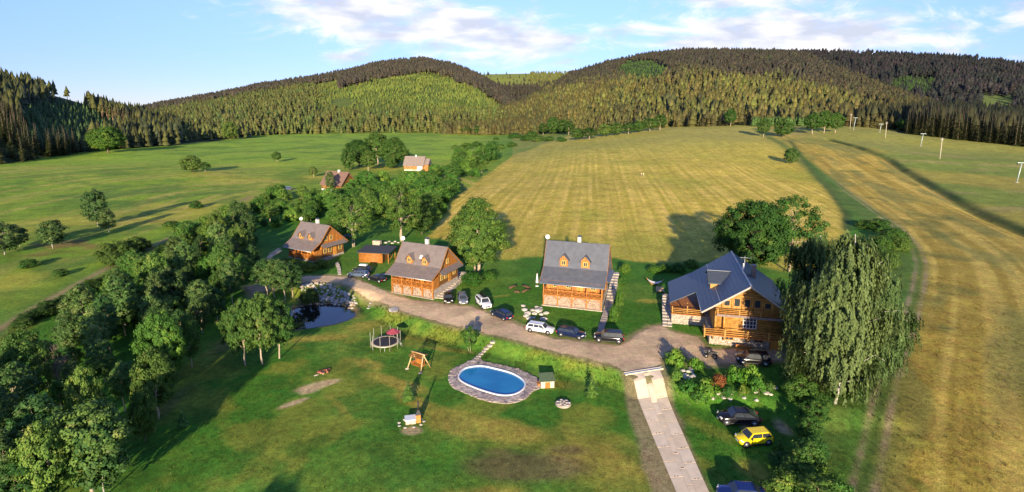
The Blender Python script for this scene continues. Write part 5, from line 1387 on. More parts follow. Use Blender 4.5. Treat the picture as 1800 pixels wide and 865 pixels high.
# ---- two far cottages
def far_cottage(name, label, px, py, rz, w, d, hw_, hr, wallm, roofm, base, wins, annex=False):
    o = ground(px, py); t = thing(name, label, 'house', (o.x, o.y, o.z - .1), rz)
    wbox(t, 'plinth', M_PLASTER, -w / 2 - .05, w / 2 + .05, -.05, d + .05, -1.0, base)
    wbox(t, 'wall', wallm, -w / 2, w / 2, 0, d, base, hw_)
    MB().prism([(0, hw_), (d, hw_), (d / 2, hr - .15)], 'x', -w / 2 + .02, w / 2 - .02).build('gable', M_PLANKY if wallm != M_DARKLOG else M_DARKLOG, t)
    r = MB()
    for s, ye in ((1, -.7), (-1, d + .7)):
        ze = hw_ - .7 * (hr - hw_) / (d / 2)
        r.add([(-w / 2 - .6, ye, ze), (w / 2 + .6, ye, ze), (w / 2 + .6, d / 2, hr), (-w / 2 - .6, d / 2, hr), (-w / 2 - .6, ye, ze + .16), (w / 2 + .6, ye, ze + .16), (w / 2 + .6, d / 2, hr + .16), (-w / 2 - .6, d / 2, hr + .16)],
              [(0, 1, 2, 3), (4, 5, 6, 7), (0, 1, 5, 4), (1, 2, 6, 5), (0, 3, 7, 4)])
    rf = r.build('roof', roofm, t)
    MB().box(.2, .9, d / 2 - .4, d / 2 + .4, hr - .6, hr + .9).build('chimney', M_PLASTER, rf)
    for x in wins: window(t, 'f', x, 0, base + .7, 1.0, 1.1)
    for y in (d * .3, d * .6): window(t, 'r', y, w / 2, base + .7, .9, 1.0)
    for y in (d * .3, d * .6): window(t, 'l', y, -w / 2, base + .7, .9, 1.0)
    wbox(t, 'door', M_DOOR, w * .18, w * .18 + 1.0, -.06, -.003, base, base + 1.9)
    if annex:
        wbox(t, 'annex_wall', M_PLASTER, w / 2 - 3.5, w / 2 - .4, -.12, -.065, base, hw_ - .4)
        wbox(t, 'annex', M_BEAM, w / 2 + .01, w / 2 + 3.0, 1.0, d - .5, -.8, hw_)
        MB().prism([(0.3, hw_), (d, hw_), (d / 2, hr - 1.2)], 'x', w / 2 + .61, w / 2 + 3.3).build('annex_roof', roofm, t)
    return t
M_ROOFR = mat('red_brown_roofing', (.20, .115, .085), .7, .2, 2)
M_ROOFP = mat('pale_grey_roofing', (.24, .185, .155), .7, .2, 2)
far_cottage('far_cottage', 'brown cottage with dark red roof half hidden by trees', 583, 336, R(-26), 11.5, 9, 3.4, 8.2, M_DARKLOG, M_ROOFR, .9, (-4, -2, 1))
far_cottage('far_cottage', 'small cottage with pale roof and white wall piece at the far meadow', 727, 300, R(-8), 11.5, 8, 3.6, 8.2, M_PLANK, M_ROOFP, .6, (-4.4, -2.8, -1.2), annex=True)
o = ground(1420, 244)
mh = Vector(HILLS['far_ridge'].z(np.array([1762.0]), np.array([.36])))
t = thing('mountain_house', 'tiny pale house on the clearing of the far dark ridge', 'house', (float(HILLS['far_ridge'].z(np.array([1762.]), np.array([.3]))[0][0]), float(HILLS['far_ridge'].z(np.array([1762.]), np.array([.3]))[1][0]), float(HILLS['far_ridge'].z(np.array([1762.]), np.array([.3]))[2][0])), R(-40))
wbox(t, 'wall', M_PLASTER, -7, 7, 0, 9, -2, 6); MB().prism([(-.8, 5.8), (9.8, 5.8), (4.5, 10.5)], 'x', -7.8, 7.8).build('roof', M_ROOFP, t)
for x in (-4, 0, 4): window(t, 'f', x, 0, 2, 1.5, 1.8)
# ---- shed
def shed():
    a = ground(632, 461); b = ground(672, 463); rz = math.atan2((b - a).y, (b - a).x)
    t = thing('log_shed', 'small orange log shed with flat black roof', 'shed', (a.x, a.y, a.z), rz)
    w = (b - a).length; d = 4.5; h = 2.3
    lg = MB(); z = .12
    wbox(t, 'wall', M_PLANK, 0.1, w - .1, .1, d, -.6, h - .05)
    while z < h: lg.tube([(-.1, .05, z), (w + .1, .05, z)], .12, 7); z += .22
    lg.build('front_logs', M_BEAM, t)['kind'] = 'stuff'
    r = MB(); r.add([(-.5, -.5, h + .12), (w + 1.9, -.5, h + .12), (w + 1.9, d + .5, h + .55), (-.5, d + .5, h + .55), (-.5, -.5, h + .26), (w + 1.9, -.5, h + .26), (w + 1.9, d + .5, h + .69), (-.5, d + .5, h + .69)], [(0, 3, 2, 1), (4, 5, 6, 7), (0, 1, 5, 4), (1, 2, 6, 5), (2, 3, 7, 6), (3, 0, 4, 7)])
    r.build('roof', mat('black_felt', (.05, .05, .058), .7, .2, 3), t)
    for y in (.1, d - .2): MB().box(w + 1.4, w + 1.55, y, y + .15, -.5, h + .1).build('post', M_BEAM, t)
    MB().bar((w + 1.47, .2, .1), (w + 1.47, d - .1, h), .1).bar((w + 1.47, d - .1, .1), (w + 1.47, .2, h), .1).build('cross_brace', M_BEAM, t)
shed()

# ================================================================== vehicles
def paint(name, col, metal=.35):
    m = mat(name, col, .13, .06, 3, metal=metal, coat=.0, spec=.4); return m
M_TYRE = mat('tyre_rubber', (.02, .02, .02), .85, .2, 8)
M_RIM = mat('alloy_rim', (.45, .45, .46), .35, .1, 8, metal=.8)
M_CGLASS = glass_mat('car_glass', (.018, .022, .028))
M_TRIM = mat('black_trim', (.025, .025, .027), .6, .2, 6)
M_LAMP = mat('lamp_glass', (.75, .75, .72), .15, .05, 5)
M_TAIL = mat('tail_lamp', (.42, .02, .02), .25, .1, 5)
M_PLATE = mat('number_plate', (.8, .8, .78), .5, .04, 5)
SHAPES = {   # length, width, height, belt, bonnet z, [windscreen base, roof front, roof rear, rear base] as fractions of the length from the tail
    'estate': (4.65, 1.80, 1.46, .93, .86, (.735, .60, .10, .02)),
    'sedan': (4.55, 1.78, 1.43, .93, .86, (.73, .60, .27, .11)),
    'suv': (4.70, 1.90, 1.72, 1.08, 1.02, (.755, .64, .10, .02)),
    'coupe_suv': (4.90, 1.98, 1.66, 1.10, 1.02, (.74, .60, .32, .04)),
    'hatch': (4.05, 1.74, 1.48, .93, .86, (.77, .62, .12, .015)),
}
def car_proto(kind):
    L, W, Ht, belt, bon, (wb, rf, rr, rb) = SHAPES[kind]
    X = lambda f: -L / 2 + L * f
    hw = W / 2; zl = .24 if 'suv' not in kind else .32
    # lower body: rounded sections along the length
    st = [(0, .42, .66, .72), (.012, .34, belt * .86, .82), (.05, zl, belt * .98, .93), (.16, zl, belt, .985), (.4, zl, belt, 1.0), (.62, zl, belt, 1.0), (wb, zl, belt * .985, .99), (.86, zl, bon * .985, .965), (.94, zl + .02, bon * .92, .90), (.985, .34, bon * .80, .78), (1.0, .42, bon * .66, .66)]
    if kind == 'sedan': st[1] = (.012, .34, belt * .93, .82)
    V = []; F = []
    for f, z0, z1, k in st:
        w = hw * k; zm = z0 + (z1 - z0) * .55
        for y, z in ((-w * .90, z0), (-w, z0 + .10), (-w, zm), (-w * .955, z1 - .06), (-w * .86, z1), (0, z1 + .025), (w * .86, z1), (w * .955, z1 - .06), (w, zm), (w, z0 + .10), (w * .90, z0)): V.append((X(f), y, z))
    n = 11
    for i in range(len(st) - 1):
        for k in range(n): k2 = (k + 1) % n; F.append((i * n + k, i * n + k2, (i + 1) * n + k2, (i + 1) * n + k))
    F += [tuple(range(n)), tuple((len(st) - 1) * n + k for k in range(n - 1, -1, -1))]
    body = MB().add(V, F, 0, True)
    # cabin
    b = [X(rb) + .02, X(wb)]; tp = [X(rr), X(rf)]; wb_, wt = hw * .93, hw * .74; zt = Ht
    ring = lambda x0, x1, w, z: [(x0, -w, z), (x1, -w, z), (x1, w, z), (x0, w, z)]
    R0 = ring(b[0], b[1], wb_, belt - .03); mid = .93
    R1 = [tuple(a + (c - a) * mid for a, c in zip(p, q)) for p, q in zip(R0, ring(tp[0], tp[1], wt, zt))]
    R2 = ring(tp[0] + .14, tp[1] - .16, wt * .86, zt)
    V = R0 + R1 + R2; F = []
    for r in (0, 4):
        for k in range(4): k2 = (k + 1) % 4; F.append((r + k, r + k2, r + 4 + k2, r + 4 + k))
    F.append((8, 9, 10, 11))
    body.add(V, F)
    parts = {'body': (body, 'P')}
    def lerp(p, q, t): return Vector(p) * (1 - t) + Vector(q) * t
    def pane(quad, off):
        q = [Vector(v) for v in quad]; nrm = (q[1] - q[0]).cross(q[3] - q[0]).normalized() * off
        vs = [tuple(v + nrm) for v in q] + [tuple(v - nrm * .4) for v in q]
        return MB().add(vs, [(0, 1, 2, 3), (7, 6, 5, 4), (0, 4, 5, 1), (1, 5, 6, 2), (2, 6, 7, 3), (3, 7, 4, 0)])
    def face(i, u0, u1, v0, v1):
        a, c = R0[i], R0[(i + 1) % 4]; d, e = R1[i], R1[(i + 1) % 4]
        P = lambda u, v: lerp(lerp(a, c, u), lerp(d, e, u), v)
        return [P(u0, v0), P(u1, v0), P(u1, v1), P(u0, v1)]
    P = []
    P.append(('windscreen', pane(face(1, .06, .94, .06, .97), .018), M_CGLASS)); P.append(('rear_window', pane(face(3, .08, .92, .12 if kind != 'sedan' else .05, .93), .018), M_CGLASS))
    cuts = [.05, .40, .70, .955] if kind in ('estate', 'suv') else ([.10, .50, .95] if kind != 'hatch' else [.06, .46, .95])
    for s in (0, 2):
        for a, c in zip(cuts[:-1], cuts[1:]):
            u = (a + .012, c - .012) if s == 0 else (1 - c + .012, 1 - a - .012)
            P.append(('side_window', pane(face(s, u[0], u[1], .14, .93), .015), M_CGLASS))
    fx, rx = X(.825), X(.175)
    rad = .33 if 'suv' not in kind else .38
    for x in (fx, rx):
        for s in (-1, 1):
            P.append(('wheel_arch', MB().tube([(x, s * (hw - .10), rad + .03), (x, s * (hw + .004), rad + .03)], rad + .08, 18), M_TRIM))
    for s in (-1, 1):
        P.append(('headlight', MB().add([(X(.955), s * hw * .52, bon * .80), (X(.935), s * hw * .86, bon * .80), (X(.93), s * hw * .88, bon * .93), (X(.955), s * hw * .54, bon * .93), (X(.995), s * hw * .50, bon * .72), (X(.965), s * hw * .86, bon * .72), (X(.95), s * hw * .885, bon * .90), (X(.98), s * hw * .5, bon * .86)], [(4, 5, 6, 7), (3, 2, 6, 7), (1, 2, 6, 5), (0, 1, 5, 4), (0, 3, 7, 4)]), M_LAMP))
        P.append(('tail_light', MB().box(X(-.002), X(.05), s * hw * .70 - .13, s * hw * .70 + .13, belt * .68, belt * .90), M_TAIL))
        P.append(('mirror', MB().box(X(wb) - .42, X(wb) - .22, s * (hw + .10) - .10, s * (hw + .10) + .08, belt + .0, belt + .15), None))
    P.append(('grille', MB().box(X(.975), X(1.0) + .012, -.42, .42, .46, bon * .72), M_TRIM)); P.append(('front_plate', MB().box(X(1.0) + .013, X(1.0) + .028, -.26, .26, .44, .55), M_PLATE))
    P.append(('rear_plate', MB().box(X(0) - .03, X(0) - .008, -.26, .26, .52, .63), M_PLATE))
    P.append(('sill', MB().box(rx + .45, fx - .45, -hw - .012, hw + .012, zl - .02, zl + .12), M_TRIM))
    return body, P, (fx, rx, rad, hw), (tp, wt, zt)
CARPROTO = {}
def car(name, label, kind, front, rear, pm, roofbox=None, rails=False, mid=None):
    if kind not in CARPROTO:
        body, P, wheels, roof = car_proto(kind)
        bo = body.build('body', M_WHITE); bm_ = bo.data; bpy.data.objects.remove(bo)
        ms = []
        for nm, mb, m in P:
            q = mb.build(nm, m or M_TRIM); ms.append((nm, q.data)); bpy.data.objects.remove(q)
        fx, rx, rad, hw = wheels
        q = MB().tube([(0, -.11, 0), (0, -.09, 0), (0, .09, 0), (0, .11, 0)], [rad * .9, rad, rad, rad * .9], 20).build('tyre', M_TYRE); ty = q.data; bpy.data.objects.remove(q)
        q = MB().tube([(0, -.12, 0), (0, .12, 0)], rad * .62, 14).build('rim', M_RIM); ri = q.data; bpy.data.objects.remove(q)
        CARPROTO[kind] = (bm_, ms, wheels, roof, ty, ri)
    bm_, ms, (fx, rx, rad, hw), (tp, wt, zt), ty, ri = CARPROTO[kind]
    a = ground(*front); b = ground(*rear); c = (a + b) / 2; d = a - b
    t = thing(name, label, 'car', (c.x, c.y, c.z + .05), math.atan2(d.y, d.x))
    bd = bm_.copy(); bd.materials.clear(); bd.materials.append(pm); link('body', bd, t)
    for nm, me in ms: 
        link(nm, me, t)
    for x in (fx, rx):
        for s in (-1, 1):
            w = link('wheel', ty, t); w.location = (x, s * (hw - .10), rad)
            r = link('rim', ri, w)
    if roofbox: 
        MB().add([(tp[0] + .3, -.35, zt + .12), (tp[1] + .05, -.35, zt + .12), (tp[1] + .25, -.05, zt + .14), (tp[1] + .05, .35, zt + .12), (tp[0] + .3, .35, zt + .12), (tp[0] + .32, -.32, zt + .42), (tp[1] - .1, -.3, zt + .42), (tp[1] + .0, -.05, zt + .40), (tp[1] - .1, .3, zt + .42), (tp[0] + .32, .32, zt + .42)],
                 [(0, 1, 2, 3, 4), (5, 6, 7, 8, 9), (0, 1, 6, 5), (1, 2, 7, 6), (2, 3, 8, 7), (3, 4, 9, 8), (4, 0, 5, 9)]).build('roof_box', roofbox, t)
    if rails or roofbox:
        for s in (-1, 1): MB().tube([(tp[0] + .15, s * wt * .84, zt - .02), (tp[0] + .3, s * wt * .84, zt + .04), (tp[1] - .35, s * wt * .84, zt + .04), (tp[1] - .2, s * wt * .84, zt - .03)], .022, 5).build('roof_rail', M_TRIM, t)
    return t
P_BLACK = paint('black_paint', (.010, .010, .012), 0); P_NAVY = paint('navy_paint', (.012, .022, .065)); P_WHITE = paint('white_car_paint', (.80, .80, .80), 0)
P_SILVER = paint('silver_paint', (.36, .38, .41), .6); P_YELLOW = paint('yellow_paint', (.90, .66, .015), 0); P_BLUE = paint('blue_paint', (.02, .04, .16)); P_STEEL = paint('steel_blue_paint', (.16, .21, .28), .5)
car('parked_car', 'steel blue estate car parked at the roadside below the shed', 'estate', (615, 486), (645, 488), P_STEEL, rails=True)
car('parked_car', 'dark car with white roof box behind the steel blue estate', 'hatch', (625, 478), (648, 480), P_BLACK, roofbox=M_WHITE)
car('parked_car', 'black car parked left of the brown roofed orange cottage', 'sedan', (648, 491), (677, 498), P_BLACK)
car('parked_car', 'black car facing the road, first in the row by the cottage steps', 'sedan', (789, 540), (787, 519), P_BLACK)
car('parked_car', 'silver grey car with roof bars, second in the row by the cottage', 'estate', (816, 542), (811, 520), P_SILVER, rails=True)
car('parked_car', 'white car with black roof box parked nose to the road', 'suv', (863, 550), (838, 527), P_WHITE, roofbox=P_BLACK)
car('parked_car', 'dark blue car with roof rails right of the white roof box car', 'estate', (866, 551), (898, 566), P_NAVY, rails=True)
car('parked_car', 'white estate car at the left end of the line below the grey roofed cottage', 'estate', (973, 587), (927, 580), P_WHITE, rails=True)
car('parked_car', 'dark navy estate in the middle of the line below the grey roofed cottage', 'estate', (1029, 596), (980, 588), P_NAVY, rails=True)
car('parked_car', 'black off-roader at the right end of the line near the stone path', 'suv', (1045, 598), (1095, 602), P_BLACK, rails=True)
car('parked_car', 'black car with silver trim beside the stone base of the log house', 'suv', (1294, 637), (1352, 641), P_BLACK, rails=True)
car('parked_car', 'black sloping roofed car on the grass above the yellow one', 'coupe_suv', (1258, 741), (1337, 744), P_BLACK)
car('parked_car', 'yellow small hatchback on the grass beside the bushes', 'hatch', (1294, 781), (1354, 775), P_YELLOW)
car('parked_car', 'dark blue car cut by the lower edge of the picture', 'sedan', (1270, 874), (1336, 880), P_BLUE)
car('parked_car', 'blue grey car standing in the meadow left of the brown cottage', 'estate', (492, 335), (514, 334), P_STEEL)
car('parked_car', 'silver car under the young trees at the left end of the road', 'hatch', (463, 497), (486, 496), P_SILVER)
car('parked_car', 'pale car under the young trees nearer to the gravel road', 'hatch', (490, 494), (510, 492), P_WHITE)
def quad():
    p = ground(1249, 628); t = thing('quad_bike', 'black quad bike on the gravel in front of the log house', 'quad bike', (p.x, p.y, p.z + .03), R(160))
    for x in (.62, -.62):
        for s in (-1, 1):
            w = MB().tube([(x, s * .48 - .13, .3), (x, s * .48 - .1, .3), (x, s * .48 + .1, .3), (x, s * .48 + .13, .3)], [.24, .3, .3, .24], 14).build('wheel', M_TYRE, t)
            MB().tube([(x, s * .48 - .14, .3), (x, s * .48 + .14, .3)], .15, 10).build('rim', M_RIM, w)
            MB().add([(x - .36, s * .34, .60), (x + .36, s * .34, .60), (x + .36, s * .68, .58), (x - .36, s * .68, .58), (x - .2, s * .34, .72), (x + .2, s * .34, .72), (x + .2, s * .66, .69), (x - .2, s * .66, .69)], [(4, 5, 6, 7), (0, 1, 5, 4), (1, 2, 6, 5), (2, 3, 7, 6), (3, 0, 4, 7)]).build('mudguard', P_BLACK, t)
    MB().box(-.6, .7, -.2, .2, .32, .66).build('chassis', M_TRIM, t)
    MB().add([(-.62, -.2, .66), (.12, -.17, .66), (.12, .17, .66), (-.62, .2, .66), (-.6, -.17, .86), (.02, -.13, .80), (.02, .13, .80), (-.6, .17, .86)], [(4, 5, 6, 7), (0, 1, 5, 4), (1, 2, 6, 5), (2, 3, 7, 6), (3, 0, 4, 7)]).build('seat', M_TRIM, t)
    MB().tube([(.3, 0, .6), (.22, 0, 1.0)], .04, 6).tube([(.16, -.4, 1.05), (.24, 0, 1.0), (.16, .4, 1.05)], .025, 6).build('handlebar', M_METAL, t)
    for x in (.75, -.8): MB().tube([(x - .2, -.35, .78), (x + .2, -.35, .78), (x + .2, .35, .78), (x - .2, .35, .78), (x - .2, -.35, .78)], .018, 5).bar((x - .2, 0, .78), (x + .2, 0, .78), .02).bar((x, -.35, .78), (x, .35, .78), .02).build('luggage_rack', M_METAL, t)
quad()

# ================================================================== garden and small things
def smooth_loop(pts, n=8):
    """closed Catmull-Rom"""
    P = [np.array(p, float) for p in pts]; out = []; m = len(P)
    for i in range(m):
        a, b, c, d = P[i - 1], P[i], P[(i + 1) % m], P[(i + 2) % m]
        for k in range(n):
            t = k / n; out.append(.5 * (2 * b + (c - a) * t + (2 * a - 5 * b + 4 * c - d) * t * t + (3 * b - a - 3 * c + d) * t ** 3))
    return np.array(out)
def pool():
    zl = -1.4
    W_ = lambda pts: np.array([flat(x, y, zl) for x, y in pts])
    inner = smooth_loop(W_([(807, 662), (818, 649), (845, 645), (872, 650), (900, 658), (919, 670), (921, 683), (905, 694), (882, 696), (856, 690), (828, 680), (811, 671)]), 6)
    outer = smooth_loop(W_([(788, 664), (796, 649), (822, 637), (841, 627), (850, 636), (885, 643), (915, 651), (935, 660), (950, 672), (951, 681), (936, 688), (925, 700), (905, 708), (880, 709), (850, 704), (818, 692), (795, 681)]), 5)
    c = inner.mean(0); z = float(np.mean(hgt(outer[:, 0], outer[:, 1]))) + .12
    t = thing('swimming_pool', 'oval blue swimming pool with white rim and stone paving', 'pool', (c[0], c[1], z))
    I = inner - c; O = outer - c
    # basin liner
    n = len(I); V = [(x, y, 0.02) for x, y in I] + [(x * .985, y * .985, -1.3) for x, y in I]
    F = [(k, (k + 1) % n, (k + 1) % n + n, k + n) for k in range(n)] + [tuple(range(2 * n - 1, n - 1, -1))]
    MB().add(V, F).build('liner', mat('blue_liner', (.02, .16, .36), .5, .1, 2), t)
    # rim
    rim = MB(); k1, k2 = 1.0, 1.0
    nr = np.array([[(I[(k + 1) % n] - I[k - 1])[1], -(I[(k + 1) % n] - I[k - 1])[0]] for k in range(n)]); nr /= np.linalg.norm(nr, axis=1, keepdims=True)
    if np.sum(nr * I) < 0: nr = -nr
    A = I - nr * .04; B = I + nr * .15; V = [(x, y, .10) for x, y in A] + [(x, y, .10) for x, y in B] + [(x, y, -.2) for x, y in A] + [(x, y, -.2) for x, y in B]
    F = []
    for k in range(n): q = (k + 1) % n; F += [(k, q, n + q, n + k), (k, 2 * n + k, 2 * n + q, q), (n + k, n + q, 3 * n + q, 3 * n + k)]
    rim.add(V, F).build('rim', M_WHITE, t)
    wm = bpy.data.materials.new('pool_water'); wm.use_nodes = True; nt = wm.node_tree; b = nt.nodes['Principled BSDF']
    b.inputs['Base Color'].default_value = (.012, .13, .36, 1); b.inputs['Roughness'].default_value = .05
    nz = nt.nodes.new('ShaderNodeTexNoise'); nz.inputs['Scale'].default_value = 2.5; nz.inputs['Detail'].default_value = 3
    cr = nt.nodes.new('ShaderNodeValToRGB'); cr.color_ramp.elements[0].color = (.012, .17, .38, 1); cr.color_ramp.elements[1].color = (.022, .235, .47, 1); cr.color_ramp.elements[0].position = .35; cr.color_ramp.elements[1].position = .65
    nt.links.new(nz.outputs[0], cr.inputs[0]); nt.links.new(cr.outputs[0], b.inputs['Base Color'])
    bp = nt.nodes.new('ShaderNodeBump'); bp.inputs['Strength'].default_value = .12; bp.inputs['Distance'].default_value = .03
    nz2 = nt.nodes.new('ShaderNodeTexNoise'); nz2.inputs['Scale'].default_value = 5; nt.links.new(nz2.outputs[0], bp.inputs['Height']); nt.links.new(bp.outputs[0], b.inputs['Normal'])
    MB().add([(x * 1.0, y * 1.0, -.06) for x, y in I * .999], [tuple(range(n))]).build('water', wm, t)
    # bedding and paving stones
    m = len(O); B2 = I + nr * .1
    bed = MB(); V = [(x, y, -.04) for x, y in O] + [(x, y, -.5) for x, y in O]
    bed.add(V, [(k, (k + 1) % m, (k + 1) % m + m, k + m) for k in range(m)])
    ipoly = [tuple(v) for v in (I + nr * .16)]; opoly = [tuple(v) for v in O]
    rng = np.random.default_rng(8); g = .62
    xs = np.arange(O[:, 0].min() - 1, O[:, 0].max() + 1, g); ys = np.arange(O[:, 1].min() - 1, O[:, 1].max() + 1, g)
    J = rng.uniform(-.2, .2, (len(xs) + 1, len(ys) + 1, 2))
    mb = MB(); mats = [mat('paving_stone', (.40, .31, .27), .85, .25, 2.5, bump=.4, bscale=9), mat('paving_stone_pale', (.50, .41, .35), .85, .25, 2.5, bump=.4, bscale=9), mat('paving_stone_violet', (.24, .19, .20), .8, .25, 3, bump=.4, bscale=9)]
    for i, x in enumerate(xs):
        for j, y in enumerate(ys):
            off = g / 2 if j % 2 else 0
            P = [np.array([x + off, y]) + J[i, j] * (1, 1), np.array([x + off + g, y]) + J[min(i + 1, len(xs)), j], np.array([x + off + g, y + g]) + J[min(i + 1, len(xs)), j + 1] * .9, np.array([x + off, y + g]) + J[i, j + 1] * .9]
            cc = np.mean(P, 0)
            so = poly_sd(opoly, np.array([p[0] for p in P]), np.array([p[1] for p in P])); si = poly_sd(ipoly, np.array([p[0] for p in P] + [cc[0]]), np.array([p[1] for p in P] + [cc[1]]))
            if so.max() < 0 or poly_sd(opoly, np.array([cc[0]]), np.array([cc[1]]))[0] < -.05 or si[4] > -.05: continue
            Q = []
            for p, s in zip(P, si[:4]):
                q = cc + (p - cc) * .93
                for _ in range(6):
                    if poly_sd(ipoly, np.array([q[0]]), np.array([q[1]]))[0] > -.02 or poly_sd(opoly, np.array([q[0]]), np.array([q[1]]))[0] < -.06: q = cc + (q - cc) * .8
                Q.append(q)
            h = rng.uniform(0, .035)
            V = [(q[0], q[1], h) for q in Q] + [(q[0], q[1], -.1) for q in Q]
            mb.add(V, [(0, 1, 2, 3), (0, 4, 5, 1), (1, 5, 6, 2), (2, 6, 7, 3), (3, 7, 4, 0)], int(rng.choice(3, p=[.55, .35, .10])))
    pv = mb.build('paving', mats, t); pv['kind'] = 'stuff'
    bed2 = MB()
    N2 = 90; ang = np.linspace(0, 2 * math.pi, N2, endpoint=False)
    def at(poly, a):
        d = np.array([math.cos(a), math.sin(a)]); best = 0
        for p, q in zip(poly, np.roll(poly, -1, 0)):
            e = q - p; den = d[0] * e[1] - d[1] * e[0]
            if abs(den) < 1e-9: continue
            s = (p[0] * e[1] - p[1] * e[0]) / den; u = (p[0] * d[1] - p[1] * d[0]) / den
            if s > 0 and 0 <= u <= 1: best = max(best, s)
        return d * best
    V = [(*at(I, a) * 1.01, -.03) for a in ang] + [(*at(O, a), -.03) for a in ang] + [(*at(O, a) * 1.01, -.5) for a in ang]
    F = []
    for k in range(N2): q = (k + 1) % N2; F += [(k, q, N2 + q, N2 + k), (N2 + k, N2 + q, 2 * N2 + q, 2 * N2 + k)]
    bed2.add(V, F).build('bedding', mat('mortar_bed', (.30, .25, .21), .95, .2, 4), t)
pool()
def rock_mesh(seed, mats):
    rng = np.random.default_rng(seed); bm = bmesh.new(); bmesh.ops.create_icosphere(bm, subdivisions=1, radius=1)
    for v in bm.verts: v.co *= rng.uniform(.72, 1.15); v.co.z *= .75
    me = bpy.data.meshes.new('rock'); bm.to_mesh(me); bm.free(); me.materials.append(mats); return me
M_ROCK = mat('pale_rock', (.52, .47, .40), .9, .3, 1.5, bump=.4, bscale=4)
ROCKS = [rock_mesh(i, M_ROCK) for i in range(5)]
def rock(name, label, px, py, s, group, sx=1, flat_=.75):
    p = ground(px, py); o = link(name, ROCKS[random.randrange(5)]); o.location = (p.x, p.y, p.z + s * .12); o.scale = (s * sx, s, s * flat_); o.rotation_euler = (0, 0, random.random() * 6.28)
    tag(o, label, 'rock', group); return o
for x, y, s in [(922, 545, .75), (928, 552, .8), (936, 546, .55), (925, 556, .7), (940, 552, .6), (947, 547, .9), (952, 553, .55), (960, 551, .6), (930, 560, .6), (938, 559, .45), (950, 542, .45), (955, 562, .75), (920, 538, .5), (943, 540, .4)]:
    rock('boulder', 'pale boulder in the cluster on the grass left of the grey roofed cottage', x, y, s, 'boulders by the grey roofed cottage')
for i in range(30):
    a = random.random(); x = 1183 + a * 40 + random.uniform(-6, 6); y = 652 + abs(a - .5) * -22 + random.uniform(0, 24)
    rock('garden_rock', 'whitish rock of the rock garden beside the concrete drive', x, y, random.uniform(.22, .48), 'white rocks beside the drive')
for x, y, s in [(1284, 694, .4), (1290, 688, .3), (1305, 687, .45), (1262, 692, .35), (1272, 700, .38), (1283, 702, .35), (1253, 701, .3), (1337, 686, .4), (1346, 692, .5), (1363, 683, .38), (1328, 690, .3), (1355, 694, .3), (1308, 700, .3), (1330, 704, .35), (1237, 703, .25)]:
    rock('garden_rock', 'rock lying between shrubs above the black sloping roofed car', x, y, s, 'rocks above the black car')
rock('flat_stone', 'flat oval pale stone on the bank left of the road', 693, 546, 1.0, None, 1.5, .3)
rock('flat_stone', 'white block behind the black car left of the orange cottage', 675, 484, .7, None, 1.2, .7)
for i, (x, y) in enumerate([(866, 602), (861, 608), (855, 613), (851, 618), (846, 623), (842, 627), (838, 631)]):
    p = ground(x, y); m = MB(); n = 7; V = []
    for zz in (.16, -.1):
        for k in range(n): a = 2 * math.pi * k / n; r = .42 * (1 + .2 * math.sin(k * 2.3 + i)); V.append((r * math.cos(a), r * math.sin(a) * .8, zz))
    o = m.add(V, [tuple(range(n)), tuple(range(2 * n - 1, n - 1, -1))] + [(k, k + n, (k + 1) % n + n, (k + 1) % n) for k in range(n)]).build('stepping_stone', M_STONE); o.location = (p.x, p.y, p.z)
    tag(o, 'stepping stone number %s down the bank to the pool' % ('one two three four five six seven'.split()[i]), 'stone', 'stepping stones to the pool')
for i, (x, y) in enumerate([(656, 528), (652, 533), (650, 538), (648, 542)]):
    o = rock('stepping_stone', 'pale stone of the short steps down from the road to the pond lawn', x, y, .38, 'stones down to the pond lawn', 1.2, .35)
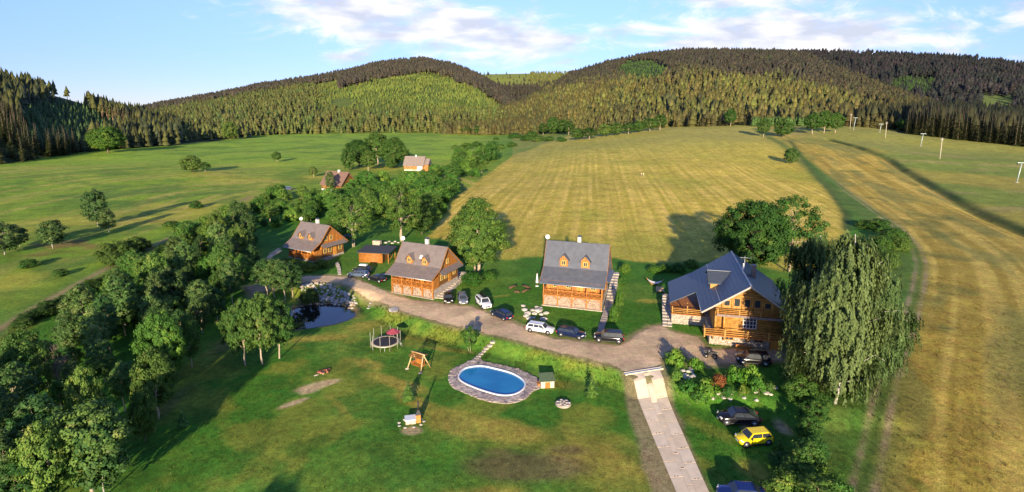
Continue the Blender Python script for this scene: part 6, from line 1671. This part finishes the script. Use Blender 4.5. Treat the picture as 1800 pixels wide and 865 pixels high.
# ---- pond: water and its bank of broken stone
def pond():
    zw = -1.98
    n = 60; V = []
    for k in range(n):
        a = 2 * math.pi * k / n; kk = 1 + .08 * math.sin(2 * a + .6) + .05 * math.sin(3 * a + 2)
        V.append((POND[0] + math.cos(a) * POND_R[0] * kk * 1.08, POND[1] + math.sin(a) * POND_R[1] * kk * 1.08, zw))
    wm = bpy.data.materials.new('pond_water'); wm.use_nodes = True; nt = wm.node_tree; b = nt.nodes['Principled BSDF']
    b.inputs['Roughness'].default_value = .03; b.inputs['Specular IOR Level'].default_value = .45
    nz = nt.nodes.new('ShaderNodeTexNoise'); nz.inputs['Scale'].default_value = .6; cr = nt.nodes.new('ShaderNodeValToRGB'); cr.color_ramp.elements[0].color = (.006, .008, .012, 1); cr.color_ramp.elements[1].color = (.016, .014, .012, 1)
    nt.links.new(nz.outputs[0], cr.inputs[0]); nt.links.new(cr.outputs[0], b.inputs['Base Color'])
    bp = nt.nodes.new('ShaderNodeBump'); bp.inputs['Strength'].default_value = .04; bp.inputs['Distance'].default_value = .02; n2 = nt.nodes.new('ShaderNodeTexNoise'); n2.inputs['Scale'].default_value = 2.5
    nt.links.new(n2.outputs[0], bp.inputs['Height']); nt.links.new(bp.outputs[0], b.inputs['Normal'])
    o = MB().add(V, [tuple(range(n))]).build('pond_water', wm); tag(o, kind='structure')
    rng = np.random.default_rng(3); mb = MB()
    bases = []
    for s in range(4):
        r0 = np.random.default_rng(50 + s); bm = bmesh.new(); bmesh.ops.create_icosphere(bm, subdivisions=1, radius=1)
        for v in bm.verts: v.co *= r0.uniform(.7, 1.2)
        bm.verts.ensure_lookup_table(); bases.append((np.array([v.co[:] for v in bm.verts]), [tuple(v.index for v in f.verts) for f in bm.faces])); bm.free()
    zone = FL([(527, 503), (545, 498), (575, 499), (600, 506), (622, 513), (626, 522), (610, 532), (600, 540), (594, 528), (570, 524), (535, 526), (524, 516)])
    zp = np.array(zone); k = 0
    while k < 420:
        x = rng.uniform(zp[:, 0].min(), zp[:, 0].max()); y = rng.uniform(zp[:, 1].min(), zp[:, 1].max())
        if poly_sd(zone, np.array([x]), np.array([y]))[0] < 0: continue
        s = rng.uniform(.16, .46); Vb, Fb = bases[k % 4]; a = rng.random() * 6.28; z = hz(x, y) + s * .3
        mb.add([(x + s * (v[0] * math.cos(a) - v[1] * math.sin(a)), y + s * (v[0] * math.sin(a) + v[1] * math.cos(a)), z + s * v[2] * .7) for v in Vb], Fb, int(rng.random() < .35)); k += 1
    o = mb.build('stone_bank', [M_ROCK, mat('brown_rock', (.38, .28, .20), .9, .3, 2, bump=.4, bscale=4)]); tag(o, 'slope of broken pale stones behind the pond', 'stones', None, 'stuff')
pond()
# ---- concrete drive of slabs
def drive():
    d = bpy.data.objects.new('concrete_driveway', None); COL.objects.link(d); tag(d, kind='structure')
    l0, l1 = np.array(flat(1108, 658, -.4)), np.array(flat(1205, 905, -1.4)); r0, r1 = np.array(flat(1157, 650, -.4)), np.array(flat(1263, 905, -1.4))
    cm = [mat('concrete_%d' % i, c, .85, .10, 1.2, bump=.2, bscale=20) for i, c in enumerate([(.82, .64, .44), (.86, .68, .48), (.76, .59, .40)])]
    rows = 10; lanes = [(0, .40), (.405, .60), (.605, 1.0)]
    rng = np.random.default_rng(2)
    for li, (a, b) in enumerate(lanes):
        o = [0, .5, .2][li]
        e = [0] + [(k + o) / rows for k in range(rows + 1) if 0 < (k + o) / rows < 1] + [1]
        for e0, e1 in zip(e[:-1], e[1:]):
            P = []
            for ee, ll in ((e0 + .002, a), (e0 + .002, b), (e1 - .002, b), (e1 - .002, a)):
                L = l0 + (l1 - l0) * ee; Rr = r0 + (r1 - r0) * ee; p = L + (Rr - L) * ll; P.append((p[0], p[1], hz(p[0], p[1]) + .12 + rng.uniform(-.006, .006)))
            V = P + [(x, y, z - .3) for x, y, z in P]
            MB().add(V, [(0, 1, 2, 3), (0, 4, 5, 1), (1, 5, 6, 2), (2, 6, 7, 3), (3, 7, 4, 0)]).build('slab', cm[int(rng.integers(3))], d)
            if rng.random() < .7:     # dark lifting-eye pockets cast into the slabs
                for u in (.38, .62):
                    A = Vector(P[3]) * (1 - u) + Vector(P[2]) * u; f = .06; c = A * (1 - f) + (Vector(P[0]) * (1 - u) + Vector(P[1]) * u) * f
                    MB().box(c.x - .07, c.x + .07, c.y - .05, c.y + .05, c.z - .02, c.z + .006).build('lifting_pocket', M_TRIM, d)
    a, b = ground(1098, 659), ground(1164, 648); m = MB()
    a.z = b.z = max(a.z, b.z) + .08
    ax = (b - a).normalized(); nx = Vector((-ax.y, ax.x, 0))
    g = thing('drain_channel', 'metal drain channel across the top of the concrete drive', 'drain', a, 0)
    MB().bar((0, 0, 0), b - a, .42, .16).build('channel', M_METAL, g)
    for s in (-1, 1): MB().bar(nx * .25 * s, (b - a) + nx * .25 * s, .10, .2).build('edge_kerb', cm[1], g)
drive()
# ---- trampolines
def trampoline(label, px, py, dia, poles, padm, matm, net=False):
    p = ground(px, py); t = thing('trampoline', label, 'trampoline', (p.x, p.y, p.z)); r = dia / 2; h = .85; n = 36
    MB().lathe([(0, h), (r * .86, h)], n).build('jumping_mat', matm, t)
    MB().lathe([(r * .84, h + .03), (r * 1.0, h + .06), (r * 1.02, h + .0), (r * .84, h - .02), (r * .84, h + .03)], n).build('edge_pad', padm, t)
    MB().tube([(r * math.cos(2 * math.pi * k / n), r * math.sin(2 * math.pi * k / n), h - .05) for k in range(n + 1)], .035, 6).build('frame_ring', M_METAL, t)
    for k in range(poles):
        a = 2 * math.pi * (k + .3) / poles; x, y = r * 1.03 * math.cos(a), r * 1.03 * math.sin(a)
        MB().tube([(x, y, -.15), (x, y, h + 1.75)], .032, 6).build('pole', mat('pole_foam', (.40, .37, .31), .7) if k == 0 else bpy.data.materials['pole_foam'], t)
    for k in range(4):
        a = 2 * math.pi * (k + .1) / 4; x, y = r * .97 * math.cos(a), r * .97 * math.sin(a); a2 = a + .45; x2, y2 = r * .97 * math.cos(a2), r * .97 * math.sin(a2)
        MB().tube([(x, y, h - .05), (x, y, -.1), (x2, y2, -.1), (x2, y2, h - .05)], .03, 6).build('leg', M_METAL, t)
    lx = r * 1.25; MB().tube([(r * .98, -.25, h), (lx, -.25, -.1)], .025, 5).tube([(r * .98, .15, h), (lx, .15, -.1)], .025, 5).bar((r * 1.1, -.25, h * .5), (r * 1.1, .15, h * .5), .03).build('ladder', M_METAL, t)
M_MAT = mat('trampoline_mat', (.035, .03, .035), .8, .15, 6)
trampoline('large round trampoline with dark mat and tall bare poles on the lawn', 678, 609, 4.5, 10, mat('cream_pad', (.46, .40, .25), .6, .1, 5), M_MAT)
trampoline('dark blue trampoline behind the farthest left cottage', 606, 418, 4.2, 6, mat('navy_pad', (.02, .035, .09), .6, .1, 5), M_MAT)
# ---- red parasol
p = ground(692, 601); t = thing('red_parasol', 'faded red garden parasol behind the trampoline', 'parasol', p)
MB().tube([(0, 0, -.2), (0, 0, 2.3)], .03, 6).build('pole', M_METAL, t)
n = 8; V = [(0, 0, 2.35)] + [(1.2 * math.cos(2 * math.pi * k / n), 1.2 * math.sin(2 * math.pi * k / n), 1.75) for k in range(n)] + [(0, 0, 2.31)] + [(1.2 * math.cos(2 * math.pi * k / n), 1.2 * math.sin(2 * math.pi * k / n), 1.70) for k in range(n)]
F = []
for k in range(n): q = (k + 1) % n; F += [(0, 1 + k, 1 + q), (9, 10 + q, 10 + k), (1 + k, 10 + k, 10 + q, 1 + q)]
MB().add(V, F).build('canopy', mat('red_cloth', (.33, .05, .075), .85, .12, 3), t)
MB().lathe([(.01, .1), (.3, .08), (.32, -.05)], 12).build('base', M_STONE2, t)
# ---- wooden garden swing
def swing():
    a = ground(716, 648); b = ground(739, 656); c = (a + b) / 2; d = b - a
    t = thing('garden_swing', 'orange log garden swing with two slanted A frames on the lawn', 'swing', (c.x, c.y, c.z), math.atan2(d.y, d.x)); L = d.length / 2
    w = mat('pale_peeled_log', (.62, .42, .20), .7, .2, 5)
    for s in (-1, 1):
        MB().tube([(s * L, 0, -.1), (s * L * .8, 1.0, 2.3)], .085, 8).build('front_leg', w, t)
        MB().tube([(s * L, 2.2, -.1), (s * L * .8, .95, 2.3)], .085, 8).build('rear_leg', w, t)
        MB().tube([(s * L * .95, .35, .8), (s * L * .95, 1.8, .8)], .06, 7).build('side_brace', M_BEAM, t)
        MB().lathe([(.01, .1), (.28, .08), (.3, -.1)], 10, 0, (s * L, -.02, 0)).build('footing', M_STONE, t)
        for y in (.75, 1.25): MB().tube([(s * L * .6, 1.0, 2.25), (s * L * .6, y, .62)], .015, 5).build('chain', M_METAL, t)
    MB().tube([(-L * 1.05, 1.0, 2.3), (L * 1.05, 1.0, 2.3)], .09, 8).build('top_beam', w, t)
    for k in range(5): MB().box(-L * .72, L * .72, .55 + k * .13, .66 + k * .13, .5, .55).build('seat_slat', M_BEAM, t)
    for k in range(5): MB().box(-L * .72, L * .72, 1.22 + k * .04, 1.26 + k * .04, .6 + k * .14, .72 + k * .14).build('back_slat', M_BEAM, t)
    for s in (-1, 1): MB().box(s * L * .72 - .05, s * L * .72 + .05, .5, 1.35, .6, .9).build('armrest', M_BEAM, t)
    for k in range(7): MB().box(-L * .85, L * .85, .1 + k * .26, .3 + k * .26, 2.30 - abs(k - 3.2) * .1, 2.34 - abs(k - 3.2) * .1).build('roof_board', M_BEAM, t)
swing()
# ---- grill, brick heap, well cover, pump hut
p = ground(724, 742); t = thing('garden_grill', 'stone garden grill with white slab and slim dark chimney', 'grill', p, R(12))
MB().box(-.75, .45, -.5, .5, -.2, .55).build('stone_body', M_STONE, t); MB().box(-.85, .5, -.6, .55, .553, .64).build('worktop', M_WHITE, t)
MB().box(.5, 1.05, -.35, .4, -.2, .95).build('brick_hearth', mat('orange_brick', (.58, .22, .05), .8, .25, 7), t)
MB().add([(.45, -.3, .953), (1.1, -.3, .953), (1.1, .4, .953), (.45, .4, .953), (.68, -.02, 1.45), (.92, -.02, 1.45), (.92, .2, 1.45), (.68, .2, 1.45)], [(0, 1, 5, 4), (1, 2, 6, 5), (2, 3, 7, 6), (3, 0, 4, 7), (4, 5, 6, 7)]).build('hood', M_TRIM, t)
MB().tube([(.8, .09, 1.4), (.8, .09, 2.6)], .1, 10).build('chimney', M_TRIM, t)
for k in range(9):
    a = k * .7; s = link('hearth_stone', ROCKS[k % 5], t); s.location = (1.5 * math.cos(a) - .1, 1.0 * math.sin(a) - .2, .02); s.scale = (.24, .2, .15)
p = ground(566, 656); t = thing('brick_heap', 'small heap of red bricks and boards on bare earth', 'heap', p, R(25))
rb = mat('red_brick', (.42, .14, .09), .85, .3, 6)
for k in range(14):
    o = MB().box(-.15, .15, -.08, .08, -.05, .09).build('brick', rb if k % 3 else M_STONE, t); o.location = (random.uniform(-1.0, .8), random.uniform(-.5, .4), .03 + .08 * (k % 3)); o.rotation_euler = (random.uniform(-.2, .2), 0, random.random() * 3)
for k in range(3):
    o = MB().box(-.9, .9, -.1, .1, 0, .05).build('board', M_DARKLOG, t); o.location = (.3, .35 + k * .18, .06 + k * .03); o.rotation_euler = (0, 0, R(-8 + k * 6))
p = ground(990, 711); t = thing('well_cover', 'round stone paved disc on the lawn right of the pool', 'disc', p)
MB().lathe([(.01, .26), (.92, .25), (1.0, .18), (1.0, -.3)], 24).build('ring', M_STONE2, t)
for k in range(13):
    r = .0 if k == 0 else (.42 if k < 6 else .76); a = k * 1.26 if k < 6 else k * .9; o = MB().lathe([(.01, .05), (.17, .045), (.19, 0)], 7).build('stone', M_STONE if k % 4 else M_STONE2, t); o.location = (r * math.cos(a), r * math.sin(a), .25)
a = ground(951, 683); t = thing('pump_hut', 'small pump hut with green roof at the pool corner', 'hut', (a.x + .9, a.y + .1, a.z), R(6))
MB().box(-.9, .9, 0, 1.6, -.3, .95).build('wall', mat('beige_board', (.62, .52, .38), .8, .15, 4), t)
MB().add([(-1.05, -.15, .98), (1.05, -.15, .98), (1.05, 1.75, 1.3), (-1.05, 1.75, 1.3), (-1.05, -.15, 1.06), (1.05, -.15, 1.06), (1.05, 1.75, 1.38), (-1.05, 1.75, 1.38)], [(4, 5, 6, 7), (0, 1, 5, 4), (1, 2, 6, 5), (2, 3, 7, 6), (3, 0, 4, 7), (0, 3, 2, 1)]).build('roof', mat('green_felt', (.10, .145, .07), .9, .2, 4), t)
MB().box(-.35, .35, -.05, -.003, 0, .85).build('hatch', M_BEAM, t)
MB().box(-1.3, -1.0, .3, 1.2, -.2, .5).build('filter_box', M_BEAM, t)
# ---- log benches round a fire place, white parasol, hammock, sunbeds
for i, ((x0, y0), (x1, y1), lb) in enumerate([((895, 508), (908, 503), 'upper left log bench of the diamond round the fire place'), ((918, 503), (932, 508), 'upper right log bench of the diamond round the fire place'), ((918, 515), (931, 509), 'lower right log bench of the diamond round the fire place'), ((904, 514), (913, 515), 'lower short log of the diamond round the fire place')]):
    a = ground(x0, y0); b = ground(x1, y1); o = MB().tube([(0, 0, .22), tuple((b - a) * .5 + Vector((0, 0, .22))), tuple((b - a) + Vector((0, 0, .22)))], [.2, .22, .19], 9)
    for f in (.15, .85): o.bar((b - a) * f + Vector((-.15, 0, .02)), (b - a) * f + Vector((.15, 0, .02)), .3, .16)
    o = o.build('log_bench', mat('dark_log', (.12, .065, .035), .9, .3, 6) if i == 0 else bpy.data.materials['dark_log']); o.location = a; tag(o, lb, 'bench')
p = ground(944, 503); t = thing('closed_parasol', 'closed white parasol standing left of the grey roofed cottage', 'parasol', p)
MB().lathe([(.01, 2.75), (.09, 2.6), (.16, 2.0), (.26, 1.2), (.32, .75), (.22, .72)], 9).build('folded_canopy', M_WHITE, t); MB().tube([(0, 0, -.1), (0, 0, 2.9)], .03, 6).build('pole', M_BEAM, t); MB().lathe([(.01, .12), (.35, .1), (.38, 0)], 12).build('base', M_WHITE, t)
a = ground(1136, 500); b = ground(1166, 503); d = b - a; t = thing('hammock', 'white hammock on a curved stand left of the log house', 'hammock', a, math.atan2(d.y, d.x)); L = d.length
M_HAM = mat('white_canvas', (.75, .72, .72), .8, .1, 4)
V = []; F = []; N = 12
for k in range(N + 1):
    f = k / N; x = .25 + (L - .5) * f; z = 1.15 - 1.0 * (1 - (2 * f - 1) ** 2) * .75; w = .1 + .55 * math.sin(math.pi * f) ** .6
    for s in (-1, 0, 1): V.append((x, s * w, z + abs(s) * .16 * math.sin(math.pi * f)))
V += [(x, y, z - .03) for x, y, z in V]
for k in range(N):
    for s in (0, 1): i = k * 3 + s; F += [(i, i + 1, i + 4, i + 3), (i + 39, i + 42, i + 43, i + 40)]
MB().add(V, F, 0, True).build('canvas', M_HAM, t)
st = MB(); st.tube([(L * f, 0, 1.3 * (2 * f - 1) ** 2 + .12) for f in np.linspace(0, 1, 11)], .06, 7); st.build('curved_stand', M_GBEAM, t)
for f in (.3, .7): MB().bar((L * f, -.55, .05), (L * f, .55, .05), .1, .1).build('foot', M_GBEAM, t)
for x, y, lb in [(1158, 511, 'left wooden sunbed beside the hammock'), (1164.5, 511, 'right wooden sunbed beside the hammock')]:
    p = ground(x, y + 4); t = thing('sunbed', lb, 'sunbed', p, R(-8)); wd = mat('peach_wood', (.68, .42, .22), .7, .15, 4)
    for k in range(6): MB().box(-.33, .33, .05 + k * .22, .23 + k * .22, .3, .34).build('slat', wd, t)
    MB().add([(-.33, 1.38, .31), (.33, 1.38, .31), (.33, 2.0, .62), (-.33, 2.0, .62), (-.33, 1.38, .36), (.33, 1.38, .36), (.33, 2.0, .67), (-.33, 2.0, .67)], [(4, 5, 6, 7), (0, 1, 5, 4), (1, 2, 6, 5), (2, 3, 7, 6), (3, 0, 4, 7), (0, 3, 2, 1)]).build('backrest', wd, t)
    for s in (-1, 1):
        MB().box(s * .36 - .03, s * .36 + .03, .0, 1.98, .22, .32).build('side_rail', wd, t)
        for yy in (.1, 1.7): MB().box(s * .36 - .04, s * .36 + .04, yy, yy + .08, -.1, .22).build('leg', wd, t)
# ---- wooden bench and table in front of the log house
p = ground(1307, 619); t = thing('garden_bench', 'brown wooden bench against the stone base of the log house', 'bench', p, R(-14))
for k in range(3): MB().box(-1.1, 1.1, -.25 + k * .17, -.1 + k * .17, .45, .5).build('seat_board', M_BEAM, t)
for k in range(2): MB().box(-1.1, 1.1, .28, .33, .62 + k * .2, .78 + k * .2).build('back_board', M_BEAM, t)
for s in (-1, 1): MB().box(s * .95 - .05, s * .95 + .05, -.25, .33, -.1, .448).build('leg', M_BEAM, t)
# ---- stone stairs and paths beside the houses
def stone_path(name, label, px, width, n, m, rise=0.0, lead=None):
    P = [ground(*q) for q in px]; L = [0]
    for a, b in zip(P[:-1], P[1:]): L.append(L[-1] + (b - a).length)
    o = thing(name, label, 'path', P[0]); rng = np.random.default_rng(n)
    for k in range(n):
        s = L[-1] * (k + .5) / n; i = max(j for j in range(len(P) - 1) if L[j] <= s); f = (s - L[i]) / (L[i + 1] - L[i]); c = P[i] * (1 - f) + P[i + 1] * f; d = (P[i + 1] - P[i]).normalized(); q = Vector((-d.y, d.x, 0))
        h = L[-1] / n * .5 * .95; z = hz(c.x, c.y) + .10 + rise * k / n
        cols = 2 if width > 1.4 else 1
        for cidx in range(cols):
            w0 = -width / 2 + width * cidx / cols + .03; w1 = -width / 2 + width * (cidx + 1) / cols - .03
            V = [];
            for dz in (rng.uniform(0, .03), -.6 - rise * k / n):
                for a, b in ((-h, w0), (h, w0), (h, w1), (-h, w1)): v = c + d * (a + rng.uniform(-.04, .04)) + q * (b + rng.uniform(-.04, .04)); V.append((v.x - P[0].x, v.y - P[0].y, z + dz - P[0].z))
            MB().add(V, [(0, 1, 2, 3), (0, 4, 5, 1), (1, 5, 6, 2), (2, 6, 7, 3), (3, 7, 4, 0)]).build('slab', m, o)
stone_path('stone_stairs', 'pale stone stairs along the right side of the orange cottage', [(771, 525), (790, 508), (813, 488)], 2.0, 14, M_STONE, 1.3)
stone_path('stone_path', 'narrow stone path from the road up to the grey roofed cottage', [(1052, 592), (1060, 568), (1066, 548)], 1.1, 12, M_STONE2, .2)
stone_path('stone_stairs', 'stone stairs along the right side of the grey roofed cottage', [(1067, 546), (1075, 520), (1082, 492)], 1.5, 13, M_STONE, 1.7)
stone_path('stone_stairs', 'stone stairs climbing to the left porch of the log house', [(1173, 574), (1172, 550), (1171, 530)], 1.6, 11, M_STONE, 1.5)
stone_path('stone_path', 'stone terrace strip beside the farthest left cottage', [(561, 462), (585, 452), (603, 443)], 1.3, 9, M_STONE2, .1)
stone_path('stone_steps', 'small stone steps from the gravel road to the farthest left cottage', [(597, 483), (596, 473), (592, 463)], .8, 8, M_STONE, .2)
# ---- stacked bricks behind the shed
p = ground(663, 430); t = thing('brick_stack', 'square stack of pale bricks behind the shed', 'bricks', p, R(-15))
for k in range(5):
    for j in range(4):
        MB().box(-1.1 + j * .56, -.56 + j * .56, -.5, .5, k * .24 - .1, k * .24 + .12).build('brick_row', M_STONE if (k + j) % 3 else mat('pink_brick_%d%d' % (k, j), (.55, .36, .28), .9, .2, 5), t)
for x, y, s in [(678, 427, .6), (684, 425, .5), (690, 428, .55), (695, 425, .5), (681, 432, .45), (700, 427, .45), (688, 434, .4)]:
    rock('boulder', 'pale boulder in the heap right of the brick stack', x, y, s, 'boulders by the brick stack')
# ---- poles and lift pylons in the right meadow
def power_pole(label, px, pb, pt):
    p = ground(px, pb); h = top_height(p, pt); t = thing('power_pole', label, 'pole', p, R(15)); m = mat('weathered_pole', (.55, .47, .36), .85, .2, 4) if 'weathered_pole' not in bpy.data.materials else bpy.data.materials['weathered_pole']
    MB().tube([(0, 0, -.5), (0, 0, h)], [.22, .15], 8).build('mast', m, t)
    MB().bar((-1.1, 0, h - 1.2), (1.1, 0, h - 1.2), .16, .18).build('crossarm', m, t)
    for s in (-1, 1): MB().bar((s * 1.0, 0, h - 1.1), (s * .75, 0, h - .2), .12).build('insulator', M_METAL, t)
power_pole('tall single power pole in the middle of the right ski meadow', 1652, 280, 242)
power_pole('smaller power pole near the top of the ski meadow', 1556, 243, 214)
power_pole('power pole beside the tree clump at the meadow top', 1494, 226, 200)
def pylon(label, px, pb, pt):
    p = ground(px, pb); h = top_height(p, pt); t = thing('lift_pylon', label, 'pylon', p, R(-20)); m = bpy.data.materials.get('pylon_green') or mat('pylon_green', (.42, .50, .48), .5, .12, 4, metal=.3)
    MB().tube([(0, 0, -.5), (h * .10, 0, h)], [.28, .18], 8).build('mast', m, t)
    MB().bar((h * .10 - 1.6, 0, h), (h * .10 + 1.6, 0, h), .22, .2).build('crossarm', m, t)
    for s in (-1, 1):
        w = MB().bar((h * .10 + s * 1.5, -.8, h - .35), (h * .10 + s * 1.5, .8, h - .35), .16, .2).build('sheave_beam', m, t)
        for y in (-.55, 0, .55): MB().tube([(h * .10 + s * 1.5 - .1, y, h - .55), (h * .10 + s * 1.5 + .1, y, h - .55)], .24, 10).build('sheave', M_TYRE, w)
    MB().box(-.7, .7, -.7, .7, -.6, .15).build('footing', M_STONE2, t)
pylon('green ski lift pylon at the right edge of the picture', 1787, 321, 286)
pylon('green ski lift pylon in the middle of the row', 1618, 257, 235)
pylon('green ski lift pylon near the bush at the upper meadow', 1546, 233, 218)
pylon('ski lift pylon highest up by the tree clump', 1500, 228, 207)
# ---- two walkers in the hay field
def person(label, px, py, hgt_, shirt, legs, step, skin=(.45, .28, .2)):
    p = ground(px, py); me = bpy.data.meshes.new('body')
    V = [(0, 0, .95), (0, 0, 1.15), (0, .01, 1.38), (0, 0, 1.5), (0, -.02, 1.62), (0, -.01, 1.74), (.09, 0, .92), (.10, -step, .5), (.11, -step * .6, .08), (.11, -step * .6 - .14, .04), (-.09, 0, .92), (-.10, step, .5), (-.11, step * 1.3, .1), (-.11, step * 1.3 - .14, .05),
         (.19, 0, 1.38), (.25, .06, 1.1), (.24, -.06, .88), (-.19, 0, 1.38), (-.25, -.05, 1.1), (-.24, -.12, .88)]
    E = [(0, 1), (1, 2), (2, 3), (3, 4), (4, 5), (0, 6), (6, 7), (7, 8), (8, 9), (0, 10), (10, 11), (11, 12), (12, 13), (2, 14), (14, 15), (15, 16), (2, 17), (17, 18), (18, 19)]
    rad = [.15, .14, .16, .06, .10, .085, .10, .07, .05, .045, .10, .07, .05, .045, .065, .045, .035, .065, .045, .035]
    me.from_pydata(V, E, [])
    t = thing('person', label, 'person', p, R(200)); o = link('body', me, t); k = hgt_ / 1.8; t.scale = (k, k, k)
    m = o.modifiers.new('skin', 'SKIN'); 
    for i, sv in enumerate(me.skin_vertices[0].data): sv.radius = (rad[i], rad[i] * .8 if i < 3 else rad[i]); sv.use_root = (i == 0)
    s = o.modifiers.new('sub', 'SUBSURF'); s.levels = 1; s.render_levels = 1
    mt = bpy.data.materials.new('walker_clothes'); mt.use_nodes = True; nt = mt.node_tree; tc = nt.nodes.new('ShaderNodeTexCoord'); sp = nt.nodes.new('ShaderNodeSeparateXYZ'); nt.links.new(tc.outputs['Object'], sp.inputs[0])
    cr = nt.nodes.new('ShaderNodeValToRGB'); cr.color_ramp.interpolation = 'CONSTANT'; el = cr.color_ramp.elements; el[0].position = 0; el[0].color = (*legs, 1); el[1].position = .52; el[1].color = (*shirt, 1); e = el.new(.80); e.color = (*skin, 1)
    mr = nt.nodes.new('ShaderNodeMath'); mr.operation = 'DIVIDE'; nt.links.new(sp.outputs[2], mr.inputs[0]); mr.inputs[1].default_value = 1.85; nt.links.new(mr.outputs[0], cr.inputs[0]); nt.links.new(cr.outputs[0], nt.nodes['Principled BSDF'].inputs['Base Color'])
    me.materials.append(mt)
    hm = MB().lathe([(.01, 1.86), (.06, 1.85), (.105, 1.79), (.11, 1.72), (.10, 1.66)], 10, 0, (0, .015, 0)).build('hair', M_DARKLOG, t)
person('walker in a pale yellow shirt, right of the two in the hay field', 1131, 310, 1.85, (.75, .62, .32), (.35, .33, .22), .16)
person('walker in a pinkish top, left of the two in the hay field', 1127.5, 309.5, 1.7, (.62, .42, .38), (.30, .22, .18), .12)

# ================================================================== long grass on banks and verges
def grass_field(name, label, polys, density, hmin, hmax, seed, dark=1.0, excl=()):
    rng = np.random.default_rng(seed); PX = []; PY = []
    for poly in polys:
        P = np.array(poly); x0, y0 = P.min(0); x1, y1 = P.max(0)
        n = int((x1 - x0) * (y1 - y0) * density); x = rng.uniform(x0, x1, n); y = rng.uniform(y0, y1, n)
        k = poly_sd(poly, x, y) > 0
        k &= fbm(x / 3.5, y / 3.5, 3) > .40
        for e in excl: k &= poly_sd(e, x, y) < .1
        PX.append(x[k]); PY.append(y[k])
    X = np.concatenate(PX); Y = np.concatenate(PY); Z = hgt(X, Y); n = len(X); m = 5
    X = np.repeat(X, m) + rng.normal(0, .10, n * m); Y = np.repeat(Y, m) + rng.normal(0, .10, n * m); Z = np.repeat(Z, m); N = n * m
    h = rng.uniform(hmin, hmax, N) * (.6 + .8 * fbm(X / 2.5, Y / 2.5, 2)); a = rng.random(N) * 6.28; w = rng.uniform(.02, .045, N); le = rng.uniform(.1, .5, N) * h; b = rng.random(N) * 6.28
    V = np.stack([np.stack([X - np.cos(a) * w, Y - np.sin(a) * w, Z - .03], 1), np.stack([X + np.cos(a) * w, Y + np.sin(a) * w, Z - .03], 1), np.stack([X + np.cos(b) * le, Y + np.sin(b) * le, Z + h], 1)], 1).reshape(-1, 3)
    C = land_colour(X, Y) * rng.uniform(.7, 1.1, (N, 1)) * dark
    tip = rng.random(N) < .05; C[tip] = np.array([.30, .27, .08]) * rng.uniform(.7, 1.2, (tip.sum(), 1))
    o = link(name, np_mesh(name, V, np.arange(N * 3).reshape(-1, 3), M_LEAF, {'col': ('FACE', C)}))
    tag(o, label, 'grass', None, 'stuff')
grass_field('bank_grass', 'long unmown grass on the bank below the gravel road', [FL([(610, 507), (650, 527), (700, 549), (760, 567), (830, 584), (900, 601), (980, 623), (1040, 636), (1098, 660), (1090, 668), (1010, 668), (955, 662), (900, 640), (868, 632), (855, 640), (820, 612), (760, 590), (700, 580), (660, 555), (630, 540), (600, 525)])], 6, .14, .34, 1, .6)
grass_field('verge_grass', 'rough grass around the parked cars, drive and rock garden', [FL([(1168, 655), (1240, 650), (1400, 660), (1440, 720), (1440, 870), (1270, 875), (1200, 700)]), FL([(690, 525), (640, 500), (600, 480), (560, 470), (640, 470), (690, 500)]), FL([(870, 545), (940, 500), (1050, 555), (1045, 600), (940, 577)]), FL([(1090, 602), (1075, 560), (1100, 500), (1160, 520), (1165, 568), (1110, 585)])], 3.0, .08, .22, 2)
grass_field('meadow_grass', 'dry tall grass along the farm track and the right field edge', [FL([(1440, 700), (1480, 640), (1560, 560), (1600, 480), (1720, 500), (1850, 600), (1900, 880), (1440, 880)])], 1.6, .10, .26, 3, .6)
grass_field('rough_grass', 'rough grass between the left path and the tree belt', [FL([(0, 590), (140, 505), (300, 425), (420, 365), (440, 380), (300, 460), (150, 560), (0, 660)])], 2.0, .15, .45, 4)
grass_field('garden_grass', 'uneven lawn grass tufts round the trampoline, pool and grill', [FL([(300, 780), (440, 640), (600, 560), (700, 590), (780, 620), (800, 700), (900, 720), (1000, 700), (1100, 690), (1190, 868), (250, 868)])], 3.0, .05, .13, 5, .75)
